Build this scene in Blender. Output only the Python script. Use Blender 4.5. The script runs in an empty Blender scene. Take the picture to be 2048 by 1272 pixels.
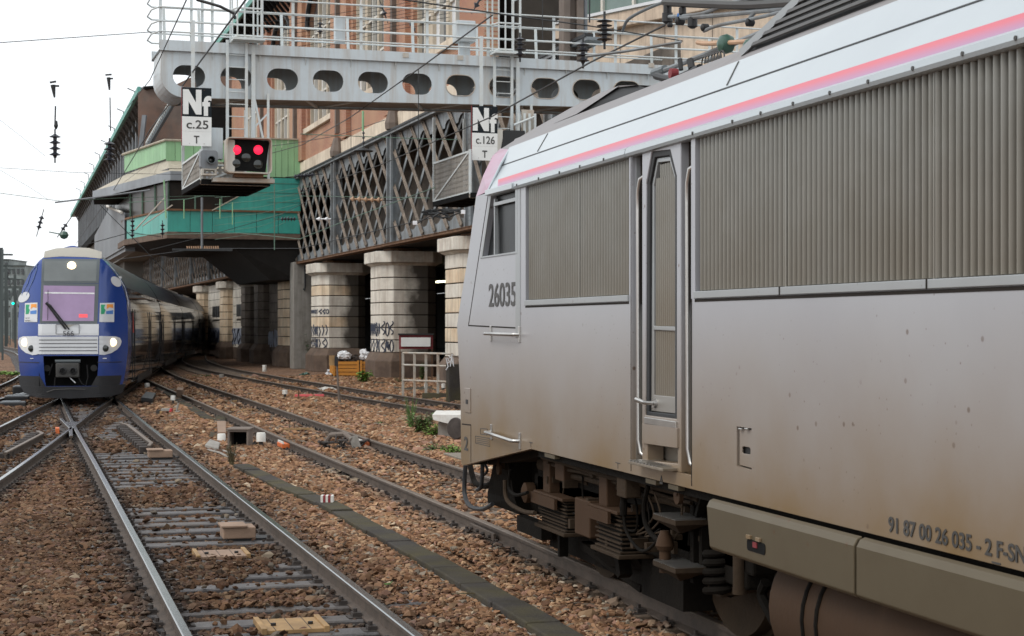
import bpy, bmesh, math, random
import numpy as np
from mathutils import Vector, Matrix, geometry
random.seed(7); rng = np.random.default_rng(7)
sc = bpy.context.scene
COL = sc.collection
R = math.radians
# ------------------------------------------------------------------ camera
F = 3400.0; H = 2.1; HZ = 652.0
TH = math.atan(949 / 3400)
fw = Vector((math.sin(TH), math.cos(TH), 0)); rt = Vector((math.cos(TH), -math.sin(TH), 0)); up = Vector((0, 0, 1))
CAM = Vector((0, 0, H))
cd = bpy.data.cameras.new('camera'); cam = bpy.data.objects.new('camera', cd); COL.objects.link(cam)
cam.location = CAM; cam.rotation_euler = (R(90), 0, -TH)
cd.sensor_width = 36; cd.lens = F / 2048 * 36; cd.shift_y = 16 / 2048; cd.clip_end = 5000; cd.clip_start = .1
cd.dof.use_dof = True; cd.dof.focus_distance = 15; cd.dof.aperture_fstop = 9
sc.camera = cam
# ------------------------------------------------------------------ sky, sun, exposure (overcast day)
w = bpy.data.worlds.new('World'); sc.world = w; w.use_nodes = True
nt = w.node_tree; nt.nodes.clear()
SUN_EL, SUN_AZ = R(46), R(-108)      # azimuth from +Y, negative = to the left of the tracks
sky = nt.nodes.new('ShaderNodeTexSky'); sky.sky_type = 'NISHITA'; sky.sun_disc = False
sky.sun_elevation = SUN_EL; sky.sun_rotation = SUN_AZ
sky.air_density = 1.0; sky.dust_density = 3.0
mx = nt.nodes.new('ShaderNodeMix'); mx.data_type = 'RGBA'; mx.inputs[0].default_value = .84
mx.inputs[7].default_value = (12.5, 12.9, 13.2, 1)       # the cloud layer
bg = nt.nodes.new('ShaderNodeBackground'); bg.inputs[1].default_value = .1
out = nt.nodes.new('ShaderNodeOutputWorld')
nt.links.new(sky.outputs[0], mx.inputs[6]); nt.links.new(mx.outputs[2], bg.inputs[0]); nt.links.new(bg.outputs[0], out.inputs[0])
sl = bpy.data.lights.new('sun', 'SUN'); sl.energy = 1.15; sl.angle = R(25); sl.color = (1, .96, .9)
so = bpy.data.objects.new('sun', sl); COL.objects.link(so)
sd = Vector((math.sin(SUN_AZ) * math.cos(SUN_EL), math.cos(SUN_AZ) * math.cos(SUN_EL), math.sin(SUN_EL)))
so.rotation_euler = sd.to_track_quat('Z', 'Y').to_euler()
vs = sc.view_settings; vs.view_transform = 'Standard'; vs.look = 'None'; vs.gamma = 1; vs.exposure = .1; vs.use_curve_mapping = False
sc.cycles.max_bounces = 6; sc.cycles.diffuse_bounces = 3; sc.cycles.glossy_bounces = 3; sc.cycles.transparent_max_bounces = 8
sc.cycles.use_denoising = True

# ------------------------------------------------------------------ measuring helpers: a photo pixel seen on a real plane
def P(u, v, d): return CAM + fw * d + rt * ((u - 1024) / F * d) + up * ((HZ - v) / F * d)
def G(u, v, z=0): return P(u, v, F * (H - z) / (v - HZ))
def PX(u, v, X):
    r = fw + rt * ((u - 1024) / F) + up * ((HZ - v) / F); return CAM + r * (X / r.x)
PHI = math.atan(1048 / 3400)
ey = fw * math.cos(PHI) - rt * math.sin(PHI); ex = rt * math.cos(PHI) + fw * math.sin(PHI)
MB_B = Matrix(((ex.x, ey.x, 0, 0), (ex.y, ey.y, 0, 0), (0, 0, 1, 0), (0, 0, 0, 1)))     # building frame: x across, y along the viaduct
def BP(u, v, x):                     # pixel -> (y, z) on the building plane x
    r = fw + rt * ((u - 1024) / F) + up * ((HZ - v) / F); k = x / r.dot(ex); p = r * k
    return p.dot(ey), H + p.z
def BY(u, x): return BP(u, 600, x)[0]

# ------------------------------------------------------------------ materials
MATS = {}
def mat(name, c, rough=.7, metal=0, var=.18, vs_=3.0, bump=.0, bs=40, dirt=None, dn=.5, ds=1.2, streak=None, grad=None, emit=None, es=1, spec=.5, fine=0, coat=0, side=0, specks=0):
    """procedural paint / stone / metal: base colour with noise, blotches of dirt, vertical streaks, real mud up to a height"""
    if name in MATS: return MATS[name]
    m = bpy.data.materials.new(name); m.use_nodes = True; t = m.node_tree; N = t.nodes; L = t.links
    b = N['Principled BSDF']; b.inputs['Roughness'].default_value = rough; b.inputs['Metallic'].default_value = metal
    b.inputs['Specular IOR Level'].default_value = spec
    if coat: b.inputs['Coat Weight'].default_value = coat; b.inputs['Coat Roughness'].default_value = .1
    g = N.new('ShaderNodeNewGeometry'); pos = g.outputs['Position']
    def noise(scale, det=4, vec=None, rgh=.55):
        n = N.new('ShaderNodeTexNoise'); n.inputs['Scale'].default_value = scale; n.inputs['Detail'].default_value = det; n.inputs['Roughness'].default_value = rgh
        L.new(vec or pos, n.inputs['Vector']); return n.outputs['Fac']
    def ramp(f, a, bb):
        r = N.new('ShaderNodeMapRange'); r.inputs[1].default_value = a; r.inputs[2].default_value = bb; L.new(f, r.inputs[0]); return r.outputs[0]
    def mul(f, k):
        q = N.new('ShaderNodeMath'); q.operation = 'MULTIPLY'; L.new(f, q.inputs[0])
        if isinstance(k, float) or isinstance(k, int): q.inputs[1].default_value = k
        else: L.new(k, q.inputs[1])
        return q.outputs[0]
    def mixc(f, a, c2):
        q = N.new('ShaderNodeMix'); q.data_type = 'RGBA'
        L.new(f, q.inputs[0])
        if isinstance(a, tuple): q.inputs[6].default_value = (*a, 1)
        else: L.new(a, q.inputs[6])
        q.inputs[7].default_value = (*c2, 1); return q.outputs[2]
    lo = tuple(x * (1 - var) for x in c); hi = tuple(min(1, x * (1 + var)) for x in c)
    col = mixc(ramp(noise(vs_, 5), .3, .7), lo, hi)
    if fine: col = mixc(mul(ramp(noise(fine, 3), .45, .8), .5), col, tuple(x * .55 for x in c))
    if dirt: col = mixc(mul(ramp(noise(ds, 6, rgh=.65), .42, .68), dn), col, dirt)
    if streak:
        mp = N.new('ShaderNodeMapping'); mp.inputs['Scale'].default_value = (3.5, 3.5, .25); L.new(pos, mp.inputs[0])
        col = mixc(mul(ramp(noise(1.6, 5, mp.outputs[0], .6), .45, .72), streak[1]), col, streak[0])
    if side:      # shade under the girder, with blotchy soot, painted into each pier's inner side
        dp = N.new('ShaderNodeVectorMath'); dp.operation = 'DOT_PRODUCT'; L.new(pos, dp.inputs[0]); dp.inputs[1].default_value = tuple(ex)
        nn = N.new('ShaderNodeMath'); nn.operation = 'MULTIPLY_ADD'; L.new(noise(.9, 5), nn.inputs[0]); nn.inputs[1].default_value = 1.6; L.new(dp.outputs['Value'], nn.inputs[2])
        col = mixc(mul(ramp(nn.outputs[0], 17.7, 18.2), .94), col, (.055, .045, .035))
    if grad:      # (z0, z1, colour, strength): mud thrown up from below
        sx = N.new('ShaderNodeSeparateXYZ'); L.new(pos, sx.inputs[0])
        r = ramp(sx.outputs[2], grad[1], grad[0])
        nn = ramp(noise(1.3, 5), .2, .8)
        a = N.new('ShaderNodeMath'); a.operation = 'MULTIPLY_ADD'; L.new(nn, a.inputs[0]); a.inputs[1].default_value = .5; a.inputs[2].default_value = .6
        col = mixc(mul(mul(r, a.outputs[0]), grad[3]), col, grad[2])
    if specks:    # flung dirt and oil spots
        for sc_, th_, kk in ((6, .1, .8), (15, .11, .55)):
            vo = N.new('ShaderNodeTexVoronoi'); vo.inputs['Scale'].default_value = sc_; L.new(pos, vo.inputs['Vector'])
            col = mixc(mul(mul(ramp(vo.outputs['Distance'], th_, th_ * .55), ramp(noise(1.1, 3), .45, .6)), kk), col, (.11, .06, .035))
    L.new(col, b.inputs['Base Color'])
    if bump:
        bp_ = N.new('ShaderNodeBump'); bp_.inputs['Strength'].default_value = bump; bp_.inputs['Distance'].default_value = .02
        L.new(noise(bs, 5), bp_.inputs['Height']); L.new(bp_.outputs[0], b.inputs['Normal'])
    if emit:
        b.inputs['Emission Color'].default_value = (*emit, 1); b.inputs['Emission Strength'].default_value = es
    MATS[name] = m; return m
def glass(name, c, rough=.08, spec=.5, var=.1):
    return mat(name, c, rough, 0, var, 2, spec=spec)

M = {}
M['rail_side'] = mat('rail_side', (.075, .055, .042), .8, 0, .3, 6, .3, 60)
M['rail_head'] = mat('rail_head', (.27, .285, .29), .22, 1, .1, 8)
M['rail_head_dull'] = mat('rail_head_dull', (.16, .12, .09), .5, .5, .25, 8)
M['sleeper'] = mat('sleeper', (.078, .073, .074), .55, 0, .3, 5, .5, 30, dirt=(.1, .075, .055), dn=.6, ds=3)
M['sleeper_brown'] = mat('sleeper_brown', (.17, .125, .09), .85, 0, .3, 5, .5, 30, dirt=(.07, .06, .05), dn=.7, ds=3)
M['chair'] = mat('chair', (.055, .045, .04), .75, .3, .3, 10, .3)
M['concrete_dark'] = mat('concrete_dark', (.056, .05, .045), .9, 0, .25, 2, .5, 40, dirt=(.1, .085, .03), dn=.6, ds=1.1, fine=30, spec=.15)
M['concrete'] = mat('concrete', (.33, .31, .28), .9, 0, .15, 2, .3, 30, dirt=(.12, .11, .09), dn=.6, ds=2, streak=((.12, .1, .08), .5))
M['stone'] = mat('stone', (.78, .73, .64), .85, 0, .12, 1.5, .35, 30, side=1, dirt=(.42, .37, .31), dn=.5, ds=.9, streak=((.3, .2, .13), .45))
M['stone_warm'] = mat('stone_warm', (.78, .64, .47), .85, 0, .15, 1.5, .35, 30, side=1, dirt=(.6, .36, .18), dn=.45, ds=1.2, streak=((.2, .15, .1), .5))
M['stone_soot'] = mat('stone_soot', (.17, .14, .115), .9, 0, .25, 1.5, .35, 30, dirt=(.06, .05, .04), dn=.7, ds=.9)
M['stone_cap'] = mat('stone_cap', (.7, .66, .58), .85, 0, .12, 2, .3, 30, dirt=(.2, .16, .12), dn=.5, ds=1.4, streak=((.35, .17, .08), .4))
M['plinth'] = mat('plinth', (.115, .08, .06), .9, 0, .3, 2, .4, 30, dirt=(.24, .17, .12), dn=.4, ds=1.5)
M['joint'] = mat('joint', (.05, .042, .035), .95)
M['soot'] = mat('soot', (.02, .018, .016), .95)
M['girder'] = mat('girder', (.235, .265, .285), .6, .1, .2, 2, .15, 30, dirt=(.1, .085, .07), dn=.7, ds=1.3, streak=((.1, .07, .05), .4))
M['girder_bar'] = mat('girder_bar', (.25, .205, .165), .75, 0, .25, 3, .2, 30, dirt=(.1, .085, .075), dn=.5, ds=2)
M['rust'] = mat('rust', (.16, .085, .045), .9, 0, .3, 3, .3)
M['gantry'] = mat('gantry', (.55, .61, .64), .5, .1, .07, 1.5, .05, 30, dirt=(.36, .38, .38), dn=.4, ds=1.5, streak=((.33, .24, .15), .45))
M['gantry_rail'] = mat('gantry_rail', (.6, .65, .66), .5, .1, .08, 3, dirt=(.38, .32, .22), dn=.4, ds=3)
M['rusty_white'] = mat('rusty_white', (.5, .48, .43), .7, .05, .12, 3, dirt=(.33, .2, .11), dn=.65, ds=3)
M['black'] = mat('black', (.012, .012, .013), .5)
M['black_matt'] = mat('black_matt', (.012, .012, .012), .95, spec=.1)
M['sign_white'] = mat('sign_white', (.75, .76, .74), .4, 0, .05)
M['sign_black'] = mat('sign_black', (.01, .014, .018), .5, spec=.15)
M['teal'] = mat('teal', (.05, .38, .31), .4, 0, .15, .6, dirt=(.03, .2, .17), dn=.5, ds=.5, streak=((.04, .2, .17), .4))
M['mint'] = mat('mint', (.27, .5, .27), .5, 0, .1, .8, streak=((.16, .3, .17), .4))
M['beige_metal'] = mat('beige_metal', (.42, .38, .3), .7, 0, .12, .5, streak=((.2, .17, .13), .6))
M['grey_fascia'] = mat('grey_fascia', (.27, .3, .33), .6, 0, .15, .5, dirt=(.12, .12, .12), dn=.4, ds=.4)
M['cabin_glass'] = mat('cabin_glass', (.02, .017, .014), .3, 0, .5, .4, spec=.12, dirt=(.07, .04, .025), dn=.6, ds=.35)  # brown blotches are the reflection in the panes, put into the glass colour
M['panel_grey'] = mat('panel_grey', (.2, .22, .24), .6, 0, .2, .3, dirt=(.12, .12, .12), dn=.5, ds=.2, streak=((.1, .1, .1), .4))
M['far_wall'] = mat('far_wall', (.14, .135, .12), .9, 0, .3, .2, dirt=(.07, .06, .05), dn=.5, ds=.2)
M['far_window'] = glass('far_window', (.05, .055, .06), .2)
M['copper'] = mat('copper', (.12, .35, .3), .6, 0, .2, .5)
M['brown_wall'] = mat('brown_wall', (.13, .1, .085), .9, 0, .4, .4, dirt=(.3, .13, .07), dn=.4, ds=.3)
M['zinc'] = mat('zinc', (.12, .14, .15), .5, .2, .2, .3)
M['pipe_rust'] = mat('pipe_rust', (.15, .12, .1), .8, 0, .2, 2)
M['mullion'] = mat('mullion', (.66, .64, .58), .6, 0, .08, 2, dirt=(.4, .35, .28), dn=.3, ds=2)
M['pane'] = glass('pane', (.1, .115, .13), .04, .8)
M['blind'] = mat('blind', (.52, .45, .35), .8, 0, .15, 1, streak=((.35, .3, .23), .5))
M['pane_green'] = glass('pane_green', (.14, .2, .18), .08, .8)
M['beige_wall'] = mat('beige_wall', (.66, .54, .42), .9, 0, .1, 1.2, .2, 10, dirt=(.3, .22, .17), dn=.5, ds=.8, streak=((.22, .17, .13), .5))
M['band_stone'] = mat('band_stone', (.74, .64, .51), .9, 0, .1, 1, .2, 20, dirt=(.35, .27, .2), dn=.5, ds=.7, streak=((.3, .22, .15), .5))
# loco
MUD = (.17, .115, .065)
M['loco_side'] = mat('loco_side', (.395, .405, .43), .36, .25, .03, .5, dirt=(.35, .355, .385), dn=.6, ds=.6, grad=(1.1, 2.3, (.23, .15, .068), 1.0), specks=1)
M['loco_white'] = mat('loco_white', (.415, .465, .49), .3, .15, .03, 1, coat=.3, dirt=(.36, .4, .44), dn=.4, ds=.8)
M['loco_roof'] = mat('loco_roof', (.25, .24, .245), .55, .2, .12, 1.5, dirt=(.16, .14, .13), dn=.6, ds=1.5)
M['loco_rib'] = mat('loco_rib', (.255, .26, .245), .45, .3, .08, 2, grad=(2.1, 3.4, (.185, .155, .115), .9), dirt=(.17, .16, .135), dn=.5, ds=1.5)
M['loco_gap'] = mat('loco_gap', (.022, .018, .015), .8, spec=.2)
M['loco_frame'] = mat('loco_frame', (.34, .36, .37), .4, .3, .06, 2, grad=(.9, 2.4, (.2, .145, .085), .95), specks=1)
M['rubber'] = mat('rubber', (.02, .021, .023), .6)
M['steel'] = mat('steel', (.5, .49, .47), .3, .9, .1, 5)
M['skirt'] = mat('skirt', (.115, .094, .06), .45, .25, .06, 1.2, dirt=(.085, .065, .04), dn=.6, ds=1.2, grad=(.25, 1.0, (.1, .075, .045), .7), specks=1, spec=.25)
M['mud'] = mat('mud', (.05, .034, .022), .85, 0, .25, 3, .3, 30, dirt=(.022, .017, .012), dn=.7, ds=3, spec=.12)
M['mud_dark'] = mat('mud_dark', (.008, .0065, .005), .85, 0, .3, 3, .3, 30, spec=.1)
M['mark_grey'] = mat('mark_grey', (.05, .048, .045), .5)
M['tread'] = mat('tread', (.26, .22, .17), .5, .6, .2, 20)
M['tank'] = mat('tank', (.062, .035, .02), .7, 0, .2, 2, .1, 20, dirt=(.03, .02, .013), dn=.5, ds=2, spec=.12)
# regional train
M['blue'] = mat('blue', (.02, .06, .27), .22, .1, .1, 1, coat=.5, grad=(.3, 2.2, (.035, .06, .2), .6))
M['blue_pale'] = mat('blue_pale', (.22, .3, .5), .3, .1, .05, coat=.3)
M['cream'] = mat('cream', (.5, .48, .42), .5, 0, .06, 3, dirt=(.35, .33, .29), dn=.4, ds=3)
M['tr_white'] = mat('tr_white', (.66, .68, .7), .4, 0, .04, 3)
M['cab_glass'] = glass('cab_glass', (.012, .014, .015), .06, .35)
M['dim_glass'] = mat('dim_glass', (.018, .02, .021), .25, 0, .5, 3, spec=.05)
M['tr_glass'] = glass('tr_glass', (.17, .19, .19), .06, .6)
M['tr_wind'] = glass('tr_wind', (.36, .25, .42), .05, .6)
M['tr_dark'] = mat('tr_dark', (.02, .02, .022), .7, 0, .2, 3)
M['tr_side'] = mat('tr_side', (.012, .013, .018), .035, .0, .15, 2, spec=.6)
M['tr_roof'] = mat('tr_roof', (.05, .055, .07), .35, 0, .2, 2)
M['grey_line'] = mat('grey_line', (.12, .12, .13), .6)
M['lamp_on'] = mat('lamp_on', (1, .9, .75), .4, emit=(1, .74, .4), es=2.2)
M['red_on'] = mat('red_on', (.8, .02, .08), .4, emit=(1, .015, .06), es=1.1)
M['red_soft'] = mat('red_soft', (.8, .1, .12), .4, emit=(1, .1, .12), es=.5)
M['lens_dark'] = mat('lens_dark', (.015, .02, .018), .12, spec=.8)
M['tube_on'] = mat('tube_on', (1, 1, .7), .4, emit=(1, .95, .55), es=5)
M['tube_white'] = mat('tube_white', (1, 1, 1), .4, emit=(1, .9, .8), es=7)
# small things
M['orange'] = mat('orange', (.72, .16, .035), .5, 0, .1, 6, dirt=(.3, .1, .04), dn=.4, ds=8)
M['crate'] = mat('crate', (.62, .26, .035), .7, 0, .15, 3, dirt=(.25, .12, .04), dn=.5, ds=3)
M['yellow'] = mat('yellow', (.34, .21, .09), .7, 0, .2, 5, dirt=(.2, .12, .05), dn=.6, ds=6)
M['tan_box'] = mat('tan_box', (.27, .18, .125), .8, 0, .15, 5, .2, 30, dirt=(.2, .14, .1), dn=.5, ds=6)
M['white_cap'] = mat('white_cap', (.68, .67, .63), .7, 0, .08, 6, dirt=(.4, .34, .26), dn=.4, ds=9)
M['red_pipe'] = mat('red_pipe', (.5, .045, .05), .5, 0, .15, 4, dirt=(.2, .05, .04), dn=.4, ds=6)
M['maroon'] = mat('maroon', (.2, .02, .025), .6)
M['leaf'] = mat('leaf', (.075, .14, .03), .7, 0, .35, 6)
M['leaf_dark'] = mat('leaf_dark', (.035, .07, .022), .7, 0, .4, 6)
M['leaf_bright'] = mat('leaf_bright', (.17, .3, .05), .7, 0, .3, 6)
M['stem'] = mat('stem', (.1, .08, .04), .8)
M['wire'] = mat('wire', (.03, .032, .034), .6, .3)
M['wire_green'] = mat('wire_green', (.12, .2, .15), .6, .3)
M['insul'] = mat('insul', (.02, .022, .03), .35)
M['insul_green'] = mat('insul_green', (.045, .1, .075), .3)
M['insul_tan'] = mat('insul_tan', (.45, .28, .17), .5)
M['plastic_white'] = mat('plastic_white', (.75, .76, .78), .5)
M['old_wood'] = mat('old_wood', (.24, .18, .12), .9, 0, .25, 4, .4, 40)
M['ink'] = mat('ink', (.05, .06, .09), .7)
M['ink_blue'] = mat('ink_blue', (.3, .33, .4), .7, 0, .1)
M['logo_green'] = mat('logo_green', (.02, .35, .16), .5)
M['logo_orange'] = mat('logo_orange', (.85, .33, .06), .5)
M['logo_blue'] = mat('logo_blue', (.08, .22, .55), .5)
M['distant'] = mat('distant', (.28, .33, .33), .9, 0, .35, .12, dirt=(.12, .14, .14), dn=.8, ds=.25)
M['distant_dark'] = mat('distant_dark', (.09, .11, .11), .9, 0, .3, .1)

# red / violet livery stripe: printed colours fade from salmon (top) to mauve (bottom)
def stripe_mat():
    m = bpy.data.materials.new('livery_stripe'); m.use_nodes = True; t = m.node_tree; b = t.nodes['Principled BSDF']
    b.inputs['Roughness'].default_value = .35
    g = t.nodes.new('ShaderNodeNewGeometry'); s = t.nodes.new('ShaderNodeSeparateXYZ'); t.links.new(g.outputs['Position'], s.inputs[0])
    r = t.nodes.new('ShaderNodeMapRange'); r.inputs[1].default_value = 3.34; r.inputs[2].default_value = 3.425; t.links.new(s.outputs[2], r.inputs[0])
    c = t.nodes.new('ShaderNodeValToRGB'); e = c.color_ramp.elements
    e[0].color = (.36, .2, .34, 1); e[1].color = (.58, .1, .14, 1); e[1].position = .75
    k = e.new(.35); k.color = (.44, .15, .26, 1)
    t.links.new(r.outputs[0], c.inputs[0]); t.links.new(c.outputs[0], b.inputs['Base Color']); return m
M['stripe'] = stripe_mat()
M['pink'] = mat('pink', (.42, .24, .32), .35, .1, .12, 1.2, dirt=(.45, .38, .45), dn=.6, ds=2)
def brick_mat():
    m = bpy.data.materials.new('brick'); m.use_nodes = True; t = m.node_tree; N = t.nodes; L = t.links; b = N['Principled BSDF']; b.inputs['Roughness'].default_value = .9
    tc = N.new('ShaderNodeTexCoord'); mp = N.new('ShaderNodeMapping')
    # object coordinates of the wall: y along the wall, z up -> brick texture x, y
    s = N.new('ShaderNodeSeparateXYZ'); c = N.new('ShaderNodeCombineXYZ'); L.new(tc.outputs['Object'], s.inputs[0])
    L.new(s.outputs[1], c.inputs[0]); L.new(s.outputs[2], c.inputs[1])
    br = N.new('ShaderNodeTexBrick'); L.new(c.outputs[0], br.inputs['Vector'])
    br.inputs['Scale'].default_value = 1; br.inputs['Brick Width'].default_value = .24; br.inputs['Row Height'].default_value = .075; br.inputs['Mortar Size'].default_value = .012
    br.inputs['Color1'].default_value = (.4, .155, .085, 1); br.inputs['Color2'].default_value = (.31, .11, .07, 1); br.inputs['Mortar'].default_value = (.4, .3, .22, 1)
    n = N.new('ShaderNodeTexNoise'); n.inputs['Scale'].default_value = .35; n.inputs['Detail'].default_value = 5; L.new(tc.outputs['Object'], n.inputs['Vector'])
    q = N.new('ShaderNodeMix'); q.data_type = 'RGBA'; r = N.new('ShaderNodeMapRange'); r.inputs[1].default_value = .42; r.inputs[2].default_value = .62; r.inputs[4].default_value = .55
    L.new(n.outputs[0], r.inputs[0]); L.new(r.outputs[0], q.inputs[0]); L.new(br.outputs[0], q.inputs[6]); q.inputs[7].default_value = (.5, .32, .2, 1)
    L.new(q.outputs[2], b.inputs['Base Color'])
    bu = N.new('ShaderNodeBump'); bu.inputs['Strength'].default_value = .4; bu.inputs['Distance'].default_value = .01; bu.invert = True
    L.new(br.outputs['Fac'], bu.inputs['Height']); L.new(bu.outputs[0], b.inputs['Normal']); return m
M['brick'] = brick_mat()

# ------------------------------------------------------------------ object helpers
ROOT = {}
def thing(name, label, cat, loc=(0, 0, 0), rz=0, group=None):
    o = bpy.data.objects.new(name, None); COL.objects.link(o); o.location = loc; o.rotation_euler = (0, 0, rz)
    o.empty_display_size = .3
    ROOT[o.name] = Matrix.Translation(Vector(loc)) @ Matrix.Rotation(rz, 4, 'Z')
    o['label'] = label; o['category'] = cat
    if group: o['group'] = group
    return o
def tag(o, label=None, cat=None, group=None, kind=None):
    if label: o['label'] = label
    if cat: o['category'] = cat
    if group: o['group'] = group
    if kind: o['kind'] = kind
    return o
class MB:
    """collects boxes, bars, tubes, plates ... and links them as ONE mesh object"""
    def __init__(s, M4=None): s.v = []; s.f = []; s.M = M4
    def add(s, vs_, fs):
        k = len(s.v)
        s.v += [Vector(p) for p in vs_]; s.f += [[i + k for i in f] for f in fs]; return s
    def box(s, x0, x1, y0, y1, z0, z1):
        return s.add([(x, y, z) for z in (z0, z1) for y in (y0, y1) for x in (x0, x1)],
                     [(0, 2, 3, 1), (4, 5, 7, 6), (0, 1, 5, 4), (2, 6, 7, 3), (0, 4, 6, 2), (1, 3, 7, 5)])
    def bar(s, a, b, w_=.05, h_=.05, upv=(0, 0, 1)):
        a = Vector(a); b = Vector(b); d = (b - a).normalized(); u = Vector(upv)
        if abs(d.dot(u)) > .98: u = Vector((0, 1, 0)) if abs(d.y) < .9 else Vector((1, 0, 0))
        x = d.cross(u).normalized() * (w_ / 2); y = x.cross(d).normalized() * (h_ / 2)
        p = [a - x - y, a + x - y, a + x + y, a - x + y]; q = [k + (b - a) for k in p]
        return s.add(p + q, [(0, 1, 2, 3), (7, 6, 5, 4), (0, 4, 5, 1), (1, 5, 6, 2), (2, 6, 7, 3), (3, 7, 4, 0)])
    def tube(s, pts, r=.02, n=8, caps=True):
        pts = [Vector(p) for p in pts]; rs = r if isinstance(r, (list, tuple)) else [r] * len(pts); rings = []; px = None
        for i, p in enumerate(pts):
            d = (pts[min(i + 1, len(pts) - 1)] - pts[max(i - 1, 0)]).normalized()
            if px is None: u = Vector((0, 0, 1)) if abs(d.z) < .9 else Vector((1, 0, 0)); px = d.cross(u).normalized()
            else: px = (px - d * px.dot(d)).normalized()
            py = d.cross(px)
            rings.append([p + (px * math.cos(t) + py * math.sin(t)) * rs[i] for t in (2 * math.pi * k / n for k in range(n))])
        vs_ = [q for r_ in rings for q in r_]
        fs = [(i * n + k, i * n + (k + 1) % n, (i + 1) * n + (k + 1) % n, (i + 1) * n + k) for i in range(len(pts) - 1) for k in range(n)]
        if caps: fs += [tuple(range(n))[::-1], tuple((len(pts) - 1) * n + k for k in range(n))]
        return s.add(vs_, fs)
    def lathe(s, prof, c=(0, 0, 0), axis='Z', n=16):
        """prof: list of (radius, height along axis)"""
        c = Vector(c); A = {'Z': ((1, 0, 0), (0, 1, 0), (0, 0, 1)), 'X': ((0, 1, 0), (0, 0, 1), (1, 0, 0)), 'Y': ((0, 0, 1), (1, 0, 0), (0, 1, 0))}
        if isinstance(axis, str): a, b, d = [Vector(q) for q in A[axis]]
        else:
            d = Vector(axis).normalized(); a = d.orthogonal().normalized(); b = d.cross(a)
        vs_ = [c + (a * math.cos(2 * math.pi * k / n) + b * math.sin(2 * math.pi * k / n)) * r + d * h for r, h in prof for k in range(n)]
        m = len(prof)
        fs = [(i * n + k, i * n + (k + 1) % n, (i + 1) * n + (k + 1) % n, (i + 1) * n + k) for i in range(m - 1) for k in range(n)]
        fs += [tuple(range(n))[::-1], tuple((m - 1) * n + k for k in range(n))]
        return s.add(vs_, fs)
    def plate(s, outer, holes=(), t=.02, o=(0, 0, 0), a=(1, 0, 0), b=(0, 1, 0), fn=None):
        """polygon with holes in the plane o + p*a + q*b, thickness t along a x b"""
        o, a, b = Vector(o), Vector(a), Vector(b); n = a.cross(b).normalized()
        def area(l): return sum(l[i][0] * l[(i + 1) % len(l)][1] - l[(i + 1) % len(l)][0] * l[i][1] for i in range(len(l)))
        outer = list(outer); outer = outer if area(outer) > 0 else outer[::-1]
        hs = [list(h) if area(h) < 0 else list(h)[::-1] for h in holes]
        loops = [outer] + hs; flat = [p for l in loops for p in l]
        tri = geometry.tessellate_polygon([[Vector((p[0], p[1], 0)) for p in l] for l in loops])
        mp = fn or (lambda p, q: o + a * p + b * q)
        N_ = len(flat); base = [mp(*p) for p in flat]
        vs_ = [p + n * (t / 2) for p in base] + [p - n * (t / 2) for p in base]
        fs = []
        for T_ in tri:
            p0, p1, p2 = [flat[i] for i in T_]
            cr = (p1[0] - p0[0]) * (p2[1] - p0[1]) - (p1[1] - p0[1]) * (p2[0] - p0[0])
            T_ = tuple(T_) if cr > 0 else tuple(T_)[::-1]
            fs += [T_, tuple(i + N_ for i in T_[::-1])]
        k = 0
        for l in loops:
            m = len(l); fs += [(k + i, k + i + N_, k + (i + 1) % m + N_, k + (i + 1) % m) for i in range(m)]; k += m
        return s.add(vs_, fs)
    def build(s, name, m, parent=None, smooth=False, bevel=0, label=None, seg=2):
        vs_ = [s.M @ p for p in s.v] if s.M else s.v
        if parent is not None:
            q = parent
            while q.name not in ROOT: q = q.parent
            I = ROOT[q.name].inverted(); vs_ = [I @ p for p in vs_]
        me = bpy.data.meshes.new(name); me.from_pydata([tuple(p) for p in vs_], [], s.f); me.materials.append(m)
        if smooth: me.polygons.foreach_set('use_smooth', [True] * len(me.polygons))
        o = bpy.data.objects.new(name, me); COL.objects.link(o)
        if parent is not None: o.parent = parent
        if bevel:
            b = o.modifiers.new('bevel', 'BEVEL'); b.width = bevel; b.segments = seg; b.limit_method = 'ANGLE'; b.angle_limit = R(35)
        if smooth == 'auto' or (smooth and True):
            me.set_sharp_from_angle(angle=R(38))
        if label: o['label'] = label
        return o
def setroot(o, M4): ROOT[o.name] = M4
def single(mb, name, m, label, cat, group=None, kind=None, **k):
    o = mb.build(name, m, **k); tag(o, label, cat, group, kind); return o
def copy_tree(o, parent=None):
    c = o.copy(); COL.objects.link(c); c.parent = parent
    for ch in list(o.children): copy_tree(ch, c)
    return c
def rrect(x0, x1, y0, y1, r, n=5):
    pts = []
    for cx, cy, a0 in ((x1 - r, y1 - r, 0), (x0 + r, y1 - r, 90), (x0 + r, y0 + r, 180), (x1 - r, y0 + r, 270)):
        pts += [(cx + r * math.cos(R(a0 + 90 * k / n)), cy + r * math.sin(R(a0 + 90 * k / n))) for k in range(n + 1)]
    return pts
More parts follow.
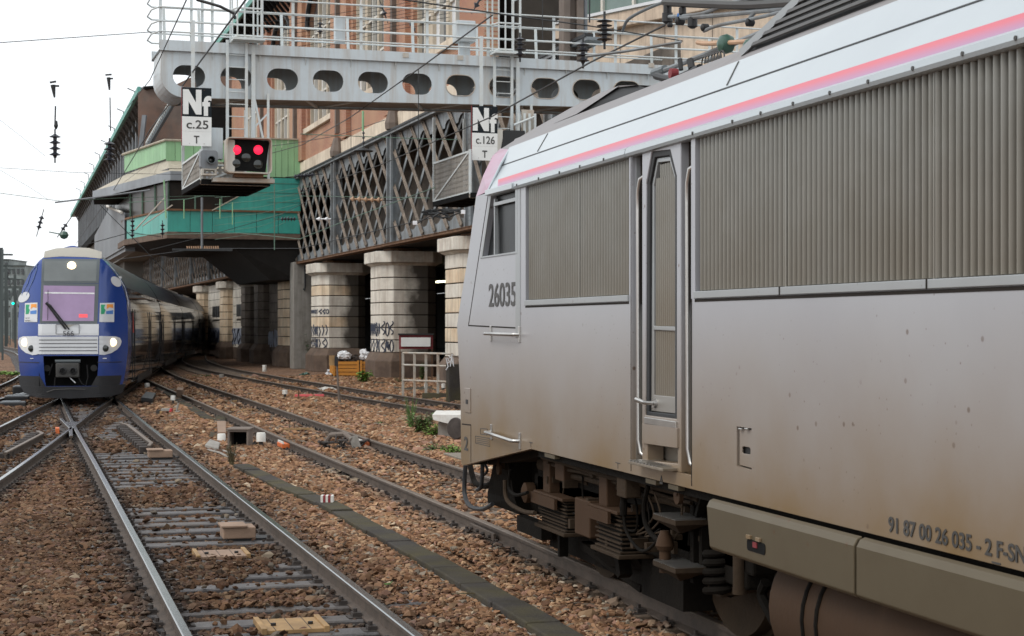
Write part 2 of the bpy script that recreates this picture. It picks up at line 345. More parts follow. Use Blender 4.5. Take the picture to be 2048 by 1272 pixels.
def text_mesh(txt, size, M4, name, m, parent, sx=1.0, bold=0.0, depth=.003, align='LEFT', italic=0):
    cu = bpy.data.curves.new(name, 'FONT'); cu.body = txt; cu.size = size; cu.offset = bold; cu.extrude = depth; cu.align_x = align; cu.shear = italic
    o = bpy.data.objects.new(name, cu); COL.objects.link(o)
    dg = bpy.context.evaluated_depsgraph_get(); me = bpy.data.meshes.new_from_object(o.evaluated_get(dg)); bpy.data.objects.remove(o)
    me.name = name; q = parent
    while q is not None and q.name not in ROOT: q = q.parent
    I = ROOT[q.name].inverted() if q is not None else Matrix()
    me.transform(I @ M4 @ Matrix.Diagonal((sx, 1, 1, 1))); me.materials.clear(); me.materials.append(m)
    r = bpy.data.objects.new(name, me); COL.objects.link(r); r.parent = parent; return r
def frame(o, a, b):
    o, a, b = Vector(o), Vector(a).normalized(), Vector(b).normalized(); n = a.cross(b)
    return Matrix(((a.x, b.x, n.x, o.x), (a.y, b.y, n.y, o.y), (a.z, b.z, n.z, o.z), (0, 0, 0, 1)))
# ================================================================== GROUND AND TRACKS
ZB = -.175                       # ballast level; rail tops are z = 0
def ground_mat():
    m = bpy.data.materials.new('ballast_bed'); m.use_nodes = True; t = m.node_tree; N = t.nodes; L = t.links; b = N['Principled BSDF']; b.inputs['Roughness'].default_value = .95; b.inputs['Specular IOR Level'].default_value = .15
    g = N.new('ShaderNodeNewGeometry'); v = N.new('ShaderNodeTexVoronoi'); v.inputs['Scale'].default_value = 14; L.new(g.outputs['Position'], v.inputs['Vector'])
    n = N.new('ShaderNodeTexNoise'); n.inputs['Scale'].default_value = .35; n.inputs['Detail'].default_value = 6; L.new(g.outputs['Position'], n.inputs['Vector'])
    s = N.new('ShaderNodeSeparateColor'); L.new(v.outputs['Color'], s.inputs[0])
    c = N.new('ShaderNodeValToRGB'); e = c.color_ramp.elements; e[0].color = (.07, .042, .028, 1); e[1].color = (.42, .29, .2, 1)
    k = e.new(.5); k.color = (.22, .125, .08, 1); k2 = e.new(.8); k2.color = (.3, .19, .13, 1)
    L.new(s.outputs[0], c.inputs[0])
    q = N.new('ShaderNodeMix'); q.data_type = 'RGBA'; r = N.new('ShaderNodeMapRange'); r.inputs[1].default_value = .48; r.inputs[2].default_value = .7; r.inputs[4].default_value = .7
    L.new(n.outputs[0], r.inputs[0]); L.new(r.outputs[0], q.inputs[0]); L.new(c.outputs[0], q.inputs[6]); q.inputs[7].default_value = (.09, .062, .045, 1)
    L.new(q.outputs[2], b.inputs['Base Color'])
    bu = N.new('ShaderNodeBump'); bu.inputs['Strength'].default_value = .8; bu.inputs['Distance'].default_value = .04; bu.invert = True
    L.new(v.outputs['Distance'], bu.inputs['Height']); L.new(bu.outputs[0], b.inputs['Normal']); return m
M['bed'] = ground_mat()
g = MB(); g.add([(-700, -60, ZB - .03), (700, -60, ZB - .03), (700, 1500, ZB - .03), (-700, 1500, ZB - .03)], [(0, 1, 2, 3)])
tag(g.build('ground', M['bed']), 'reddish brown ballast bed under the station tracks', kind='structure')

def interp(pts, n=6):
    """smooth polyline through (x, y) points"""
    out = []
    P_ = [Vector((*p, 0)) for p in pts]
    for i in range(len(P_) - 1):
        a = P_[max(i - 1, 0)]; b = P_[i]; c = P_[i + 1]; d = P_[min(i + 2, len(P_) - 1)]
        for k in range(n):
            t = k / n; out.append(.5 * ((2 * b) + (c - a) * t + (2 * a - 5 * b + 4 * c - d) * t * t + (3 * b - a - 3 * c + d) * t ** 3))
    out.append(P_[-1]); return out
def offset(path, o):
    r = []
    for i, p in enumerate(path):
        d = (path[min(i + 1, len(path) - 1)] - path[max(i - 1, 0)]).normalized(); r.append(p + Vector((d.y, -d.x, 0)) * o)
    return r
RP = [(-.07, -.155), (.07, -.155), (.07, -.142), (.012, -.125), (.01, -.045), (.035, -.035), (.035, -.008), (.028, 0), (-.028, 0), (-.035, -.008), (-.035, -.035), (-.01, -.045), (-.012, -.125), (-.07, -.142)]
def rail_mb(path):
    s = MB(); n = len(RP)
    for i, p in enumerate(path):
        d = (path[min(i + 1, len(path) - 1)] - path[max(i - 1, 0)]).normalized(); r = Vector((d.y, -d.x, 0))
        s.v += [p + r * a + Vector((0, 0, b)) for a, b in RP]
    for i in range(len(path) - 1):
        s.f += [(i * n + k, i * n + (k + 1) % n, (i + 1) * n + (k + 1) % n, (i + 1) * n + k) for k in range(n)]
    s.f += [tuple(range(n))[::-1], tuple((len(path) - 1) * n + k for k in range(n))]
    return s
def rail(name, path, parent, head='rail_head', label=None):
    o = rail_mb(path).build(name, M['rail_side'], parent, label=label); o.data.materials.append(M[head])
    for p in o.data.polygons:
        if abs(p.normal.z) > .3 and p.center.z > -.02: p.material_index = 1
    return o
def arclen(path):
    L_ = [0]
    for a, b in zip(path, path[1:]): L_.append(L_[-1] + (b - a).length)
    return L_
TR = {}
sleeper_me = {}
def sleeper_mesh(kind):
    if kind in sleeper_me: return sleeper_me[kind]
    s = MB(); s.box(-1.3, 1.3, -.13, .13, -.28, -.148); me_o = s.build('sleeper', M[kind]); b = me_o
    me = me_o.data
    bm = bmesh.new(); bm.from_mesh(me); bmesh.ops.bevel(bm, geom=bm.edges[:], offset=.012, segments=1, affect='EDGES'); bm.to_mesh(me); bm.free()
    bpy.data.objects.remove(me_o); sleeper_me[kind] = me; return me
def track(key, pts, label, y0, y1, kind='sleeper', head='rail_head', step=.6, lens=None, rails=(-.7525, .7525), sl_end=None, group=None):
    path = interp(pts); t = thing('railway_track', label, 'railway track', (pts[0][0], pts[0][1], 0), 0)
    for o in rails: rail('rail', offset(path, o), t, head)
    L_ = arclen(path); s = 0; mid = []; fast = MB(); n = 0; inv = ROOT[t.name].inverted()
    i = 0; far = MB()
    while s < L_[-1]:
        while L_[i + 1] < s: i += 1
        p = path[i].lerp(path[i + 1], (s - L_[i]) / (L_[i + 1] - L_[i])); d = (path[i + 1] - path[i]).normalized()
        ang = math.atan2(d.y, d.x) - math.pi / 2
        if y0 < p.y < y1:
            mid.append((p.x, p.y, ang))
            if n < 120 and p.y < (sl_end or y1):
                o = bpy.data.objects.new('sleeper', sleeper_mesh(kind)); COL.objects.link(o); o.parent = t
                o.location = inv @ (p + Vector((random.uniform(-.04, .04), 0, random.uniform(-.008, .006)))); o.rotation_euler = (0, 0, ang + random.uniform(-.012, .012)); n += 1
            else:
                c, sn = math.cos(ang), math.sin(ang)
                M4 = Matrix.Translation(p) @ Matrix.Rotation(ang, 4, 'Z'); q = MB(); q.box(-1.3, 1.3, -.13, .13, -.28, -.16); far.add([M4 @ v for v in q.v], q.f)
            if p.y < 75:
                M4 = Matrix.Translation(p) @ Matrix.Rotation(ang, 4, 'Z')
                for o in rails:
                    q = MB(); q.box(o - .17, o + .17, -.08, .08, -.158, -.146)
                    for sgn in (-1, 1):
                        q.box(o + sgn * .1 - .035, o + sgn * .1 + .035, -.05, .05, -.146, -.115)
                        q.lathe([(.018, -.115), (.018, -.085)], (o + sgn * .11, 0, 0), n=6)
                    fast.add([M4 @ v for v in q.v], q.f)
        s += step
    fast.build('fastenings', M['chair'], t)['kind'] = 'stuff'
    if far.v: far.build('distant_sleepers', M[kind], t)['kind'] = 'stuff'
    TR[key] = (path, mid); return t
tA = track('A', [(1.86, -2), (1.75, 10), (1.68, 18.5), (1.6, 27.5), (1.5, 37), (1.44, 49), (1.4, 62)], 'shiny railed track in the foreground left of the electric locomotive', 6, 60)
tB = track('B', [(-4.6, -4), (-2.9, 10), (-1.27, 24.2), (-.04, 36.7), (1.1, 48.5), (2.3, 60), (3.9, 75), (6.6, 100), (9.9, 125), (14.2, 150), (20, 180)], 'track crossing from lower left into the blue train', 12, 60, lens=None)
tC = track('C', [(5.4, -12), (5.4, 0), (5.4, 15), (5.2, 30), (5.1, 45), (4.95, 60), (4.95, 75), (5.6, 95)], 'rust-brown track carrying the silver locomotive', 1, 90, kind='sleeper_brown', head='rail_head_dull')
tD = track('D', [(13.2, 0), (12.3, 15), (11.2, 30), (10.2, 44), (9.5, 57), (8.9, 72), (8.6, 86), (9.2, 104), (11, 125)], 'dull track running close to the stone piers', 25, 115, kind='sleeper_brown', head='rail_head_dull')
tE = track('E', [(-7.6, 10), (-4.9, 30), (-2.3, 48), (-.6, 62), (.2, 85), (-.2, 110), (-1.5, 150), (-6, 200)], 'bright railed track just left of the blue train', 30, 200, sl_end=70)
tF = track('F', [(-9, 30), (-6.5, 55), (-4.4, 85), (-4.2, 120), (-6, 160), (-12, 210)], 'second track left of the blue train', 40, 200, sl_end=60)
tG = track('G', [(-4, 60), (-5.5, 85), (-8.4, 120), (-13, 165), (-22, 230)], 'third track left of the blue train crossing over', 60, 220, sl_end=62)
# guard rails and the frog of the turnout in front of the train
ft = thing('crossing_frog', 'worn steel crossing nose where the foreground rails meet before the blue train', 'rail crossing', (.73, 36, 0))
fr = rail_mb([Vector((.62, 33.6, 0)), Vector((.66, 36.2, 0)), Vector((.52, 40, 0))]); o = fr.build('wing_rail', M['rail_side'], ft); o.data.materials.append(M['rail_head'])
for p in o.data.polygons:
    if abs(p.normal.z) > .3 and p.center.z > -.02: p.material_index = 1
b = MB(); b.box(.45, .98, 35.2, 39, -.165, -.12); b.build('base_plate', M['chair'], ft, bevel=.01)
b = MB(); b.add([(.6, 38.5, -.1), (.86, 38.5, -.1), (.73, 35.8, -.1), (.6, 38.5, .004), (.86, 38.5, .004), (.73, 35.8, .004)], [(0, 1, 2), (5, 4, 3), (0, 3, 4, 1), (1, 4, 5, 2), (2, 5, 3, 0)]); b.build('nose', M['rail_head'], ft)
b = MB(); b.box(.36, .44, 36.6, 37.1, -.14, -.03); b.build('painted_chock', M['orange'], ft)
for (xa, xb, lab) in ((1.98, 1.86, 'blackened guard rail with chairs beside the right rail near the blue train'), (-.42, .1, 'blackened guard rail with chairs beside the left diverging rail')):
    ya, yb = (30.5, 38.0) if xa > 0 else (29.5, 35.5)
    gt = thing('guard_rail', lab, 'guard rail', (xa, ya, 0))
    rail('rail', [Vector((xa - .1, ya, 0)), Vector((xa, ya + .8, 0)), Vector((xb, yb - .8, 0)), Vector((xb - .1, yb, 0))], gt, 'rail_head_dull')
    k = 0
    while ya + .3 + k * .6 < yb:
        y = ya + .3 + k * .6; x = xa + (xb - xa) * (y - ya) / (yb - ya); c = MB(); c.box(x - .24, x - .05, y - .11, y + .11, -.16, -.03); c.build('chair', M['chair'], gt, bevel=.015); k += 1
# fishplates on the loco track
fp = thing('rail_joint', 'bolted joint plates on the near rail left of the locomotive', 'rail joint', (4.65, 17.5, 0))
b = MB(); b.box(4.545, 4.575, 17.0, 18.0, -.13, -.05); b.build('fishplate', M['rail_side'], fp, bevel=.006)
for k in range(4):
    b = MB(); b.lathe([(.02, 0), (.02, .03)], (4.515, 17.12 + k * .25, -.09), 'X', 6); b.build('bolt', M['chair'], fp)

# ------------------------------------------------------------------ ballast stones: points placed here, stones set on them by geometry nodes
def build_ballast():
    xs, ys = [], []
    zones = [(10, 19, 1900), (19, 30, 1150), (30, 45, 420), (45, 75, 170)]
    for d0, d1, dens in zones:
        A = 2 * .43 * (d1 ** 2 - d0 ** 2) / 2; n = int(A * dens)
        d = np.sqrt(rng.uniform(d0 ** 2, d1 ** 2, n)); r = rng.uniform(-.43, .43, n) * d
        xs.append(d * fw.x + r * rt.x); ys.append(d * fw.y + r * rt.y)
    x = np.concatenate(xs); y = np.concatenate(ys); n = len(x)
    keep = np.ones(n, bool); z = np.full(n, ZB); nearrail = np.zeros(n); dist = x * fw.x + y * fw.y
    inside = np.zeros(n, bool)
    # smooth mounds
    def nz(x, y, s, ph): return np.sin(x * s + ph) * np.cos(y * s * .83 + ph * 1.7) + .5 * np.sin(x * s * 2.3 - y * s * 1.9 + ph)
    mound = .025 * nz(x, y, 1.1, .3) + .015 * nz(x, y, 3.1, 2)
    for key in 'ABCDEF':
        path, mid = TR[key]
        py = np.array([p.y for p in path]); px = np.array([p.x for p in path]); cx = np.interp(y, py, px)
        sl = np.interp(y, py[1:], np.diff(px) / np.diff(py))
        t = (x - cx) / np.sqrt(1 + sl ** 2); a = np.abs(t); ok = (y > py[0]) & (y < py[-1])
        rail_near = ok & (np.abs(a - .7525) < .085); keep &= ~rail_near
        nearrail = np.maximum(nearrail, np.where(ok, np.exp(-((a - .76) / .2) ** 2), 0))
        ins = ok & (a < 1.32)
        if mid:
            my = np.array([m[1] for m in mid]); idx = np.clip(np.searchsorted(my, y), 1, len(my) - 1)
            near = np.where(np.abs(my[idx] - y) < np.abs(my[idx - 1] - y), idx, idx - 1)
            dy = np.abs(y - my[near] + (x - np.array([m[0] for m in mid])[near]) * sl)
            ons = ins & (dy < .125)
            patch = nz(x, y, .9, {'A': .5, 'B': 2.2, 'C': 4, 'D': 1, 'E': 3, 'F': 5}[key])
            pr = np.where(patch > .8, .7, .07)
            if key == 'A':
                pr = np.where(a > .9, np.where(t < -.9, .93, .8), pr); pr = np.where(((y > 21.5) & (y < 23.5)) | ((y > 31) & (y < 33)) | ((y > 13.6) & (y < 14.4)), .8, pr)
                pr = np.where((y > 16.9) & (y < 17.5), .95, pr)
            elif key == 'B': pr = np.where(a > .7, .9, .55)
            else: pr = np.where(a > .95, .9, .5)
            keep &= ~(ons & (rng.uniform(0, 1, n) > pr * .5))
            z = np.where(ins, np.where(ons, -.14, np.where(pr > .6, -.172, -.21)), z)
        inside |= ins
        if key == 'A': inA = ins & (a < .72)
    z = z + np.where(inside, .35, 1.0) * mound + np.where(inside, 0, .045)
    # under the trough lids
    tx = np.interp(y, [8, 12.7, 16.1, 20.7, 23.2, 27.4, 40], [3.46, 3.45, 3.43, 3.33, 3.15, 2.96, 2.6]) + .2
    keep &= ~((np.abs(x - tx + .04) < .14) & (y < 27.6))
    z = np.minimum(z, np.where(np.abs(x - tx) < .3, -.16, 9))
    z += rng.uniform(-.02, .02, n)
    x, y, z, nearrail, dist = x[keep], y[keep], z[keep], nearrail[keep], dist[keep]; n = len(x)
    pal = np.array([(.30, .17, .105), (.36, .215, .14), (.24, .13, .085), (.42, .28, .19), (.17, .1, .07), (.34, .2, .16), (.28, .24, .21), (.55, .45, .36), (.12, .08, .06)])
    pr = np.array([.22, .2, .16, .13, .1, .09, .05, .02, .03]); pr = pr / pr.sum()
    c = pal[rng.choice(len(pal), n, p=pr)] * rng.uniform(.62, 1.38, (n, 1)) * np.array([[1.0, .965, .865]])
    # older oily stones on the left and near the rails, fresher tan ones between the two tracks and beyond
    fresh = 1 / (1 + np.exp(-(x - 2.9 - .25 * np.sin(y * 1.3)) * 2.2))
    oil = np.clip(.5 + .5 * nz(x, y, .7, 1.2), 0, 1)
    k = .42 + .46 * fresh - .1 * oil; c = c * k[:, None]; c[:, 2] *= (1 - .03 * fresh)
    c = c * (1 - .62 * nearrail[:, None] * rng.uniform(.6, 1, (n, 1))); grey = c.mean(1, keepdims=True)
    c = c + (grey - c) * (nearrail * .6)[:, None]
    c = c * np.where(inA[keep], .78, 1)[:, None]
    size = np.where(dist < 19, .0305, np.where(dist < 30, .037, np.where(dist < 45, .052, .075))) * rng.lognormal(0, .28, n)
    me = bpy.data.meshes.new('ballast_stones'); me.from_pydata(np.stack([x, y, z], 1).tolist(), [], [])
    at = me.attributes.new('stone_col', 'FLOAT_COLOR', 'POINT'); at.data.foreach_set('color', np.hstack([c, np.ones((n, 1))]).astype(np.float32).ravel())
    at = me.attributes.new('stone_rot', 'FLOAT_VECTOR', 'POINT'); at.data.foreach_set('vector', np.stack([rng.uniform(-.5, .5, n), rng.uniform(-.5, .5, n), rng.uniform(0, 6.28, n)], 1).astype(np.float32).ravel())
    at = me.attributes.new('stone_size', 'FLOAT', 'POINT'); at.data.foreach_set('value', size.astype(np.float32))
    ob = bpy.data.objects.new('ballast', me); COL.objects.link(ob)
    # prototypes
    pc = bpy.data.collections.new('stone_shapes'); sm = bpy.data.materials.new('stone_chip'); sm.use_nodes = True; b = sm.node_tree.nodes['Principled BSDF']; b.inputs['Roughness'].default_value = .85; b.inputs['Specular IOR Level'].default_value = .15
    a = sm.node_tree.nodes.new('ShaderNodeAttribute'); a.attribute_type = 'INSTANCER'; a.attribute_name = 'stone_col'; sm.node_tree.links.new(a.outputs['Color'], b.inputs['Base Color'])
    for k in range(12):
        bm = bmesh.new(); rr = random.Random(k)
        s = (rr.uniform(.8, 1.25), rr.uniform(.65, .95), rr.uniform(.42, .7))
        for j in range(13):
            q_ = Vector((rr.gauss(0, 1), rr.gauss(0, 1), rr.gauss(0, 1))).normalized() * rr.uniform(.85, 1.15); bm.verts.new((q_.x * s[0], q_.y * s[1], q_.z * s[2]))
        h_ = bmesh.ops.convex_hull(bm, input=bm.verts[:]); bmesh.ops.delete(bm, geom=[e for e in h_['geom_interior'] if isinstance(e, bmesh.types.BMVert)], context='VERTS')
        pm = bpy.data.meshes.new('stone'); bm.to_mesh(pm); bm.free(); pm.materials.append(sm)
        po = bpy.data.objects.new('stone_shape', pm); pc.objects.link(po)
    ng = bpy.data.node_groups.new('stones', 'GeometryNodeTree'); ng.interface.new_socket('Geometry', in_out='INPUT', socket_type='NodeSocketGeometry'); ng.interface.new_socket('Geometry', in_out='OUTPUT', socket_type='NodeSocketGeometry')
    n_ = ng.nodes; l_ = ng.links; gi = n_.new('NodeGroupInput'); go = n_.new('NodeGroupOutput'); ip = n_.new('GeometryNodeInstanceOnPoints')
    ci = n_.new('GeometryNodeCollectionInfo'); ci.inputs[0].default_value = pc; ci.inputs['Separate Children'].default_value = True; ci.inputs['Reset Children'].default_value = True
    def na(nm, ty):
        q = n_.new('GeometryNodeInputNamedAttribute'); q.data_type = ty; q.inputs[0].default_value = nm; return q.outputs['Attribute']
    m2p = n_.new('GeometryNodeMeshToPoints')
    l_.new(gi.outputs[0], m2p.inputs[0]); l_.new(m2p.outputs[0], ip.inputs['Points']); l_.new(ci.outputs[0], ip.inputs['Instance']); ip.inputs['Pick Instance'].default_value = True
    e2r = n_.new('FunctionNodeEulerToRotation'); l_.new(na('stone_rot', 'FLOAT_VECTOR'), e2r.inputs[0]); l_.new(e2r.outputs[0], ip.inputs['Rotation'])
    l_.new(na('stone_size', 'FLOAT'), ip.inputs['Scale']); l_.new(ip.outputs[0], go.inputs[0])
    md = ob.modifiers.new('stones', 'NODES'); md.node_group = ng
    tag(ob, 'loose brown and tan ballast stones between and around the tracks', 'ballast', kind='stuff')
    print('stones', n)
build_ballast()

# ------------------------------------------------------------------ cable trough lids
tr = thing('cable_trough', 'mossy dark concrete cable trough running between the two foreground tracks', 'cable trough', (3.5, 10, 0))
ty = [(3.46, 8), (3.45, 12.7), (3.43, 16.1), (3.33, 20.7), (3.15, 23.2), (2.96, 27.4)]
tp = interp(ty, 8); L_ = arclen(tp); s = 0; i = 0
def along(s):
    i = 0
    while i < len(L_) - 2 and L_[i + 1] < s: i += 1
    return tp[i].lerp(tp[i + 1], (s - L_[i]) / (L_[i + 1] - L_[i])), (tp[i + 1] - tp[i]).normalized()
while s < L_[-1] - 1:
    a, d = along(s + .012); b_, _ = along(s + .99); r = Vector((d.y, -d.x, 0)); dz = random.uniform(-.012, .012); dx = random.uniform(-.012, .012)
    q = MB(); A = a + r * (dx); B = b_ + r * dx; zt = -.085 + dz
    q.add([A + Vector((0, 0, zt - .06)), A + r * .265 + Vector((0, 0, zt - .06)), B + r * .265 + Vector((0, 0, zt - .06)), B + Vector((0, 0, zt - .06)),
           A + Vector((0, 0, zt)), A + r * .265 + Vector((0, 0, zt)), B + r * .265 + Vector((0, 0, zt)), B + Vector((0, 0, zt))],
          [(3, 2, 1, 0), (4, 5, 6, 7), (0, 1, 5, 4), (1, 2, 6, 5), (2, 3, 7, 6), (3, 0, 4, 7)])
    q.build('lid', M['concrete_dark'], tr, bevel=.012)
    s += 1.0
q = MB()
for sgn in (.01, .26):
    pa = offset(tp, sgn); q.v = q.v
    for a, b_ in zip(pa, pa[1:]): q.bar(a + Vector((0, 0, -.24)), b_ + Vector((0, 0, -.24)), .03, .2)
q.build('channel_wall', M['concrete'], tr)
# ================================================================== ELECTRIC LOCOMOTIVE (body side is the plane X = XS)
XS = 3.94; YR = -1.6
def S(u, v, X=XS): p = PX(u, v, X); return (p.y, p.z)
def SY(u, X=XS): return PX(u, 600, X).y
Y0 = SY(925)
loco = thing('locomotive', 'large silver electric locomotive with ribbed side grilles and a salmon and mauve roof stripe', 'locomotive', (5.4, 8, 0))
ZBOT, ZG, ZT = 1.08, 2.27, 3.29
def sp(pts, X=XS): return [S(u, v, X) for u, v in pts]
yA, yB = SY(1051), SY(1258)          # front grille
yC = SY(1390)
d0, d1 = SY(1263.5), SY(1382)        # entrance recess
win = sp([(966, 513), (984, 389), (1032, 377), (1032, 503)])
front_edge = sp([(922, 925), (921, 790), (917, 712), (914, 650), (922, 597), (937, 506), (952, 393)])
outer = [(YR, ZBOT), S(1062, 898)] + [S(925, 931)] + front_edge + [(S(952, 393)[0] - .02, 3.31), (YR, 3.31)]
holes = [win, [(yA, ZG), (yB, ZG), (yB, ZT), (yA, ZT)], [(yC, ZG), (YR + .2, ZG), (YR + .2, ZT), (yC, ZT)], [(d0, 1.165), (d1, 1.165), (d1, ZT), (d0, ZT)],
         sp([(1473, 853), (1503, 857), (1503, 940), (1473, 932)])]
def sideplate(outer, holes=(), t=.05, X=XS, mb=None):
    mb = mb or MB(); return mb.plate(outer, holes, t, o=(X + t / 2, 0, 0), a=(0, 1, 0), b=(0, 0, 1))
body = sideplate(outer, holes).build('body_side', M['loco_side'], loco, bevel=.008)
# hull behind the side skin: far side, front face, floor, roof core
b = MB(); ny = front_edge
b.box(4.12, 6.84, YR, SY(1040), 1.1, 3.48)
prof = [(y - .02, z) for y, z in [S(925, 931)] + front_edge] + [(S(952, 393)[0] - .1, 3.4), (SY(1040), 3.4), (SY(1040), 1.0)]
b.plate(prof, (), 2.4, o=(5.4, 0, 0), a=(0, 1, 0), b=(0, 0, 1)); b.build('hull', M['loco_gap'], loco)
# nose faces running in from the side edge
nf = [S(925, 931)] + front_edge
b = MB()
for (ya, za), (yb, zb) in zip(nf, nf[1:]):
    b.add([(XS + .003, ya, za), (XS + .003, yb, zb), (4.35, yb + .12, zb), (4.35, ya + .12, za)], [(0, 1, 2, 3)]); b.add([(4.35, ya + .12, za), (4.35, yb + .12, zb), (6.5, yb + .12, zb), (6.5, ya + .12, za)], [(0, 1, 2, 3)])
b.build('nose', M['loco_side'], loco)
# back of the grilles and of the entrance
b = MB(); b.box(XS + .06, XS + .08, YR, yA + .02, ZG - .02, ZT + .03); b.build('grille_back', M['loco_gap'], loco)
# vertical ribs of the grilles, one by one
def rib_mesh(h, w_=.03, dp=.034):
    s = MB(); n = 5; pr = [(-w_ / 2, 0)] + [(-w_ / 2 * math.cos(math.pi * k / n), -dp * math.sin(math.pi * k / n) ** .7) for k in range(1, n)] + [(w_ / 2, 0)]
    s.v = [Vector((b, a, 0)) for a, b in pr] + [Vector((b, a, h)) for a, b in pr]; m = len(pr)
    s.f = [(k, k + 1, m + k + 1, m + k) for k in range(m - 1)] + [tuple(range(m))[::-1], tuple(range(m, 2 * m))]
    o = s.build('rib', M['loco_rib'], smooth=True); me = o.data; bpy.data.objects.remove(o); return me
def ribs(ya, yb, z0, z1, parent, pitch=.061, X=XS + .052, me=None, skip=()):
    me = me or rib_mesh(z1 - z0); n = int((ya - yb) / pitch); p = (ya - yb) / n; inv = ROOT[loco.name].inverted()
    for k in range(n):
        y = ya - (k + .5) * p
        o = bpy.data.objects.new('rib', me); COL.objects.link(o); o.parent = parent; o.location = inv @ Vector((X, y, z0))
def fr_box(parent, name, m, y0, y1, z0, z1, x0, x1, bevel=.004, label=None): 
    q = MB(); q.box(x0, x1, min(y0, y1), max(y0, y1), z0, z1); return q.build(name, m, parent, bevel=bevel, label=label)
def seam(pts, w_=.012, name='seam', m='loco_gap', parent=None, X=None):
    q = MB(); X = X if X is not None else XS
    for a, c in zip(pts, pts[1:]): q.bar((X - .0005, a[0], a[1]), (X - .0005, c[0], c[1]), w_, .004, upv=(1, 0, 0))
    return q.build(name, M[m], parent or loco)
# front grille
g1 = fr_box(loco, 'side_grille', M['loco_frame'], yA, yB, ZG, ZG + .045, XS - .012, XS + .05); 
ribs(yA - .01, yB + .01, ZG + .05, ZT, g1)
fr_box(g1, 'joint_strip', M['loco_rib'], SY(1152), SY(1154), ZG + .045, ZT, XS + .02, XS + .03, 0)
# rear grille
g2 = fr_box(loco, 'side_grille', M['loco_frame'], yC, YR + .2, ZG, ZG + .045, XS - .012, XS + .05)
ribs(yC - .01, -.2, ZG + .05, ZT, g2)
for u in (1563, 1858): fr_box(g2, 'joint_strip', M['loco_rib'], SY(u), SY(u + 3), ZG + .045, ZT, XS + .02, XS + .03, 0)
for u in (1563, 1858): seam([(SY(u), ZG), (SY(u), ZG + .045)], .01, X=XS - .013)
seam([(yC, ZG - .012), (YR, ZG - .012)], .018); seam([(yA, ZG - .01), (yB, ZG - .01)], .014)
seam([(d0 + .012, 1.1), (d0 + .012, ZT)], .008); seam([(d1 - .012, 1.1), (d1 - .012, ZG)], .008)
# cab side window and cab panel seams
cw = sideplate(sp([(962, 517), (981, 385), (1036, 373), (1036, 507)]), [sp([(966, 513), (984, 389), (1032, 377), (1032, 503)])], .02, XS - .008).build('cab_window', M['loco_frame'], loco, bevel=.003)
sideplate(sp([(966, 513), (984, 389), (1032, 377), (1032, 503)]), (), .01, XS + .045).build('pane', M['dim_glass'], cw)
q = MB(); p0, p1 = S(987.5, 398), S(987.5, 512); q.bar((XS + .02, p0[0], p0[1]), (XS + .02, p1[0], p1[1]), .03, .03)
p0, p1 = S(987, 409), S(1032, 398); q.bar((XS + .015, p0[0], p0[1]), (XS + .015, p1[0], p1[1]), .028, .03); q.build('sash_bar', M['loco_frame'], cw)
q = MB(); p0, p1 = S(978, 386), S(1032, 372); q.bar((XS - .02, p0[0], p0[1]), (XS - .02, p1[0], p1[1]), .04, .05); q.build('rain_strip', M['loco_white'], cw, bevel=.005)
seam(sp([(977, 386), (937, 651), (1037, 656), (1037, 368)]), .012)
fr_box(loco, 'pillar_strip', M['loco_frame'], SY(1032), SY(1041), 2.0, 3.27, XS - .006, XS + .03)
# entrance: recess, two grooves with handrails, door, step
fr_box(loco, 'recess_back', M['loco_frame'], d0, d1, 1.15, ZT + .02, XS + .14, XS + .16, 0)
for y in (d0 - .002, d1 + .002): fr_box(loco, 'recess_side', M['loco_frame'], y - .008, y + .008, 1.15, ZT, XS + .03, XS + .15, 0)
fr_box(loco, 'recess_floor', M['loco_side'], d0, d1, 1.13, 1.165, XS + .03, XS + .15, 0)
pil = sideplate([(SY(1283), 1.165), (SY(1360), 1.165), (SY(1360), ZT), (SY(1283), ZT)],
                [sp([(1289, 830), (1352, 838), (1352, 352), (1339, 299), (1302, 303), (1291, 368)], XS), sp([(1293, 884), (1354, 893), (1354, 927), (1293, 921)])], .12, XS + .004).build('entrance_frame', M['loco_side'], loco, bevel=.006)
door = thing_door = sideplate(sp([(1294, 822), (1345, 828), (1345, 352), (1334, 312), (1306, 316), (1296, 368)]),
                 [sp([(1299, 790), (1341, 794), (1341, 662), (1299, 660)]), sp([(1299, 652), (1341, 653), (1341, 356), (1331, 322), (1307, 325), (1299, 372)])], .03, XS + .03).build('door', M['loco_frame'], loco, bevel=.004)
sideplate(sp([(1288.5, 831), (1352.5, 839), (1352.5, 352), (1339.5, 298), (1301.5, 302), (1290.5, 368)]), [sp([(1293.5, 823), (1345.5, 829), (1345.5, 352), (1334.5, 311), (1305.5, 315), (1295.5, 368)])], .03, XS + .014).build('rubber_seal', M['rubber'], door, bevel=.006)
fr_box(door, 'door_back', M['loco_gap'], SY(1294), SY(1346), S(1320, 800)[1] - .05, S(1320, 330)[1], XS + .075, XS + .085, 0)
yl, yr = SY(1299), SY(1341); nrb = 10
for (za, zb) in ((S(1320, 792)[1], S(1320, 661)[1]), (S(1320, 652)[1], S(1320, 352)[1])):
    me = rib_mesh(zb - za, .034, .03); ribs(yl, yr, za, zb, door, (yl - yr) / nrb, XS + .068, me)
me = rib_mesh(S(1320, 326)[1] - S(1320, 352)[1], .034, .03); ribs(SY(1307), SY(1332), S(1320, 352)[1], S(1320, 326)[1], door, (yl - yr) / nrb, XS + .068, me)
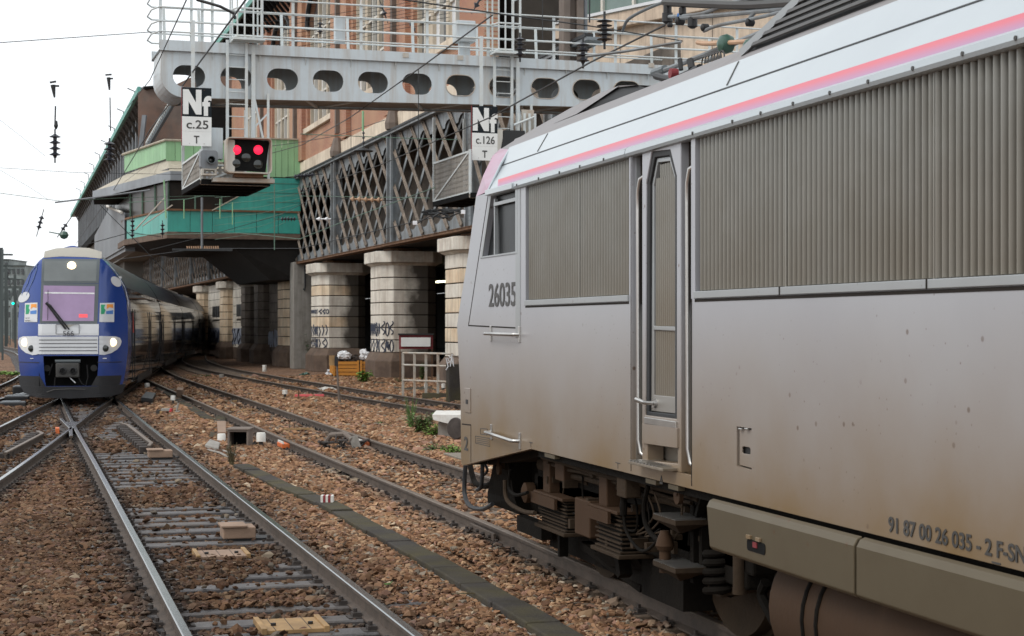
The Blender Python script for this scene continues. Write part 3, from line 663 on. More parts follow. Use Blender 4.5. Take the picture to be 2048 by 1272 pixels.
q = MB(); hx = XS - .02; a = S(1300, 806); q.lathe([(.03, 0), (.035, .03), (.02, .05)], (hx + .03, a[0] - .03, a[1]), 'X', 12); q.tube([(hx + .03, a[0] - .03, a[1]), (hx - .03, a[0] - .02, a[1] + .005), (hx - .04, a[0] + .1, a[1] + .02)], [.014, .014, .018], 8)
q.build('door_handle', M['steel'], door, smooth=True)
fr_box(loco, 'kick_plate', M['steel'], SY(1291), SY(1354), S(1320, 852)[1], S(1320, 838)[1], XS - .012, XS + .01)
sideplate(sp([(1287, 847), (1357, 856), (1357, 896), (1287, 886)]), (), .02, XS - .012).build('lower_panel', M['loco_side'], loco, bevel=.004)
for (ua, ub, ut) in ((1268, 1273, 1280), (1366, 1371, 1377)):
    q = MB(); yt = SY(ua); yb_ = SY(ub); zt = S(ua, 362 if ua < 1300 else 342)[1]; zb = 1.2; X = XS + .03
    q.tube([(X + .1, yt - .11, zt + .03), (X + .02, yt - .09, zt + .03), (X, yt - .04, zt + .01), (X, yt, zt - .08), (X, yt, zt - .2), (X, yt - .01, zb + .12), (X + .01, yt - .03, zb + .03), (X + .03, yt - .09, zb), (X + .1, yt - .1, zb)], .016, 10)
    q.build('handrail', M['steel'], loco, smooth=True)
    q = MB(); q.lathe([(.035, 0), (.03, .02)], (X + .06, yt - .1, zb), 'X', 10); q.build('handrail_foot', M['steel'], loco)
st = fr_box(loco, 'step', M['tread'], SY(1284), SY(1354), 1.172, 1.19, XS - .1, XS + .2, .003)
q = MB()
for k in range(9): y = SY(1284) - .02 - k * .062; q.box(XS - .1, XS + .1, y - .03, y, 1.19, 1.2)
q.build('tread_bars', M['steel'], st)
fr_box(loco, 'step_niche', M['loco_side'], SY(1292), SY(1355), 1.19, 1.45, XS + .2, XS + .22, 0)
# horizontal handrails on the nose side
for (ua, va, ub, vb) in ((983, 667, 1040, 669), (984, 864, 1041, 882)):
    hr = MB(); a, c = S(ua, va), S(ub, vb); X = XS - .07
    hr.tube([(XS + .02, a[0], a[1]), (X + .02, a[0], a[1]), (X, a[0] - .03, a[1]), (X, c[0] + .04, c[1]), (X + .02, c[0] + .01, c[1]), (XS + .02, c[0], c[1])], .016, 10)
    h = hr.build('grab_rail', M['steel'], loco, smooth=True)
    for y, z in (a, c): fr_box(h, 'flange', M['steel'], y - .02, y + .02, z - .07, z + .07, XS - .014, XS + .005)
# hatches
hb = sideplate(sp([(1475, 857), (1501.5, 860), (1501.5, 937), (1475, 930)]), [rr for rr in [[(y, z) for y, z in sp([(1480, 896), (1482, 893), (1495, 895), (1497, 898), (1497, 907), (1495, 909), (1482, 907), (1480, 905)])]]], .01, XS + .012).build('hatch', M['loco_side'], loco, bevel=.003)
fr_box(hb, 'hatch_cavity', M['black'], SY(1474), SY(1503), S(1488, 935)[1], S(1488, 858)[1], XS + .03, XS + .06, 0)
for u in (1482, 1494): fr_box(hb, 'hinge', M['steel'], SY(u - 3), SY(u + 3), S(u, 860)[1], S(u, 856)[1], XS - .01, XS + .01)
h2 = sideplate(sp([(930, 776), (942, 777), (942, 826), (931, 824)]), (), .012, XS - .01).build('hatch', M['loco_side'], loco, bevel=.003); fr_box(h2, 'keyhole', M['black'], SY(934), SY(938), S(936, 808)[1], S(936, 799)[1], XS - .014, XS - .008, 0)
seam(sp([(924, 848), (942, 850), (942, 925)]), .012)
fr_box(loco, 'drip_slot', M['black'], SY(1065), SY(1000), 1.2, 1.2001, XS, XS + .001, 0) if False else None
for u in (1062, 1236): 
    p = S(u, 652 + .236 * (u - 75)); seam([(p[0] + .05, p[1]), (p[0] - .05, p[1])], .006, 'jacking_mark', 'mark_grey'); seam([(p[0], p[1]), (p[0], p[1] - .04)], .006, 'jacking_mark', 'mark_grey')
p = S(1323, 960); q = MB(); q.plate([(p[0] - .03, p[1] - .025), (p[0] + .03, p[1] - .025), (p[0], p[1] + .03)], [[(p[0] - .014, p[1] - .014), (p[0] + .014, p[1] - .014), (p[0], p[1] + .013)]], .003, o=(XS - .002, 0, 0), a=(0, 1, 0), b=(0, 0, 1)); q.build('warning_triangle', M['mark_grey'], loco)
# printed boxes by the nose
for pts in ([(961, 857), (975, 858), (975, 870), (961, 868)], [(951, 872), (980, 877), (980, 893), (951, 886)]):
    y = sp(pts); seam(y + [y[0]], .006, 'data_box', 'mark_grey')
for k in range(3): a, c = S(953, 876.5 + 3.6 * k), S(978, 880.5 + 3.8 * k); seam([a, c], .005, 'data_lines', 'mark_grey')
# lettering on the side
def side_text(txt, u, v0, v1, name, sx=.62, bold=.02, u1=None, m='mark_grey', X=XS):
    y, z0 = S(u, v1, X); _, z1 = S(u, v0, X); h = z1 - z0
    size = h / .69                     # cap height of the built-in font
    T = text_mesh(txt, size, frame((X - .004, y, z0), (0, -1, 0), (0, 0, 1)), name, M[m], loco, sx, bold * size, .001)
    if u1 is not None:
        xs = [v.co.x for v in T.data.vertices]; ys = [v.co.y for v in T.data.vertices]; W = max(ys) - min(ys); want = y - SY(u1, X); top = max(ys)
        for vtx in T.data.vertices: vtx.co.y = top + (vtx.co.y - top) * want / W
    return T
side_text('26035', 978, 569, 613, 'running_number', u1=1032, bold=.012)
side_text('2', 929, 873, 899, 'cab_number', u1=936.5)
side_text('91 87 00 26 035 - 2 F-SNCF', 1778, 1033, 1062, 'vehicle_number', bold=.02, u1=2092)
p = S(1993, 1128); q = MB(); q.box(XS - .003, XS - .001, p[0] - .035, p[0] + .035, p[1], p[1] + .008); q.build('underline', M['mark_grey'], loco)
side_text('Thomas', 963, 860, 868, 'small_print', u1=974, bold=0) if False else None
# upper side: rounded trim band, livery stripe, white panels, gutter line, roof shoulder
def RS(k):                           # visible slope above the horizon -> point of the sloping upper side
    t = (k * 3.94 / .9632 - (3.327 - 2.1)) / (1 - .8 * k / .9632); return Vector((3.94 + .8 * t, 0, 3.327 + t))
def band(name, m, ka, kb, ua, ub, off=0, parent=loco, yr=YR, bevel=0, th=.02, uend=None):
    A, B = RS(ka), RS(kb); n = Vector((-1, 0, .8)).normalized()
    ya, yb = PX(ua, 400, A.x).y, PX(ub, 400, B.x).y
    q = MB(); pts = [(A.x, ya, A.z), (B.x, yb, B.z), (B.x, yr, B.z), (A.x, yr, A.z)]; pts = [Vector(p) + n * off for p in pts]
    q.add(pts + [p - n * th for p in pts], [(0, 1, 2, 3), (7, 6, 5, 4), (0, 4, 5, 1), (1, 5, 6, 2), (2, 6, 7, 3), (3, 7, 4, 0)])
    return q.build(name, m, parent, bevel=bevel)
yt0, ytj, ytj2 = SY(985), SY(1257), SY(1385)
def trim(y0, y1, name):
    q = MB(); pr = [(0, 3.265), (-.022, 3.27), (-.03, 3.29), (-.022, 3.325), (0, 3.34), (.03, 3.34), (.03, 3.265)]
    q.v = [Vector((XS + a, y, z)) for y in (y0, y1) for a, z in pr]; n = len(pr)
    q.f = [(k, (k + 1) % n, n + (k + 1) % n, n + k) for k in range(n)] + [tuple(range(n))[::-1], tuple(range(n, 2 * n))]; return q.build(name, M['loco_white'], loco)
trim(yt0, ytj + .006, 'trim_rail'); t2 = trim(ytj - .006, YR, 'trim_rail')
us = [1040, 1084, 1126, 1167, 1215, 1394, 1474, 1531, 1596, 1670, 1747, 1837, 1937, 2044]
for u in us:
    q = MB(); q.lathe([(.011, 0), (.011, .01)], (XS - .034, SY(u), 3.295), 'X', 8); q.build('rivet', M['mark_grey'], t2)
band('lower_roof_panel', M['loco_white'], .2995, .345, 978, 1002)
s1 = band('livery_stripe', M['stripe'], .3015, .317, 996, 997, .004)
band('gutter', M['rubber'], .3445, .3465, 1003, 1003, .003, th=.004)
band('upper_roof_panel', M['loco_white'], .3462, .378, 1003, 1019, .003)
sh = MB(); P0 = RS(.378)
sh.add([(P0.x, PX(1019, 300, P0.x).y, P0.z), (4.56, PX(1030, 300, 4.56).y, 3.955), (4.56, YR, 3.955), (P0.x, YR, P0.z)], [(0, 1, 2, 3)])
sh.add([(4.56, PX(1030, 300, 4.56).y, 3.955), (6.3, PX(1030, 300, 4.56).y, 3.955), (6.3, YR, 3.955), (4.56, YR, 3.955)], [(0, 1, 2, 3)]); sh.build('roof', M['loco_roof'], loco)
for (ua, ub) in ((1076, 1096), (1455, 1478)):
    A, B = RS(.3485), RS(.376); a = Vector((A.x - .003, PX(ua, 300, A.x).y, A.z + .003)); c = Vector((B.x - .003, PX(ub, 300, B.x).y, B.z + .003)); q = MB(); q.bar(a, c, .012, .008, upv=(-1, 0, .8)); q.build('panel_seam', M['mark_grey'], loco)
# pink nose cap
c1 = [(952, 393, 3.94), (975, 383, 3.945), (1003, 326, RS(.345).x), (1019, 299, RS(.378).x), (1001, 297, 4.45), (985, 312, 4.2), (966, 352, 4.02)]
q = MB(); q.add([PX(*p) for p in c1], [tuple(range(7))]); q.build('nose_cap', M['pink'], loco)
q = MB(); a = [PX(975, 384, 3.935), PX(1003, 326, RS(.345).x - .01), PX(1019, 299, RS(.378).x - .01)]; q.tube(a, .012, 6); q.build('nose_seam', M['loco_white'], loco)
# cab roof fairing with its dark open rear
hp = [(1000, 299, 4.5), (1035, 277, 4.65), (1070, 256, 4.75), (1143, 215, 4.75), (1199, 186, 4.75), (1239, 171, 4.75), (1272, 170, 4.8)]
bt = [(1006, 305, 4.4), (1040, 283, 4.5), (1078, 263, 4.56), (1110, 246, 4.56), (1153, 228, 4.56), (1196, 200, 4.65), (1232, 175, 4.74)]
q = MB(); a = [PX(*p) for p in hp]; c = [PX(*p) for p in bt]; e = [p + Vector((1.3, 0, 0)) for p in a]; n = 7
q.add(a + c + e, [(n + k, n + k + 1, k + 1, k) for k in range(n - 1)] + [(k, k + 1, 2 * n + k + 1, 2 * n + k) for k in range(n - 1)]); q.build('cab_roof_fairing', M['loco_roof'], loco)
q = MB(); q.add([PX(1153, 228.5, 4.58), PX(1196, 201, 4.66), PX(1232, 176, 4.75), PX(1275, 171, 4.82), PX(1296, 176, 4.82), PX(1296, 190, 4.82)], [(0, 1, 2, 3, 4, 5)]); q.build('fairing_opening', M['black'], loco)
# black radiator grille on the roof
gy = PX(1492, 100, 4.42).y; rg = MB(); rg.add([(4.42, gy, 3.87), (4.42, YR, 3.87), (4.85, YR, 4.55), (4.85, gy - 1.35, 4.55)], [(0, 1, 2, 3)]); rg.add([(4.42, gy, 3.87), (4.85, gy - 1.35, 4.55), (6.2, gy - 1.35, 4.55), (6.3, gy, 3.87)], [(0, 1, 2, 3)])
rg = rg.build('roof_grille', M['black'], loco)
for k in range(13):
    f = (k + .5) / 13; a = Vector((4.42 + .43 * f, gy - 1.35 * f - .06, 3.87 + .68 * f)); c = a.copy(); c.y = YR
    q = MB(); q.bar(a + Vector((-.02, 0, .008)), c + Vector((-.02, 0, .008)), .03, .012, upv=(-1, 0, .6)); q.build('slat', M['mark_grey'], rg)
q = MB(); q.bar((4.41, gy + .03, 3.87), (4.84, gy - 1.32, 4.56), .05, .05); q.build('grille_edge', M['loco_frame'], rg)
# skirt panels
XK = 3.87
def skirt(y0, y1, z0, z1, slant, name='skirt'):
    q = MB(); yb0 = y0 - slant; pr = [(0.05, z1 + .012), (.02, z1), (0, z1 - .035), (0, z0 + .02), (.02, z0), (.05, z0)]
    q.v = [Vector((XK + a, (y0 - slant * (z1 - z) / (z1 - z0)), z)) for a, z in pr] + [Vector((XK + a, y1, z)) for a, z in pr]; n = len(pr)
    q.f = [(k, k + 1, n + k + 1, n + k) for k in range(n - 1)] + [tuple(range(n))[::-1], tuple(range(n, 2 * n)), (n - 1, 0, n, 2 * n - 1)]; return q.build(name, M['skirt'], loco, bevel=.006)
ksh = (SY(1412, XK), SY(1707, XK), SY(1712, XK))
s1 = skirt(ksh[0], ksh[1], .762, 1.052, .06); s2 = skirt(ksh[2], YR, .762, 1.052, 0)
a, c = S(1495, 1076, XK), S(1531, 1112, XK)
q = MB(); q.plate(rrect(c[0], a[0], c[1] + .003, a[1] - .003, .02), (), .004, o=(XK - .002, 0, 0), a=(0, 1, 0), b=(0, 0, 1)); hl = q.build('inspection_hole', M['black_matt'], s1)
fr_box(hl, 'red_valve', M['maroon'], SY(1508, XK), SY(1516, XK), c[1] + .06, a[1] - .04, XK - .01, XK, 0)
for u in (1500, 1519): fr_box(hl, 'tab', M['loco_side'], SY(u - 4, XK), SY(u + 4, XK), a[1] + .0, a[1] + .022, XK - .015, XK, .002)
fr_box(loco, 'under_sill', M['mud_dark'], SY(1065), YR, 1.02, 1.085, XS + .05, XS + .2, 0)
for u in (1098, 1300, 1345): fr_box(loco, 'sill_tab', M['skirt'], SY(u - 10), SY(u + 10), 1.045, 1.075, XS + .005, XS + .05, 0)
# tank under the body
q = MB(); ty0 = PX(1572, 1150, 4.15).y; q.lathe([(.30, 0), (.40, -.05), (.42, -.1), (.42, -7.5)], (4.42, ty0, .5), 'Y', 32); tk = q.build('tank', M['tank'], loco, smooth=True)
for k in (.55, .72): q = MB(); q.lathe([(.425, 0), (.432, .01), (.425, .04)], (4.42, ty0 - k, .5), 'Y', 32); q.build('tank_strap', M['mud_dark'], tk)
# ---- bogie
by2 = PX(1482, 1230, 4.6).y; by1 = by2 + 2.8
bg_ = MB(); bg_.box(4.25, 4.42, by2 - 1.0, by1 + 1.0, .55, .8); bg_.box(4.25, 6.55, by2 - .9, by1 + .9, .45, .95); bogie = bg_.build('bogie_frame', M['mud_dark'], loco, bevel=.02)
for yy in (by1, by2):
    q = MB(); q.lathe([(.1, -.03), (.24, -.02), (.26, 0), (.52, .03), (.6, 0), (.625, 0), (.625, .1), (.66, .105), (.66, .135), (.2, .135)], (4.57, yy, .625), 'X', 48); wl = q.build('wheel', M['mud'], bogie, smooth=True)
    q = MB(); q.lathe([(.13, 0), (.15, .03), (.15, .25)], (4.32, yy, .62), 'X', 20); q.build('axle_box', M['mud_dark'], wl)
    q = MB(); q.lathe([(.1, 0), (.1, 1.5)], (4.6, yy, .625), 'X', 16); q.box(6.08, 6.2, yy - .6, yy + .6, .03, 1.2); q.build('axle', M['mud_dark'], wl)
def coil(c, r, h, wr, turns, parent, m='mud'):
    q = MB(); n = turns * 14; q.tube([(c[0] + r * math.cos(2 * math.pi * k / 14), c[1] + r * math.sin(2 * math.pi * k / 14), c[2] + h * k / n) for k in range(n + 1)], wr, 8); return q.build('coil_spring', M[m], parent, smooth=True)
cy = PX(1438, 1135, 4.25).y; coil((4.25, cy, .36), .085, .3, .025, 5, bogie, 'mud_dark'); coil((4.25, cy + .0, .38), .05, .26, .02, 5, bogie, 'mud_dark')
# underframe: curved links and brake gear behind the steps
def rubber_stack(u0, u1, v0, v1, X, first):
    yy0, yy1 = SY(u0, X), SY(u1, X); zt = S(u0, v0, X)[1]; zb = S(u0, v1, X)[1]; 
    s_ = fr_box(loco, 'suspension_stack', M['mud'], yy0 + .03, yy1 - .03, zb - .03, zb, X - .02, X + .34, .006)
    n = 9
    for k in range(n):
        z = zb + (zt - zb) * k / n; gsh = .012 * (k % 2); fr_box(s_, 'rubber_layer', M['mud'], yy0 - .01, yy1 + .01, z + .006, z + (zt - zb) / n * .62, X + .004 + gsh, X + .32, .003)
        fr_box(s_, 'spacer', M['mud_dark'], yy0 - .03, yy1 + .03, z, z + (zt - zb) / n, X + .03, X + .3, 0)
    fr_box(s_, 'top_plate', M['tank'], yy0 + .02, yy1 - .02, zt, zt + .025, X - .03, X + .33, .004)
    q = MB(); q.add([(X - .03, yy0 + .02, zt + .02), (X - .03, yy1 + .12, zt + .02), (X - .05, yy1 + .12, zt - .08), (X - .05, yy0 + .02, zt - .06)], [(0, 1, 2, 3)]); q.box(X - .055, X - .03, yy1 + .12, yy0 + .02, zt - .08, zt + .01); q.build('lip', M['tank'], s_)
    pz = (yy0 * .75 + yy1 * .25); q = MB(); q.box(X + .01, X + .25, pz - .12, pz + .07, zt + .02, 1.06); q.build('support_post', M['tank'], s_, bevel=.01); return s_
rubber_stack(1075, 1130, 985, 1045, 4.15, True); rubber_stack(1188, 1240, 1013, 1090, 4.1, False)
fr_box(loco, 'equipment_box', M['tank'], SY(1156, 4.15), SY(1186, 4.15), .45, .74, 4.12, 4.4, .012)
q = MB(); a = PX(1150, 950, 4.3); q.tube([a + Vector((0, .9, .02)), a + Vector((0, .2, .02)), a + Vector((0, -.5, 0))], .07, 12); q.build('air_reservoir', M['mud'], loco, smooth=True)
fr_box(loco, 'valve_block', M['tank'], SY(1128, 4.2), SY(1146, 4.2), .83, .98, 4.12, 4.25, .01)
for (u, va, vb) in ((1088, 915, 985),): pass
# footsteps under the entrance
for z in (.84, .53):
    y = SY(1300, 3.95); s_ = MB(); s_.box(3.97, 4.2, y - .42, y, z - .03, z); s_.add([(3.97, y, z - .03), (3.97, y - .42, z - .03), (4.2, y - .42, z - .03), (4.2, y, z - .03), (4.05, y - .3, z - .1), (4.2, y - .1, z - .1)], [(0, 1, 4), (1, 2, 4), (2, 5, 4), (0, 4, 5), (0, 5, 3)]); s_ = s_.build('footstep', M['mud'], loco)
    q = MB()
    for k in range(12): q.bar((3.975, y - .01 - k * .035, z + .004), (4.19, y - .01 - k * .035, z + .004), .012, .01)
    q.build('tread_bars', M['steel'], s_)
q = MB(); y = SY(1380, 4.15)
q.bar((4.2, y + .02, .4), (4.2, y + .02, 1.05), .06, .06); q.bar((4.2, y - .12, .5), (4.2, y - .12, 1.05), .05, .05); q.bar((4.2, y - .0, .8), (4.1, y - .4, 1.06), .05, .05); q.bar((4.15, y - .15, .95), (4.15, y - .35, 1.05), .05, .04); q.build('step_bracket', M['mud_dark'], loco)
q = MB(); p = PX(1357, 992, 4.02); q.lathe([(.055, -.015), (.055, .015)], p, 'X', 16); q.bar(p, p + Vector((0.02, 0, .12)), .05, .05); q.build('lifting_eye', M['tank'], loco)
q = MB(); p = PX(1330, 1085, 4.05); q.lathe([(.05, -.05), (.065, -.02), (.05, .03), (.03, .08)], p, 'Z', 14); q.lathe([(.04, -.2), (.04, .0)], p, 'Z', 10); q.build('sander_valve', M['tank'], loco, smooth=True)
# hoses and cables below the sill
def hose(name, pts, r=.016, m='mud_dark', X=4.05, parent=None):
    q = MB(); p_ = [PX(u, v, X + (rest[0] if rest else 0)) for u, v, *rest in pts]; 
    sm = []
    for i in range(len(p_) - 1):
        a = p_[max(i - 1, 0)]; b_ = p_[i]; c = p_[i + 1]; d = p_[min(i + 2, len(p_) - 1)]
        for k in range(5): t = k / 5; sm.append(.5 * ((2 * b_) + (c - a) * t + (2 * a - 5 * b_ + 4 * c - d) * t * t + (3 * b_ - a - 3 * c + d) * t ** 3))
    sm.append(p_[-1]); q.tube(sm, r, 8); return q.build(name, M[m], parent or loco, smooth=True)
hose('cable', [(1247, 950), (1247, 1000), (1252, 1060), (1283, 1102), (1312, 1085), (1318, 1070)], .012)
hose('cable', [(1297, 970), (1288, 1010), (1292, 1050), (1312, 1077), (1330, 1080)], .018)
hose('cable', [(1020, 940), (1018, 975), (1032, 990), (1055, 985)], .016)
hose('cable', [(1010, 960), (1014, 1000), (1045, 1022), (1070, 1026)], .02, 'mud')
hose('brake_hose', [(931, 930), (929, 985), (940, 1012), (965, 1018), (985, 1008)], .024, 'rubber', 4.3)
hose('brake_hose', [(965, 925), (963, 970), (955, 980)], .02, 'rubber', 4.2)
hose('brake_hose', [(968, 925), (975, 940), (968, 950)], .014, 'rubber', 4.25)
hose('brake_hose', [(940, 930), (950, 965), (970, 972), (985, 965)], .03, 'mud_dark', 4.4)
hose('pipe', [(1400, 1010), (1385, 1050), (1380, 1090)], .02, 'mud_dark', 4.2)
hose('pipe', [(1532, 1165), (1524, 1190), (1540, 1225), (1555, 1250), (1575, 1262)], .035, 'mud_dark', 4.3)
hose('pipe', [(1560, 1150), (1545, 1200), (1548, 1240)], .03, 'mud_dark', 4.35)
fr_box(loco, 'junction_box', M['mud'], SY(1238, 4.02), SY(1256, 4.02), .88, 1.03, 4.0, 4.12, .01)
q = MB(); p = PX(1247, 1008, 4.05); q.lathe([(.025, -.08), (.03, -.02), (.022, .06)], p, 'Z', 10); q.build('cable_gland', M['mud_dark'], loco)
rq = random.Random(6)
for k, (X_, z_, r_) in enumerate(((4.12, .98, .02), (4.16, .93, .014), (4.2, .88, .025), (4.24, 1.0, .03))):
    ya_, yb2 = SY(1085 + 20 * k, X_), SY(1398 - 15 * k, X_); q = MB(); q.tube([Vector((X_, ya_ + (yb2 - ya_) * j / 8, z_ + rq.uniform(-.012, .012))) for j in range(9)], r_, 8); q.build('conduit', M['mud'], loco, smooth=True)
q = MB()
for k in range(46): X_ = rq.uniform(4.1, 4.35); y_ = rq.uniform(SY(1400, X_), SY(1080, X_)); z_ = rq.uniform(.45, 1.02); s_ = rq.uniform(.012, .035); q.box(X_, X_ + .12, y_ - s_, y_ + s_, z_ - s_ * 1.3, z_ + s_ * 1.3)
q.build('brackets', M['mud'], loco)['kind'] = 'stuff'
for k in range(9):
    u_ = rq.uniform(1100, 1390); hose('cable', [(u_, 935 + .25 * (u_ - 1100)), (u_ + rq.uniform(-15, 15), 985 + .25 * (u_ - 1100)), (u_ + rq.uniform(-30, 30), 1020 + .25 * (u_ - 1100)), (u_ + rq.uniform(-45, 45), 1010 + .25 * (u_ - 1100))], .008, 'mud_dark' if k % 2 else 'mud', rq.uniform(4.05, 4.3))
# nose underside: step, lifeguard, buffer beam gear
fs = fr_box(loco, 'front_step', M['tread'], SY(920, 4.15), SY(958, 4.15), .79, .81, 3.98, 4.3, .004)
q = MB(); q.bar((4.0, SY(926, 4.0), .8), (4.0, SY(926, 4.0), 1.1), .025, .025); q.bar((4.02, SY(958, 4.05), .8), (4.02, SY(958, 4.05), 1.1), .02, .02); q.build('step_hanger', M['mud_dark'], fs)
q = MB(); y = SY(985, 4.3); q.add([PX(987, 925, 4.25), PX(1015, 920, 4.25), PX(1030, 1000, 4.35), PX(1040, 1030, 4.4), PX(975, 1005, 4.35), PX(975, 985, 4.35)], [(0, 1, 2, 3, 4, 5)]); n = len(q.v); q.v += [p + Vector((.5, 0, 0)) for p in q.v]; q.f += [(11, 10, 9, 8, 7, 6)] + [(k, (k + 1) % 6, 6 + (k + 1) % 6, 6 + k) for k in range(6)]; q.build('lifeguard', M['mud_dark'], loco)
fr_box(loco, 'brake_reservoir', M['mud_dark'], SY(1030, 4.5), SY(1075, 4.5), .35, .95, 4.5, 5.4, .05)
q = MB(); p = PX(998, 937, 4.2); q.lathe([(.06, -.012), (.06, .012)], p, 'X', 16); q.bar(p + Vector((.02, 0, 0)), p + Vector((.02, 0, .12)), .06, .04); q.build('lifting_eye', M['tank'], loco)
q = MB(); p = PX(1060, 985, 4.2); q.lathe([(.05, -.07), (.09, -.05), (.09, .03), (.05, .06)], p, 'X', 16); q.build('brake_cylinder', M['tank'], loco, smooth=True)
q = MB(); q.box(4.3, 4.4, SY(1070, 4.3) - .2, SY(1070, 4.3) + .6, .2, .34); q.bar((4.35, SY(1115, 4.3), .4), (4.35, SY(1115, 4.3), .12), .08, .05); q.bar((4.35, SY(1160, 4.3), .3), (4.55, SY(1230, 4.3), .06), .1, .06); q.bar((4.3, SY(1240, 4.3), .42), (4.3, SY(1250, 4.3), .2), .1, .08); q.build('brake_rigging', M['mud_dark'], bogie)
q = MB(); q.add([PX(1195, 1085, 4.3), PX(1260, 1100, 4.3), PX(1290, 1140, 4.4), PX(1190, 1130, 4.4)], [(0, 1, 2, 3)]); q.box(4.45, 4.6, SY(1300, 4.45), SY(1100, 4.45), .12, .5); q.box(4.35, 4.6, SY(1380, 4.4), SY(1296, 4.4), .1, .6); q.build('brake_beam', M['mud_dark'], bogie)
q = MB(); pts = [PX(1425, 1165, 4.3), PX(1470, 1175, 4.3), PX(1490, 1168, 4.3), PX(1490, 1182, 4.3), PX(1440, 1195, 4.3), PX(1405, 1180, 4.3)]; q.add(pts + [p + Vector((.1, 0, 0)) for p in pts], [(0, 1, 2, 3, 4, 5), (11, 10, 9, 8, 7, 6)] + [(k, (k + 1) % 6, 6 + (k + 1) % 6, 6 + k) for k in range(6)]); q.build('spring_seat', M['mud'], bogie)
q = MB(); q.lathe([(.045, 0), (.045, .3), (.06, .31), (.06, .36)], (4.24, SY(1480, 4.24), .42), 'Z', 14); q.build('damper', M['mud'], bogie, smooth=True)
# ---- pantograph and roof gear
pan = MB()
X = 5.0
def rod(name, pts, r, m='mark_grey', X=X, parent=None): return hose(name, pts, r, m, X, parent or loco)
pa = rod('pantograph_arm', [(1322, 143), (1395, 115), (1480, 82), (1556, 52)], .022, 'girder')
rod('knuckle', [(1308, 146), (1322, 141), (1330, 138)], .035, 'zinc', parent=pa); rod('elbow', [(1553, 53), (1566, 47)], .03, 'orange', parent=pa); rod('elbow_joint', [(1566, 47), (1600, 36)], .035, 'zinc', parent=pa)
rod('horn', [(1245, 63), (1253, 43), (1268, 31), (1300, 15), (1340, 0), (1370, -10)], .014, 'zinc', parent=pa)
rod('contact_strip', [(1330, 4), (1420, 8), (1500, 10), (1600, 4)], .035, 'mark_grey', parent=pa)
rod('tie_rod', [(1360, 36), (1440, 30), (1640, 10)], .018, 'girder', parent=pa); rod('tie_rod', [(1408, 62), (1440, 50), (1530, 32), (1620, 5)], .014, 'girder', parent=pa); rod('tie_rod', [(1330, 34), (1400, 28), (1460, 6), (1530, -8)], .016, 'girder', parent=pa)
rod('tie_rod', [(1500, 35), (1530, 5), (1550, -8)], .014, 'girder', parent=pa)
q = MB()
for (u, v, r) in ((1335, 18, .035), (1335, 35, .045), (1340, 50, .02), (1360, 42, .035), (1385, 45, .04), (1410, 55, .03), (1365, 22, .03), (1580, 38, .05), (1500, 45, .03)): q.lathe([(r * .4, -r * 1.2), (r, -r * .8), (r, r * .8), (r * .4, r * 1.2)], PX(u, v, X), 'Z' if u % 2 else 'X', 12)
q.build('head_fittings', M['black'], pa)
rod('blue_clamp', [(1358, 40), (1360, 28)], .024, 'logo_blue', parent=pa)
def insulator(p, n, r, h, parent=None, m='insul_green', axis='Z', core=.45, name='insulator'):
    pr = []
    for k in range(n):
        a = h * k / n; pr += [(r * core, a), (r * core, a + h / n * .35), (r, a + h / n * .5), (r * .9, a + h / n * .62), (r * core, a + h / n * .8)]
    q = MB(); q.lathe(pr, p, axis, 14); return q.build(name, M[m], parent, smooth=True)
for (u, v, r, m_) in ((1452, 88, .075, 'insul_green'), (1500, 92, .055, 'leaf_bright'), (1520, 88, .05, 'insul_green')):
    q = MB(); q.lathe([(.02, -r * .9), (r * .8, -r * .6), (r, 0), (r * .8, r * .6), (.02, r * .9)], PX(u, v, 4.95), 'X', 16); q.build('roof_insulator', M[m_ if m_ != 'leaf_bright' else 'insul_green'], loco, smooth=True)
rod('busbar', [(1395, 85), (1425, 87), (1560, 78), (1600, 70)], .018, 'insul_tan', 4.95)
for k in range(7):
    p = PX(1408 + k * 6, 128 - k * 2, 4.9); q = MB(); q.tube([p + Vector((0, .045 * math.cos(t), .055 * math.sin(t) + .0)) for t in [math.pi * j / 10 for j in range(11)]], .006, 6); q.build('spring_turn', M['mark_grey'], loco)
q = MB(); q.lathe([(.04, -.03), (.04, .03)], PX(1347, 147, 4.8), 'X', 16); q.build('red_cap', M['maroon'], loco)
rod('base_frame', [(1312, 152), (1350, 158), (1400, 135)], .03, 'black', 4.85)
rod('base_frame', [(1360, 118), (1362, 140)], .02, 'black', 4.85); rod('base_frame', [(1380, 120), (1384, 138)], .03, 'black', 4.85)
# ================================================================== VIADUCT, BRICK BUILDING, SIGNAL CABIN (building frame: x across, y along)
XB = 16.0; B4 = MB_B
def bthing(name, label, cat, x, y, z=0, group=None):
    w_ = B4 @ Vector((x, y, z)); o = thing(name, label, cat, w_, PHI - TH, group); return o
ZGB, ZGT = 5.42, 10.05
rz = PHI - TH
def BM(): return MB(B4)
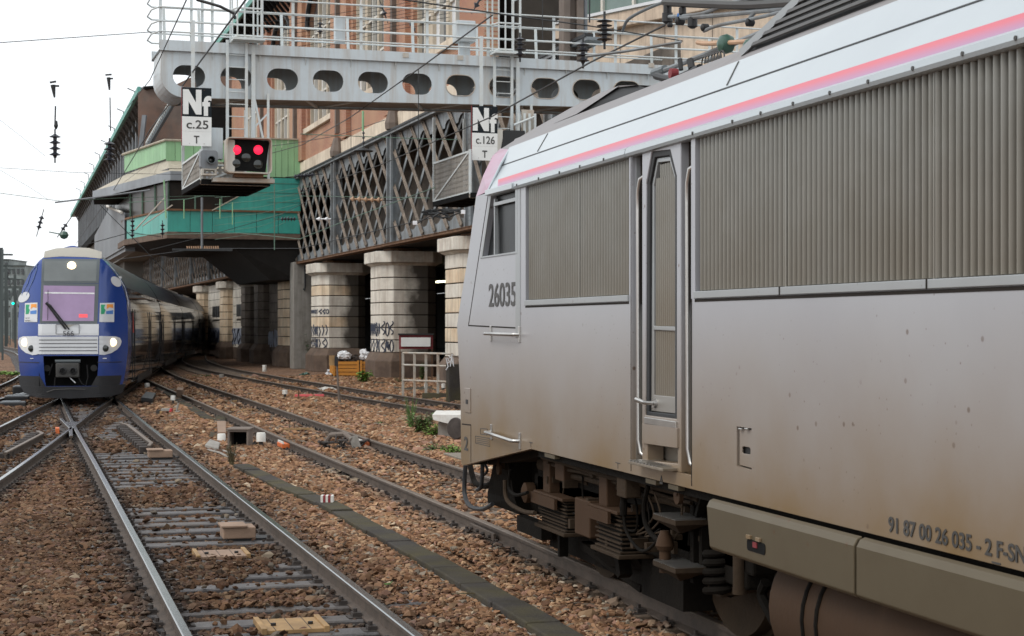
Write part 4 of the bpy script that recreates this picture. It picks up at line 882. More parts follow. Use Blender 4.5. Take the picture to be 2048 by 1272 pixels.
# --- piers: one prototype with its courses, copied along the viaduct
def octo(x0, x1, y0, y1, c): return [(x0 + c, y0), (x1 - c, y0), (x1, y0 + c), (x1, y1 - c), (x1 - c, y1), (x0 + c, y1), (x0, y1 - c), (x0, y0 + c)]
def prism(mb, pts, z0, z1, pts2=None):
    n = len(pts); p2 = pts2 or pts; return mb.add([(x, y, z0) for x, y in pts] + [(x, y, z1) for x, y in p2], [tuple(range(n))[::-1], tuple(range(n, 2 * n))] + [(k, (k + 1) % n, n + (k + 1) % n, n + k) for k in range(n)])
def pier(y, label, w_=2.4, ln=2.9, mats=('stone', 'stone'), x=XB - .1, c=.45, top=5.26, graffiti=0):
    t = bthing('stone_pier', label, 'stone pier', x, y, 0, 'stone piers under the lattice girder')
    o8 = lambda g_: octo(x - g_, x + w_ + g_, y - g_, y + ln + g_, c + g_ * .4)
    q = BM(); prism(q, o8(.28), -.2, .62); prism(q, o8(.28), .62, .98, o8(.02)); q.build('plinth', M['plinth'], t, bevel=.02)
    q = BM(); prism(q, o8(-.05), .95, 4.75); q.build('core', M['joint'], t)
    z = .98; n = 7; h = (4.68 - z) / n
    for k in range(n):
        q = BM(); prism(q, o8(random.uniform(-.004, .006)), z + .02, z + h - .022)
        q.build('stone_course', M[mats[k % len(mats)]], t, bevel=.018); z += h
    q = BM(); prism(q, o8(.0), 4.66, 4.76, o8(.18)); q.build('moulding', M['stone_cap'], t)
    q = BM(); prism(q, o8(.26), 4.78, top); q.build('capital', M['stone_cap'], t, bevel=.03)
    q = BM(); prism(q, o8(-.5), top, ZGB); q.build('bearing', M['rust'], t)
    return t
def graffito(t, pts_fn, n, seed, m, name='graffiti', r=.02):
    """loose spray-paint strokes, laid on a face given by pts_fn(a, b) -> point"""
    rr = random.Random(seed); q = BM()
    for k in range(n):
        a = (k + .5) / n; pts = []; b0 = rr.uniform(.0, .2)
        kind = rr.randrange(4); w_ = .42 / n
        for j in range(9):
            s = j / 8
            if kind == 0: p = (a + w_ * math.cos(6.3 * s), .5 + .42 * math.sin(6.3 * s))
            elif kind == 1: p = (a + w_ * math.sin(9 * s), b0 + (1 - b0) * s)
            elif kind == 2: p = (a + w_ * (2 * s - 1), .1 + .8 * abs(math.sin(7 * s)))
            else: p = (a - w_ + 2 * w_ * (s if s < .5 else 1 - s), b0 + .85 * s)
            pts.append(pts_fn(*p))
        q.tube(pts, r, 4)
    return q.build(name, M[m], t)
pyB, pyA, pyC = 70.0, 84.2, 57.4
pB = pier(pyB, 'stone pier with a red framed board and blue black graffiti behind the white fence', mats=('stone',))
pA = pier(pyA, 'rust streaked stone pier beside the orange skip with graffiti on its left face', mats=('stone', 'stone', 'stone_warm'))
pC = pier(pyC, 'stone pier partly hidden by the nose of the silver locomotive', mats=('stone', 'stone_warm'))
for t, y, sd_ in ((pB, pyB, 3), (pA, pyA, 5)):
    xf = XB - .1
    for (z0, z1) in ((.95, 1.55), (1.62, 2.3)) if t is pB else ((.98, 1.5), (1.55, 2.15), (2.7, 2.95)):
        graffito(t, lambda a, b: Vector((xf - .012, y + .55 + 1.8 * (1 - a), z0 + (z1 - z0) * b)), 6, sd_ + int(z0 * 9), 'ink', r=.02)
        graffito(t, lambda a, b: Vector((xf + .0 + .45 * a, y + .45 - .45 * a - .014, z0 + (z1 - z0) * b)), 3, sd_ + 3 + int(z0 * 9), 'ink', r=.03)
# slim piers beyond the cabin, with infill walls between them
fars = [(95, 2.6), (104.5, 2.2), (110, 2.4), (120.8, 2.4), (134.9, 2.6)]
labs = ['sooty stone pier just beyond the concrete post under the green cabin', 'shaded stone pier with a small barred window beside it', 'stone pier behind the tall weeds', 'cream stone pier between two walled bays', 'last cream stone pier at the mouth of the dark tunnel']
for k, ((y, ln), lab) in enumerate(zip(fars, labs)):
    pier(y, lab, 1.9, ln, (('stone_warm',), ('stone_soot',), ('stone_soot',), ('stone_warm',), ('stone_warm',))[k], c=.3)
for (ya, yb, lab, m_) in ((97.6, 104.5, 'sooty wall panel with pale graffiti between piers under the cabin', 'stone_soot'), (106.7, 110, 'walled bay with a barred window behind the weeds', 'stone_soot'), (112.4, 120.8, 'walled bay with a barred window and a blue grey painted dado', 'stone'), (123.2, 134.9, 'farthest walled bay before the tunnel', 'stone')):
    t = bthing('infill_wall', lab, 'wall', XB + .6, ya); z = -.2
    hs = [.8] + [.58] * 8
    for k, h in enumerate(hs):
        q = BM(); q.box(XB + .55, XB + 1.1, ya, yb, z + .015, z + h - .015); q.build('stone_course', M['plinth' if k == 0 else m_], t, bevel=.015); z += h
    q = BM(); q.box(XB + .6, XB + 1.1, ya, yb, -.2, ZGB); q.build('core', M['joint'], t)
    if ya > 105:
        yw = ya + (yb - ya) * .2; yw2 = ya + (yb - ya) * .75
        q = BM(); q.box(XB + .52, XB + .56, yw, yw2, 2.75, 3.6); wn = q.build('window', M['black'], t)
        q = BM(); q.box(XB + .42, XB + .56, yw - .15, yw2 + .15, 2.6, 2.75); q.build('sill', M['stone_cap'], wn)
        for j in range(5): yy = yw + (yw2 - yw) * (j + .5) / 5; q = BM(); q.box(XB + .5, XB + .53, yy - .04, yy + .04, 2.75, 3.6); q.build('bar', M['girder'], wn)
        q = BM(); q.box(XB + .535, XB + .55, ya + .1, yb - .1, .85, 1.95); q.build('painted_dado', M['ink_blue'], t)
    graffito(t, lambda a, b: Vector((XB + .52, ya + (yb - ya) * a, .7 + 1.2 * b)), 8, int(ya), 'ink' if ya > 105 else 'ink_blue', r=.05)
# concrete post under the cabin corner
t = bthing('concrete_post', 'broad pale concrete post under the corner of the green cabin', 'post', XB - .2, 90.6)
q = BM(); q.box(XB - .4, XB + .9, 90.2, 91.4, -.2, ZGB + .1); q.build('shaft', M['concrete'], t, bevel=.03)
q = BM(); q.tube([(XB + .2, 90.15, 5.3), (XB + .2, 90.1, 4.2), (XB + .15, 90.1, 4.0), (XB + .1, 90.1, 4.1)], .05, 6); q.build('pipe', M['wire'], t)
q = BM(); q.box(XB + .85, XB + .95, 90.3, 90.4, -.2, 5.2); q.build('rusty_edge', M['rust'], t)
# --- hall behind the piers: dark, roofed, with a few strip lights
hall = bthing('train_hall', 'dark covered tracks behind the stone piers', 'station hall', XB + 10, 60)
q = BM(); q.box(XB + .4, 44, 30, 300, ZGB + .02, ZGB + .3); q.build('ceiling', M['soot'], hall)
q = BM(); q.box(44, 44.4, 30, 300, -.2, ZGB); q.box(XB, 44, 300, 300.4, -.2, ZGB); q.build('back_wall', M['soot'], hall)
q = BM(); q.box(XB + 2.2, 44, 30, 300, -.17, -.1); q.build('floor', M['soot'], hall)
for k in range(8):
    q = BM(); q.box(XB + 9, XB + 9.8, 55 + k * 11, 55.6 + k * 11, -.1, ZGB); q.build('column', M['soot'], hall)
for (u, v, d, ln, m_) in ((872, 564, 95, .35, 'tube_on'), (888, 563, 92, .75, 'tube_on'), (908, 561, 90, .75, 'tube_on'), (913, 580, 80, .55, 'tube_white')):
    p = P(u, v, d); lt = thing('strip_light', 'lit strip lamp hanging in the dark hall, ' + {872: 'smallest and farthest of the yellow ones', 888: 'middle one of the yellow row', 908: 'yellow one nearest the locomotive', 913: 'white one hanging lowest'}[u], 'ceiling lamp', p, rz, 'strip lights in the dark hall')
    q = MB(); q.tube([p - rt * ln / 2, p + rt * ln / 2], .05, 8); q.build('tube', M[m_], lt); q = MB(); q.box(p.x - .3, p.x + .3, p.y + .05, p.y + .15, p.z + .06, p.z + .12); q.build('housing', M['black_matt'], lt)
    q = MB(); q.bar(p + Vector((0, .1, .12)), Vector((p.x, p.y + .1, ZGB)), .03, .03); q.build('rod', M['black_matt'], lt)
q = BM(); q.box(XB + 3, XB + 3.1, 52, 62, 1.1, 1.25); single(q, 'yellow_rail', M['yellow'], 'dull yellow rail in the dark hall behind the fence', 'rail')

# --- lattice girder
gir = bthing('lattice_girder', 'riveted grey lattice girder carrying the brick building on the piers', 'girder', XB, 68)
posts = [47.5, 56.3, 68.3, 80.3, 92.3, 104.3, 116.3, 128.3, 140.3, 152.3, 164.3, 176.3, 188.3, 200.3, 212.3]
g0, g1 = 44, 216
q = BM(); q.box(XB - .25, XB + .25, g0, g1, ZGB, ZGB + .09); q.box(XB - .28, XB + .28, g0, g1, ZGB + .09, ZGB + .11); q.build('bottom_flange', M['rust'], gir)
q = BM(); q.box(XB - .3, XB + .3, g0, g1, ZGT - .09, ZGT); q.build('top_flange', M['girder'], gir); 
q = BM(); q.box(XB - .34, XB - .1, g0, g1, ZGT + .002, ZGT + .09); q.build('dark_gutter', M['wire'], gir)
def scallop(y0, y1, zb, zt, dirn, n):      # gusset web plate with arched cut-outs
    pts = []; p = (y1 - y0) / n
    if dirn < 0:
        pts = [(y0, zt), (y1, zt), (y1, zb)]
        for k in range(n)[::-1]:
            c = y0 + (k + .5) * p
            for j in range(7): a = math.pi * j / 6; pts.append((c + p * .36 * math.cos(a), zb + .28 * math.sin(a)))
        pts.append((y0, zb))
    else:
        pts = [(y1, zb), (y0, zb), (y0, zt)]
        for k in range(n):
            c = y0 + (k + .5) * p
            for j in range(7): a = math.pi * (1 - j / 6); pts.append((c + p * .36 * math.cos(a), zt - .28 * math.sin(a)))
        pts.append((y1, zt))
    return pts
for i, (ya, yb) in enumerate(zip(posts, posts[1:])):
    n = 6
    if yb < 150:
        q = BM(); q.plate(scallop(ya + .4, yb - .4, ZGT - .72, ZGT - .09, -1, n), (), .03, o=(XB - .02, 0, 0), a=(0, 1, 0), b=(0, 0, 1)); q.build('upper_web', M['girder'], gir)
        q = BM(); q.plate(scallop(ya + .4, yb - .4, ZGB + .11, ZGB + .75, 1, n), (), .03, o=(XB - .02, 0, 0), a=(0, 1, 0), b=(0, 0, 1)); q.build('lower_web', M['girder'], gir)
    pnl = (yb - ya - .8) / n; hz = ZGT - ZGB - .3; far_q = BM(); far_q2 = BM()
    for k in range(-3, n + 1):
        for sgn, xo, m_ in ((1, -.09, 'girder_bar'), (-1, .06, 'girder')):
            # slope: rises over ~3 panels of length
            yb0 = ya + .4 + (k + .5) * pnl; yb1 = yb0 + 3 * pnl
            a0, a1 = max(yb0, ya + .35), min(yb1, yb - .35)
            if a1 - a0 < .3: continue
            f = lambda y: ZGB + .2 + hz * (y - yb0) / (yb1 - yb0)
            za, zb = f(a0), f(a1)
            if sgn < 0: za, zb = (ZGB + ZGT) - za, (ZGB + ZGT) - zb
            q = far_q if sgn > 0 else far_q2
            if yb < 105: q = BM()
            q.bar((XB + xo, a0, za), (XB + xo, a1, zb), .03 if yb > 0 else 0, .17, upv=(0, 0, 1)) if False else q.bar((XB + xo, a0, za), (XB + xo, a1, zb), .2, .03, upv=(1, 0, 0))
            q.bar((XB + xo - .04 * sgn, a0, za), (XB + xo - .04 * sgn, a1, zb), .035, .06, upv=(1, 0, 0))
            if yb < 105: q.build('diagonal_bar' if sgn > 0 else 'counter_bar', M[m_], gir)
    if far_q.v: far_q.build('distant_bars', M['girder_bar'], gir)['kind'] = 'stuff'; far_q2.build('distant_counter_bars', M['girder'], gir)['kind'] = 'stuff'
for y in posts:
    q = BM(); q.box(XB - .16, XB + .16, y - .36, y + .36, ZGB + .11, ZGT - .09); q.box(XB - .26, XB - .16, y - .42, y - .3, ZGB + .11, ZGT - .09); q.box(XB - .26, XB - .16, y + .3, y + .42, ZGB + .11, ZGT - .09); pp = q.build('post', M['girder'], gir)
    if y < 95:
        q = BM()
        for k in range(26):
            for s_ in (-.22, -.08, .08, .22): q.box(XB - .175, XB - .16, y + s_ - .02, y + s_ + .02, ZGB + .3 + k * .165, ZGB + .34 + k * .165)
        q.build('rivets', M['girder'], pp)['kind'] = 'stuff'
q = BM(); q.box(XB + 2.4, XB + 2.5, 44, 216, ZGB + .1, ZGT); q.build('backing_wall', M['stone_soot'], gir)
# --- brick building above
bb = bthing('brick_building', 'long red brick building with tall arched windows standing on the lattice viaduct', 'building', XB, 80)
setroot(bb, Matrix.Translation(B4 @ Vector((XB, 80, 0))) @ Matrix.Rotation(rz, 4, 'Z'))
XW = XB + .1; ZS = 12.5; ZC = 21.0
wins = [(58.6, 65.5), (70.3, 77.2), (82.0, 88.9), (93.7, 100.6), (105.4, 112.0)]
q = BM(); q.box(XW - .12, XW + 1, 55.4, 118, ZGT + .1, 10.85); q.build('stone_band', M['band_stone'], bb, bevel=.02)
def arch(y0, y1, z0, zs):
    c = (y0 + y1) / 2; r = (y1 - y0) / 2; return [(y0, z0), (y1, z0), (y1, zs)] + [(c + r * math.cos(math.pi * k / 14), zs + r * .62 * math.sin(math.pi * k / 14)) for k in range(1, 14)] + [(y0, zs)]
ZA = 17.7
q = BM(); q.plate([(55.4, 10.85), (118, 10.85), (118, ZC), (55.4, ZC)], [arch(a, b, ZS, ZA) for a, b in wins], .5, o=(XW + .25, 0, 0), a=(0, 1, 0), b=(0, 0, 1)); q.build('brick_wall', M['brick'], bb)
q = BM(); q.box(XW + .5, XW + 14, 44, 118, 10, ZC + .2); q.build('core', M['soot'], bb) if False else None
q = BM(); q.box(XW + 1.2, XW + 14, 55.4, 118, ZGB + 4.8, ZC); q.build('core', M['joint'], bb)
for i, (a, b) in enumerate(wins):
    q = BM(); q.box(XW - .18, XW + .1, a - .3, b + .3, ZS - .28, ZS); q.build('window_sill', M['band_stone'], bb, bevel=.02)
    q = BM(); q.plate(arch(a, b, ZS, ZA), (), .04, o=(XW + .34, 0, 0), a=(0, 1, 0), b=(0, 0, 1)); wn = q.build('window', M['pane'], bb)
    n = 6; p = (b - a) / n
    for k in range(n + 1):
        y = a + k * p; wd = .34 if k in (0, 2, 4, 6) else .1
        q = BM(); q.box(XW + .16, XW + .32, y - wd / 2, y + wd / 2, ZS, ZA + (1.4 if k in (2, 3, 4) else .6 if k in (1, 5) else 0)); q.build('mullion', M['mullion'] if wd < .2 else M['blind'], wn)
    for z in (14.1, 15.7, 17.3): q = BM(); q.box(XW + .2, XW + .3, a, b, z - .05, z + .05); q.build('transom', M['mullion'], wn)
    for k in range(n):
        if random.Random(i * 9 + k).random() < .45: y = a + k * p; q = BM(); q.box(XW + .3, XW + .315, y + .12, y + p - .12, random.Random(i + k).choice([ZS + .1, 14.2]), ZA); q.build('blind', M['tr_white' if k % 2 else 'blind'], wn)
    pts = arch(a, b, ZS, ZA)[3:-1]; q = BM(); q.tube([(XW - .02, y, z) for y, z in [(b, ZA)] + pts + [(a, ZA)]], .13, 6); q.build('arch_moulding', M['wire'], bb)
for (a, b) in zip(wins, wins[1:]):
    c0, c1 = a[1], b[0]; c = (c0 + c1) / 2
    for s_ in (-1, 1): q = BM(); q.box(XW - .22, XW, c + s_ * 1.35 - .55, c + s_ * 1.35 + .55, 10.9, ZC - .6); q.build('brick_pilaster', M['brick'], bb)
    q = BM(); q.lathe([(.34, 0), (.36, .25), (.2, .8), (.16, .9)], (XW - .25, c, ZGT + .09), 'Z', 8); q.box(XW - .35, XW - .15, c - .14, c + .14, ZGT + 1.2, ZC - .6); q.build('downpipe', M['pipe_rust'], bb)
q = BM(); q.box(XW - 1.3, XW + 14, 55, 119, ZC, ZC + .25); rf = q.build('roof', M['zinc'], bb)
q = BM(); q.add([(XW - 1.35, 55, ZC + .25), (XW - 1.35, 119, ZC + .25), (XW + 6, 119, ZC + 4), (XW + 6, 55, ZC + 4)], [(0, 1, 2, 3)]); q.build('roof_slope', M['zinc'], rf)
q = BM(); q.box(XW - 1.42, XW - 1.3, 55, 119, ZC - .05, ZC + .3); q.build('gutter', M['copper'], rf)
for k in range(30):
    y = 90 + k * 1.0; q = BM(); q.bar((XW - 1.2, y, ZC - .05), (XW - .1, y, ZC - 1.4), .14, .14); q.bar((XW - 1.2, y, ZC - .1), (XW, y, ZC - .1), .14, .2); q.build('eave_bracket', M['black_matt'], rf)
# cream concrete building at the right, behind the gantry
A_ = P(1046, 100, 60.3); Bp = P(1500, 100, 52); dirr = (Bp - A_); dirr.z = 0; dl = dirr.length; dirr.normalize(); nrm = Vector((dirr.y, -dirr.x, 0))
cb = thing('concrete_building', 'cream concrete office block with a green glazed floor behind the signal gantry', 'building', (A_.x, A_.y, 0))
def cbox(name, m, s0, s1, n0, n1, z0, z1, parent=None, bevel=0):
    q = MB(); q.v = []; 
    q.add([Vector((A_.x, A_.y, 0)) + dirr * s - nrm * n_ + Vector((0, 0, z)) for z in (z0, z1) for n_ in (n0, n1) for s in (s0, s1)], [(0, 2, 3, 1), (4, 5, 7, 6), (0, 1, 5, 4), (2, 6, 7, 3), (0, 4, 6, 2), (1, 3, 7, 5)])
    return q.build(name, m, parent or cb, bevel=bevel)
cbox('wall', M['beige_wall'], -2, dl + 4, 0, 8, -.2, 12.0); cbox('parapet', M['beige_wall'], -2.2, dl + 4, -.35, 0, 11.95, 12.45, bevel=.03); cbox('capping', M['tr_white'], -2.2, dl + 4, -.42, -.3, 12.46, 12.56)
cbox('ledge', M['concrete'], -2.2, dl + 4, -.25, 0, 9.75, 10.0); cbox('shadow_gap', M['joint'], 3, dl + 4, -.02, 0, 9.3, 9.75)
for k in range(-1, 5): cbox('wall_joint', M['pipe_rust'], k * 2.1 + .8, k * 2.1 + .83, -.006, 0, 10.0, 11.95)
s = -2
while s < dl + 3:
    gp = cbox('window', M['pane_green'], s + .05, s + 1.47, .12, .16, 12.5, 15.6); cbox('mullion', M['mullion'], s - .05, s + .05, .02, .2, 12.5, 15.6, gp); cbox('transom', M['mullion'], s + .05, s + 1.47, .06, .16, 14.0, 14.06, gp); s += 1.52
cbox('interior', M['concrete'], -2, dl + 4, .6, 8, 12.45, 15.6); cbox('top_band', M['beige_wall'], -2.2, dl + 4, -.4, 8, 15.6, 17)
# steel mast in front of it
p0 = P(1143, 60, 48); mt = thing('catenary_mast', 'thick weathered steel mast rising behind the gantry walkway', 'mast', (p0.x, p0.y, -.2))
q = MB()
q.box(p0.x - .3, p0.x + .3, p0.y - .02, p0.y + .25, -.2, 14); q.box(p0.x - .3, p0.x - .1, p0.y - .22, p0.y - .02, -.2, 14); q.box(p0.x + .1, p0.x + .3, p0.y - .22, p0.y - .02, -.2, 14); q.build('shaft', M['pipe_rust'], mt, bevel=.02)
q = MB(); q.tube([p0 + Vector((.38, -.1, -9)), p0 + Vector((.38, -.1, 5))], .06, 10); q.build('conduit', M['panel_grey'], mt)

# --- signal cabin
cab = bthing('signal_cabin', 'teal and mint green signal cabin jutting from the viaduct over the tracks', 'signal cabin', 12, 95)
YC_ = 90.5
def ring(off, x_out=9.0, yc=YC_, back=135): return [(XB, yc - off), (x_out - off * .3, yc - off), (x_out - 1.45 - off, yc + 8.5 - off * .3), (x_out - 1.45 - off, back)]
def wallstrip(name, m, pts, z0, z1, parent=None, off=0, z0b=None):
    q = BM()
    for (a, b) in zip(pts, pts[1:]): q.add([(a[0], a[1], z0), (b[0], b[1], z0), (b[0], b[1], z1), (a[0], a[1], z1)], [(0, 1, 2, 3)])
    return q.build(name, m, parent or cab)
r0 = ring(0)
# lower teal band in separate sheets
def sheets(name, m, a, b, z0, z1, n, t=.05):
    a, b = Vector((*a, 0)), Vector((*b, 0)); d = (b - a); nn = Vector((d.y, -d.x, 0)).normalized()
    for k in range(n):
        p, q_ = a + d * (k / n) + d.normalized() * .012, a + d * ((k + 1) / n) - d.normalized() * .012; q = BM()
        q.add([p + Vector((0, 0, z0)), q_ + Vector((0, 0, z0)), q_ + Vector((0, 0, z1)), p + Vector((0, 0, z1))] + [v + nn * t + Vector((0, 0, z)) for z in (z0, z1) for v in ((p, q_) if z == z0 else (q_, p))], [(0, 1, 2, 3), (7, 6, 5, 4), (0, 4, 5, 1), (1, 5, 6, 2), (2, 6, 7, 3), (3, 7, 4, 0)]); q.build(name, m, cab)
sheets('teal_panel', M['teal'], r0[0], r0[1], 7.05, 8.15, 6); sheets('teal_panel', M['teal'], r0[1], r0[2], 7.05, 8.15, 5)
q = BM(); q.plate([(x, y) for x, y in ring(.1, back=102)] + [(XB, 102)], (), .1, o=(0, 0, 8.2)); q.build('rail_cap', M['rust'], cab)
q = BM(); q.plate([(x, y) for x, y in ring(.15, back=104)] + [(XB, 104)], (), .32, o=(0, 0, 6.86)); q.build('floor_edge', M['plinth'], cab)
q = BM(); rr1 = ring(-.1, back=104) + [(XB, 104)]; rr2 = [(XB, YC_ + .3), (11.6, YC_ + .3), (10.6, YC_ + 5), (10.6, 104), (XB, 104)]; prism(q, rr2, 6.25, 6.7, rr1); q.build('underside', M['soot'], cab)
q = BM(); prism(q, [(XB, YC_ + 1), (14.6, YC_ + 1.4), (14.4, 103), (XB, 103)], 4.6, 6.25, [(XB, YC_ + .4), (12.6, YC_ + .6), (12.3, 103), (XB, 103)]); q.build('bracket_mass', M['soot'], cab)
# glazed storey
gl = wallstrip('glazing', M['cabin_glass'], ring(-.25, back=112), 8.2, 10.4)
q = BM(); q.box(10.5, 15.8, YC_ + 1.5, 104, 8.2, 10.9); q.build('interior_wall', M['joint'], cab)
ra = ring(-.2)
for (a, b, n) in ((ra[0], ra[1], 5), (ra[1], ra[2], 3)):
    for k in range(n + 1):
        p = Vector((*a, 0)).lerp(Vector((*b, 0)), k / n); q = BM(); q.box(p.x - .04, p.x + .04, p.y - .04, p.y + .04, 8.2, 10.0); q.build('glazing_bar', M['wire_green'], gl)
# solid teal wall with the slanted edge by the girder
q = BM(); q.plate([(11.3, 8.2), (XB, 8.2), (XB, 10.0), (14.5, 10.0)], (), .06, o=(0, YC_ - .06, 0), a=(1, 0, 0), b=(0, 0, 1)); q.build('stair_wall', M['teal'], cab)
for k in range(3): q = BM(); q.box(14.2 - k * 1.3 if k else 14.2, XB, YC_ - .11, YC_ - .09, 8.7 + .5 * k, 8.72 + .5 * k); q.build('sheet_joint', M['wire_green'], cab)
q = BM(); q.bar((11.3, YC_ - .1, 8.2), (14.5, YC_ - .1, 10.0), .06, .1, upv=(0, 1, 0)); q.build('slanted_trim', M['beige_metal'], cab)
# mint green storey
def mint(a, b, z0, z1, n): sheets('mint_sheet', M['mint'], a, b, z0, z1, n)
mint((XB, YC_ - .1), (13.0, YC_ - .1), 10.05, 12.05, 9)
q = BM(); q.box(12.9, XB, YC_ - .18, YC_ + .1, 12.05, 12.13); q.build('coping', M['beige_metal'], cab)
mint((13.0, YC_ + 1.9), (9.1, YC_ + 1.9), 10.95, 12.0, 8); mint((9.1, YC_ + 1.9), (7.6, YC_ + 11), 11.05, 12.05, 14)
q = BM(); q.tube([(13, YC_ + 1.85, 12.05), (9.05, YC_ + 1.85, 12.05), (7.5, YC_ + 11, 12.1)], .07, 6); q.build('coping', M['beige_metal'], cab)
q = BM(); q.box(9.6, XB, YC_ + 2.6, YC_ + 14, 10.5, 11.9); q.build('attic_core', M['joint'], cab)
# canopy roof and fascia
rf_ = [(XB, YC_ - .4), (9.1, YC_ - .4), (6.0, YC_ + 14.4), (6.3, YC_ + 19)]; ri = [(XB, YC_ + 1.8), (9.2, YC_ + 2.1), (7.8, YC_ + 10.8), (8.4, YC_ + 19)]
for i in range(3):
    a, b, c, d = rf_[i], rf_[i + 1], ri[i + 1], ri[i]; n = (7, 5, 9)[i]
    for k in range(n):
        f0, f1 = k / n, (k + 1) / n; L2 = lambda p, q_, f: (p[0] + (q_[0] - p[0]) * f, p[1] + (q_[1] - p[1]) * f)
        o1, o2, i1, i2 = L2(a, b, f0), L2(a, b, f1), L2(d, c, f0), L2(d, c, f1); q = BM(); dz = .02 * (k % 2); q.add([(*o1, 10.15 + dz), (*o2, 10.15 + dz), (*i2, 11.0 + dz), (*i1, 11.0 + dz)], [(0, 1, 2, 3)]); 
        if i > 0 or k > 3: q.build('canopy_sheet', M['beige_metal'], cab)
wf = wallstrip('fascia', M['grey_fascia'], [(13, YC_ - .45)] + rf_[1:], 9.72, 10.2)
q = BM(); q.plate([(13, YC_ - .4)] + [(x + .05, y) for x, y in rf_[1:]] + [(13, YC_ + 19)], (), .05, o=(0, 0, 9.74)); q.build('canopy_soffit', M['black_matt'], cab)
# grey metal cladding behind the cabin
a = (7.45, YC_ + 8.9)
sheets('cladding_sheet', M['panel_grey'], a, (7.45, 128), 6.6, 8.6, 16)
q = BM(); q.add([(7.46, 99.5, 8.6), (7.46, 128, 8.6), (7.46, 128, 8.7), (7.46, 112, 9.7)], [(0, 1, 2, 3)]); q.box(7.55, 8.1, 100, 128, 6.4, 8.6); q.build('cladding_gable', M['panel_grey'], cab)
q = BM(); q.tube([(7.3, 99.5, 8.6), (7.3, 112, 9.8)], .08, 6); q.build('diagonal_pipe', M['mullion'], cab)
q = BM(); q.box(12.5, XB, 104, 140, 8.6, 12); q.build('rear_block', M['brown_wall'], cab)
# --- far wing with the copper gutter
fwg = bthing('far_wing', 'long grey wing with a green copper gutter receding at the left', 'building', 10, 200)
e1 = P(270, 200, 143); e2 = P(145, 430, 290); dv = (e2 - e1); dv.z = 0; LL = dv.length; dv.normalize(); nn = Vector((dv.y, -dv.x, 0))
def fwb(name, m, s0, s1, n0, n1, z0, z1, parent=None):
    q = MB(); q.add([Vector((e1.x, e1.y, 0)) + dv * s + nn * n_ + Vector((0, 0, z)) for z in (z0, z1) for n_ in (n0, n1) for s in (s0, s1)], [(0, 2, 3, 1), (4, 5, 7, 6), (0, 1, 5, 4), (2, 6, 7, 3), (0, 4, 6, 2), (1, 3, 7, 5)]); return q.build(name, m, parent or fwg)
ZE = 21.0
fwb('wall', M['far_wall'], -6, LL - 3, .9, 4, 9, ZE - .4); fwb('cornice', M['black_matt'], -6, LL - 2, .3, 1.2, 13.4, 14.3); rfw = fwb('roof', M['zinc'], -8, LL, -.1, 4, ZE - .3, ZE + .1); fwb('gutter', M['copper'], -8, LL, -.35, -.1, ZE - .35, ZE + .15, rfw)
fwb('lower_wall', M['far_wall'], 40, LL - 3, 1.6, 4, 2, 9)
s = -4
while s < LL - 8:
    wv = fwb('window', M['far_window'], s, s + 2.6, .82, .9, 15.2, 19.6); fwb('mullion', M['panel_grey'], s + 1.2, s + 1.45, .76, .82, 15.2, 19.6, wv)
    fwb('pilaster', M['panel_grey'], s + 2.9, s + 3.7, .6, .9, 14.3, ZE - .4); s += 4.4
for k in range(36): s = -5 + k * 4.2; q = MB(); o_ = Vector((e1.x, e1.y, 0)) + dv * s; q.bar(o_ + nn * .0 + Vector((0, 0, ZE - .4)), o_ + nn * .9 + Vector((0, 0, ZE - 2.2)), .2, .2); q.build('eave_bracket', M['joint'], rfw)
for k in range(9):
    s = 2 + k * 15; o_ = Vector((e1.x, e1.y, ZE + .1)) + dv * s; q = MB(); q.tube([o_ + nn * .1, o_ + nn * .1 + Vector((0, 0, 1.0 + .1 * k)), o_ - nn * .5 + Vector((0, 0, 1.25 + .1 * k))], .05, 5); q.build('gutter_lamp', M['wire'], rfw)
# brown gable tower between the wings, with a mesh stair
tw = thing('gable_tower', 'dark brown rendered tower with rounded shoulder rising above the cabin', 'building', P(320, 600, 132) - Vector((0, 0, 4)))
def vp(pts, d, th, m, name, parent, holes=()):      # upright panel facing the camera side, at distance d, with real thickness
    o_ = P(1024, HZ, d); o_.z = 0; q = MB()
    f = lambda u, v: ((u - 1024) / F * d, H + (HZ - v) / F * d)
    q.plate([f(u, v) for u, v in pts], [[f(u, v) for u, v in h] for h in holes], th, o=o_ + fw * (th / 2), a=rt, b=(0, 0, 1)); return q.build(name, m, parent)
vp([(276, 420), (276, 185), (287, 176), (310, 172), (345, 172), (392, 150), (470, 105), (480, 330), (480, 420)], 128, 1.5, M['brown_wall'], 'wall', tw)
vp([(287, 178), (330, 172), (330, 169), (285, 173)], 127.6, 2, M['black_matt'], 'coping', tw)
vp([(276, 300), (284, 230), (292, 230), (284, 300)], 127, .4, M['panel_grey'], 'flue', tw)
q = MB(); d = 124
for (o1, o2) in ((0, 0), (0, -14)):
    q.tube([P(292, 300 + o2, d), P(352, 195 + o2, d)], .06, 6)
for k in range(22): f = k / 21; q.tube([P(292 + 60 * f, 300 - 105 * f, d), P(292 + 60 * f, 286 - 105 * f, d)], .03, 5)
q.build('stair_railing', M['gantry_rail'], tw)
q = MB(); q.bar(P(290, 304, d), P(352, 198, d), .8, .15); q.build('stair_flight', M['zinc'], tw)
vp([(366, 330), (368, 262), (376, 235), (392, 214), (415, 200), (480, 200), (480, 330)], 117.5, .6, M['black_matt'], 'arched_eave', tw)
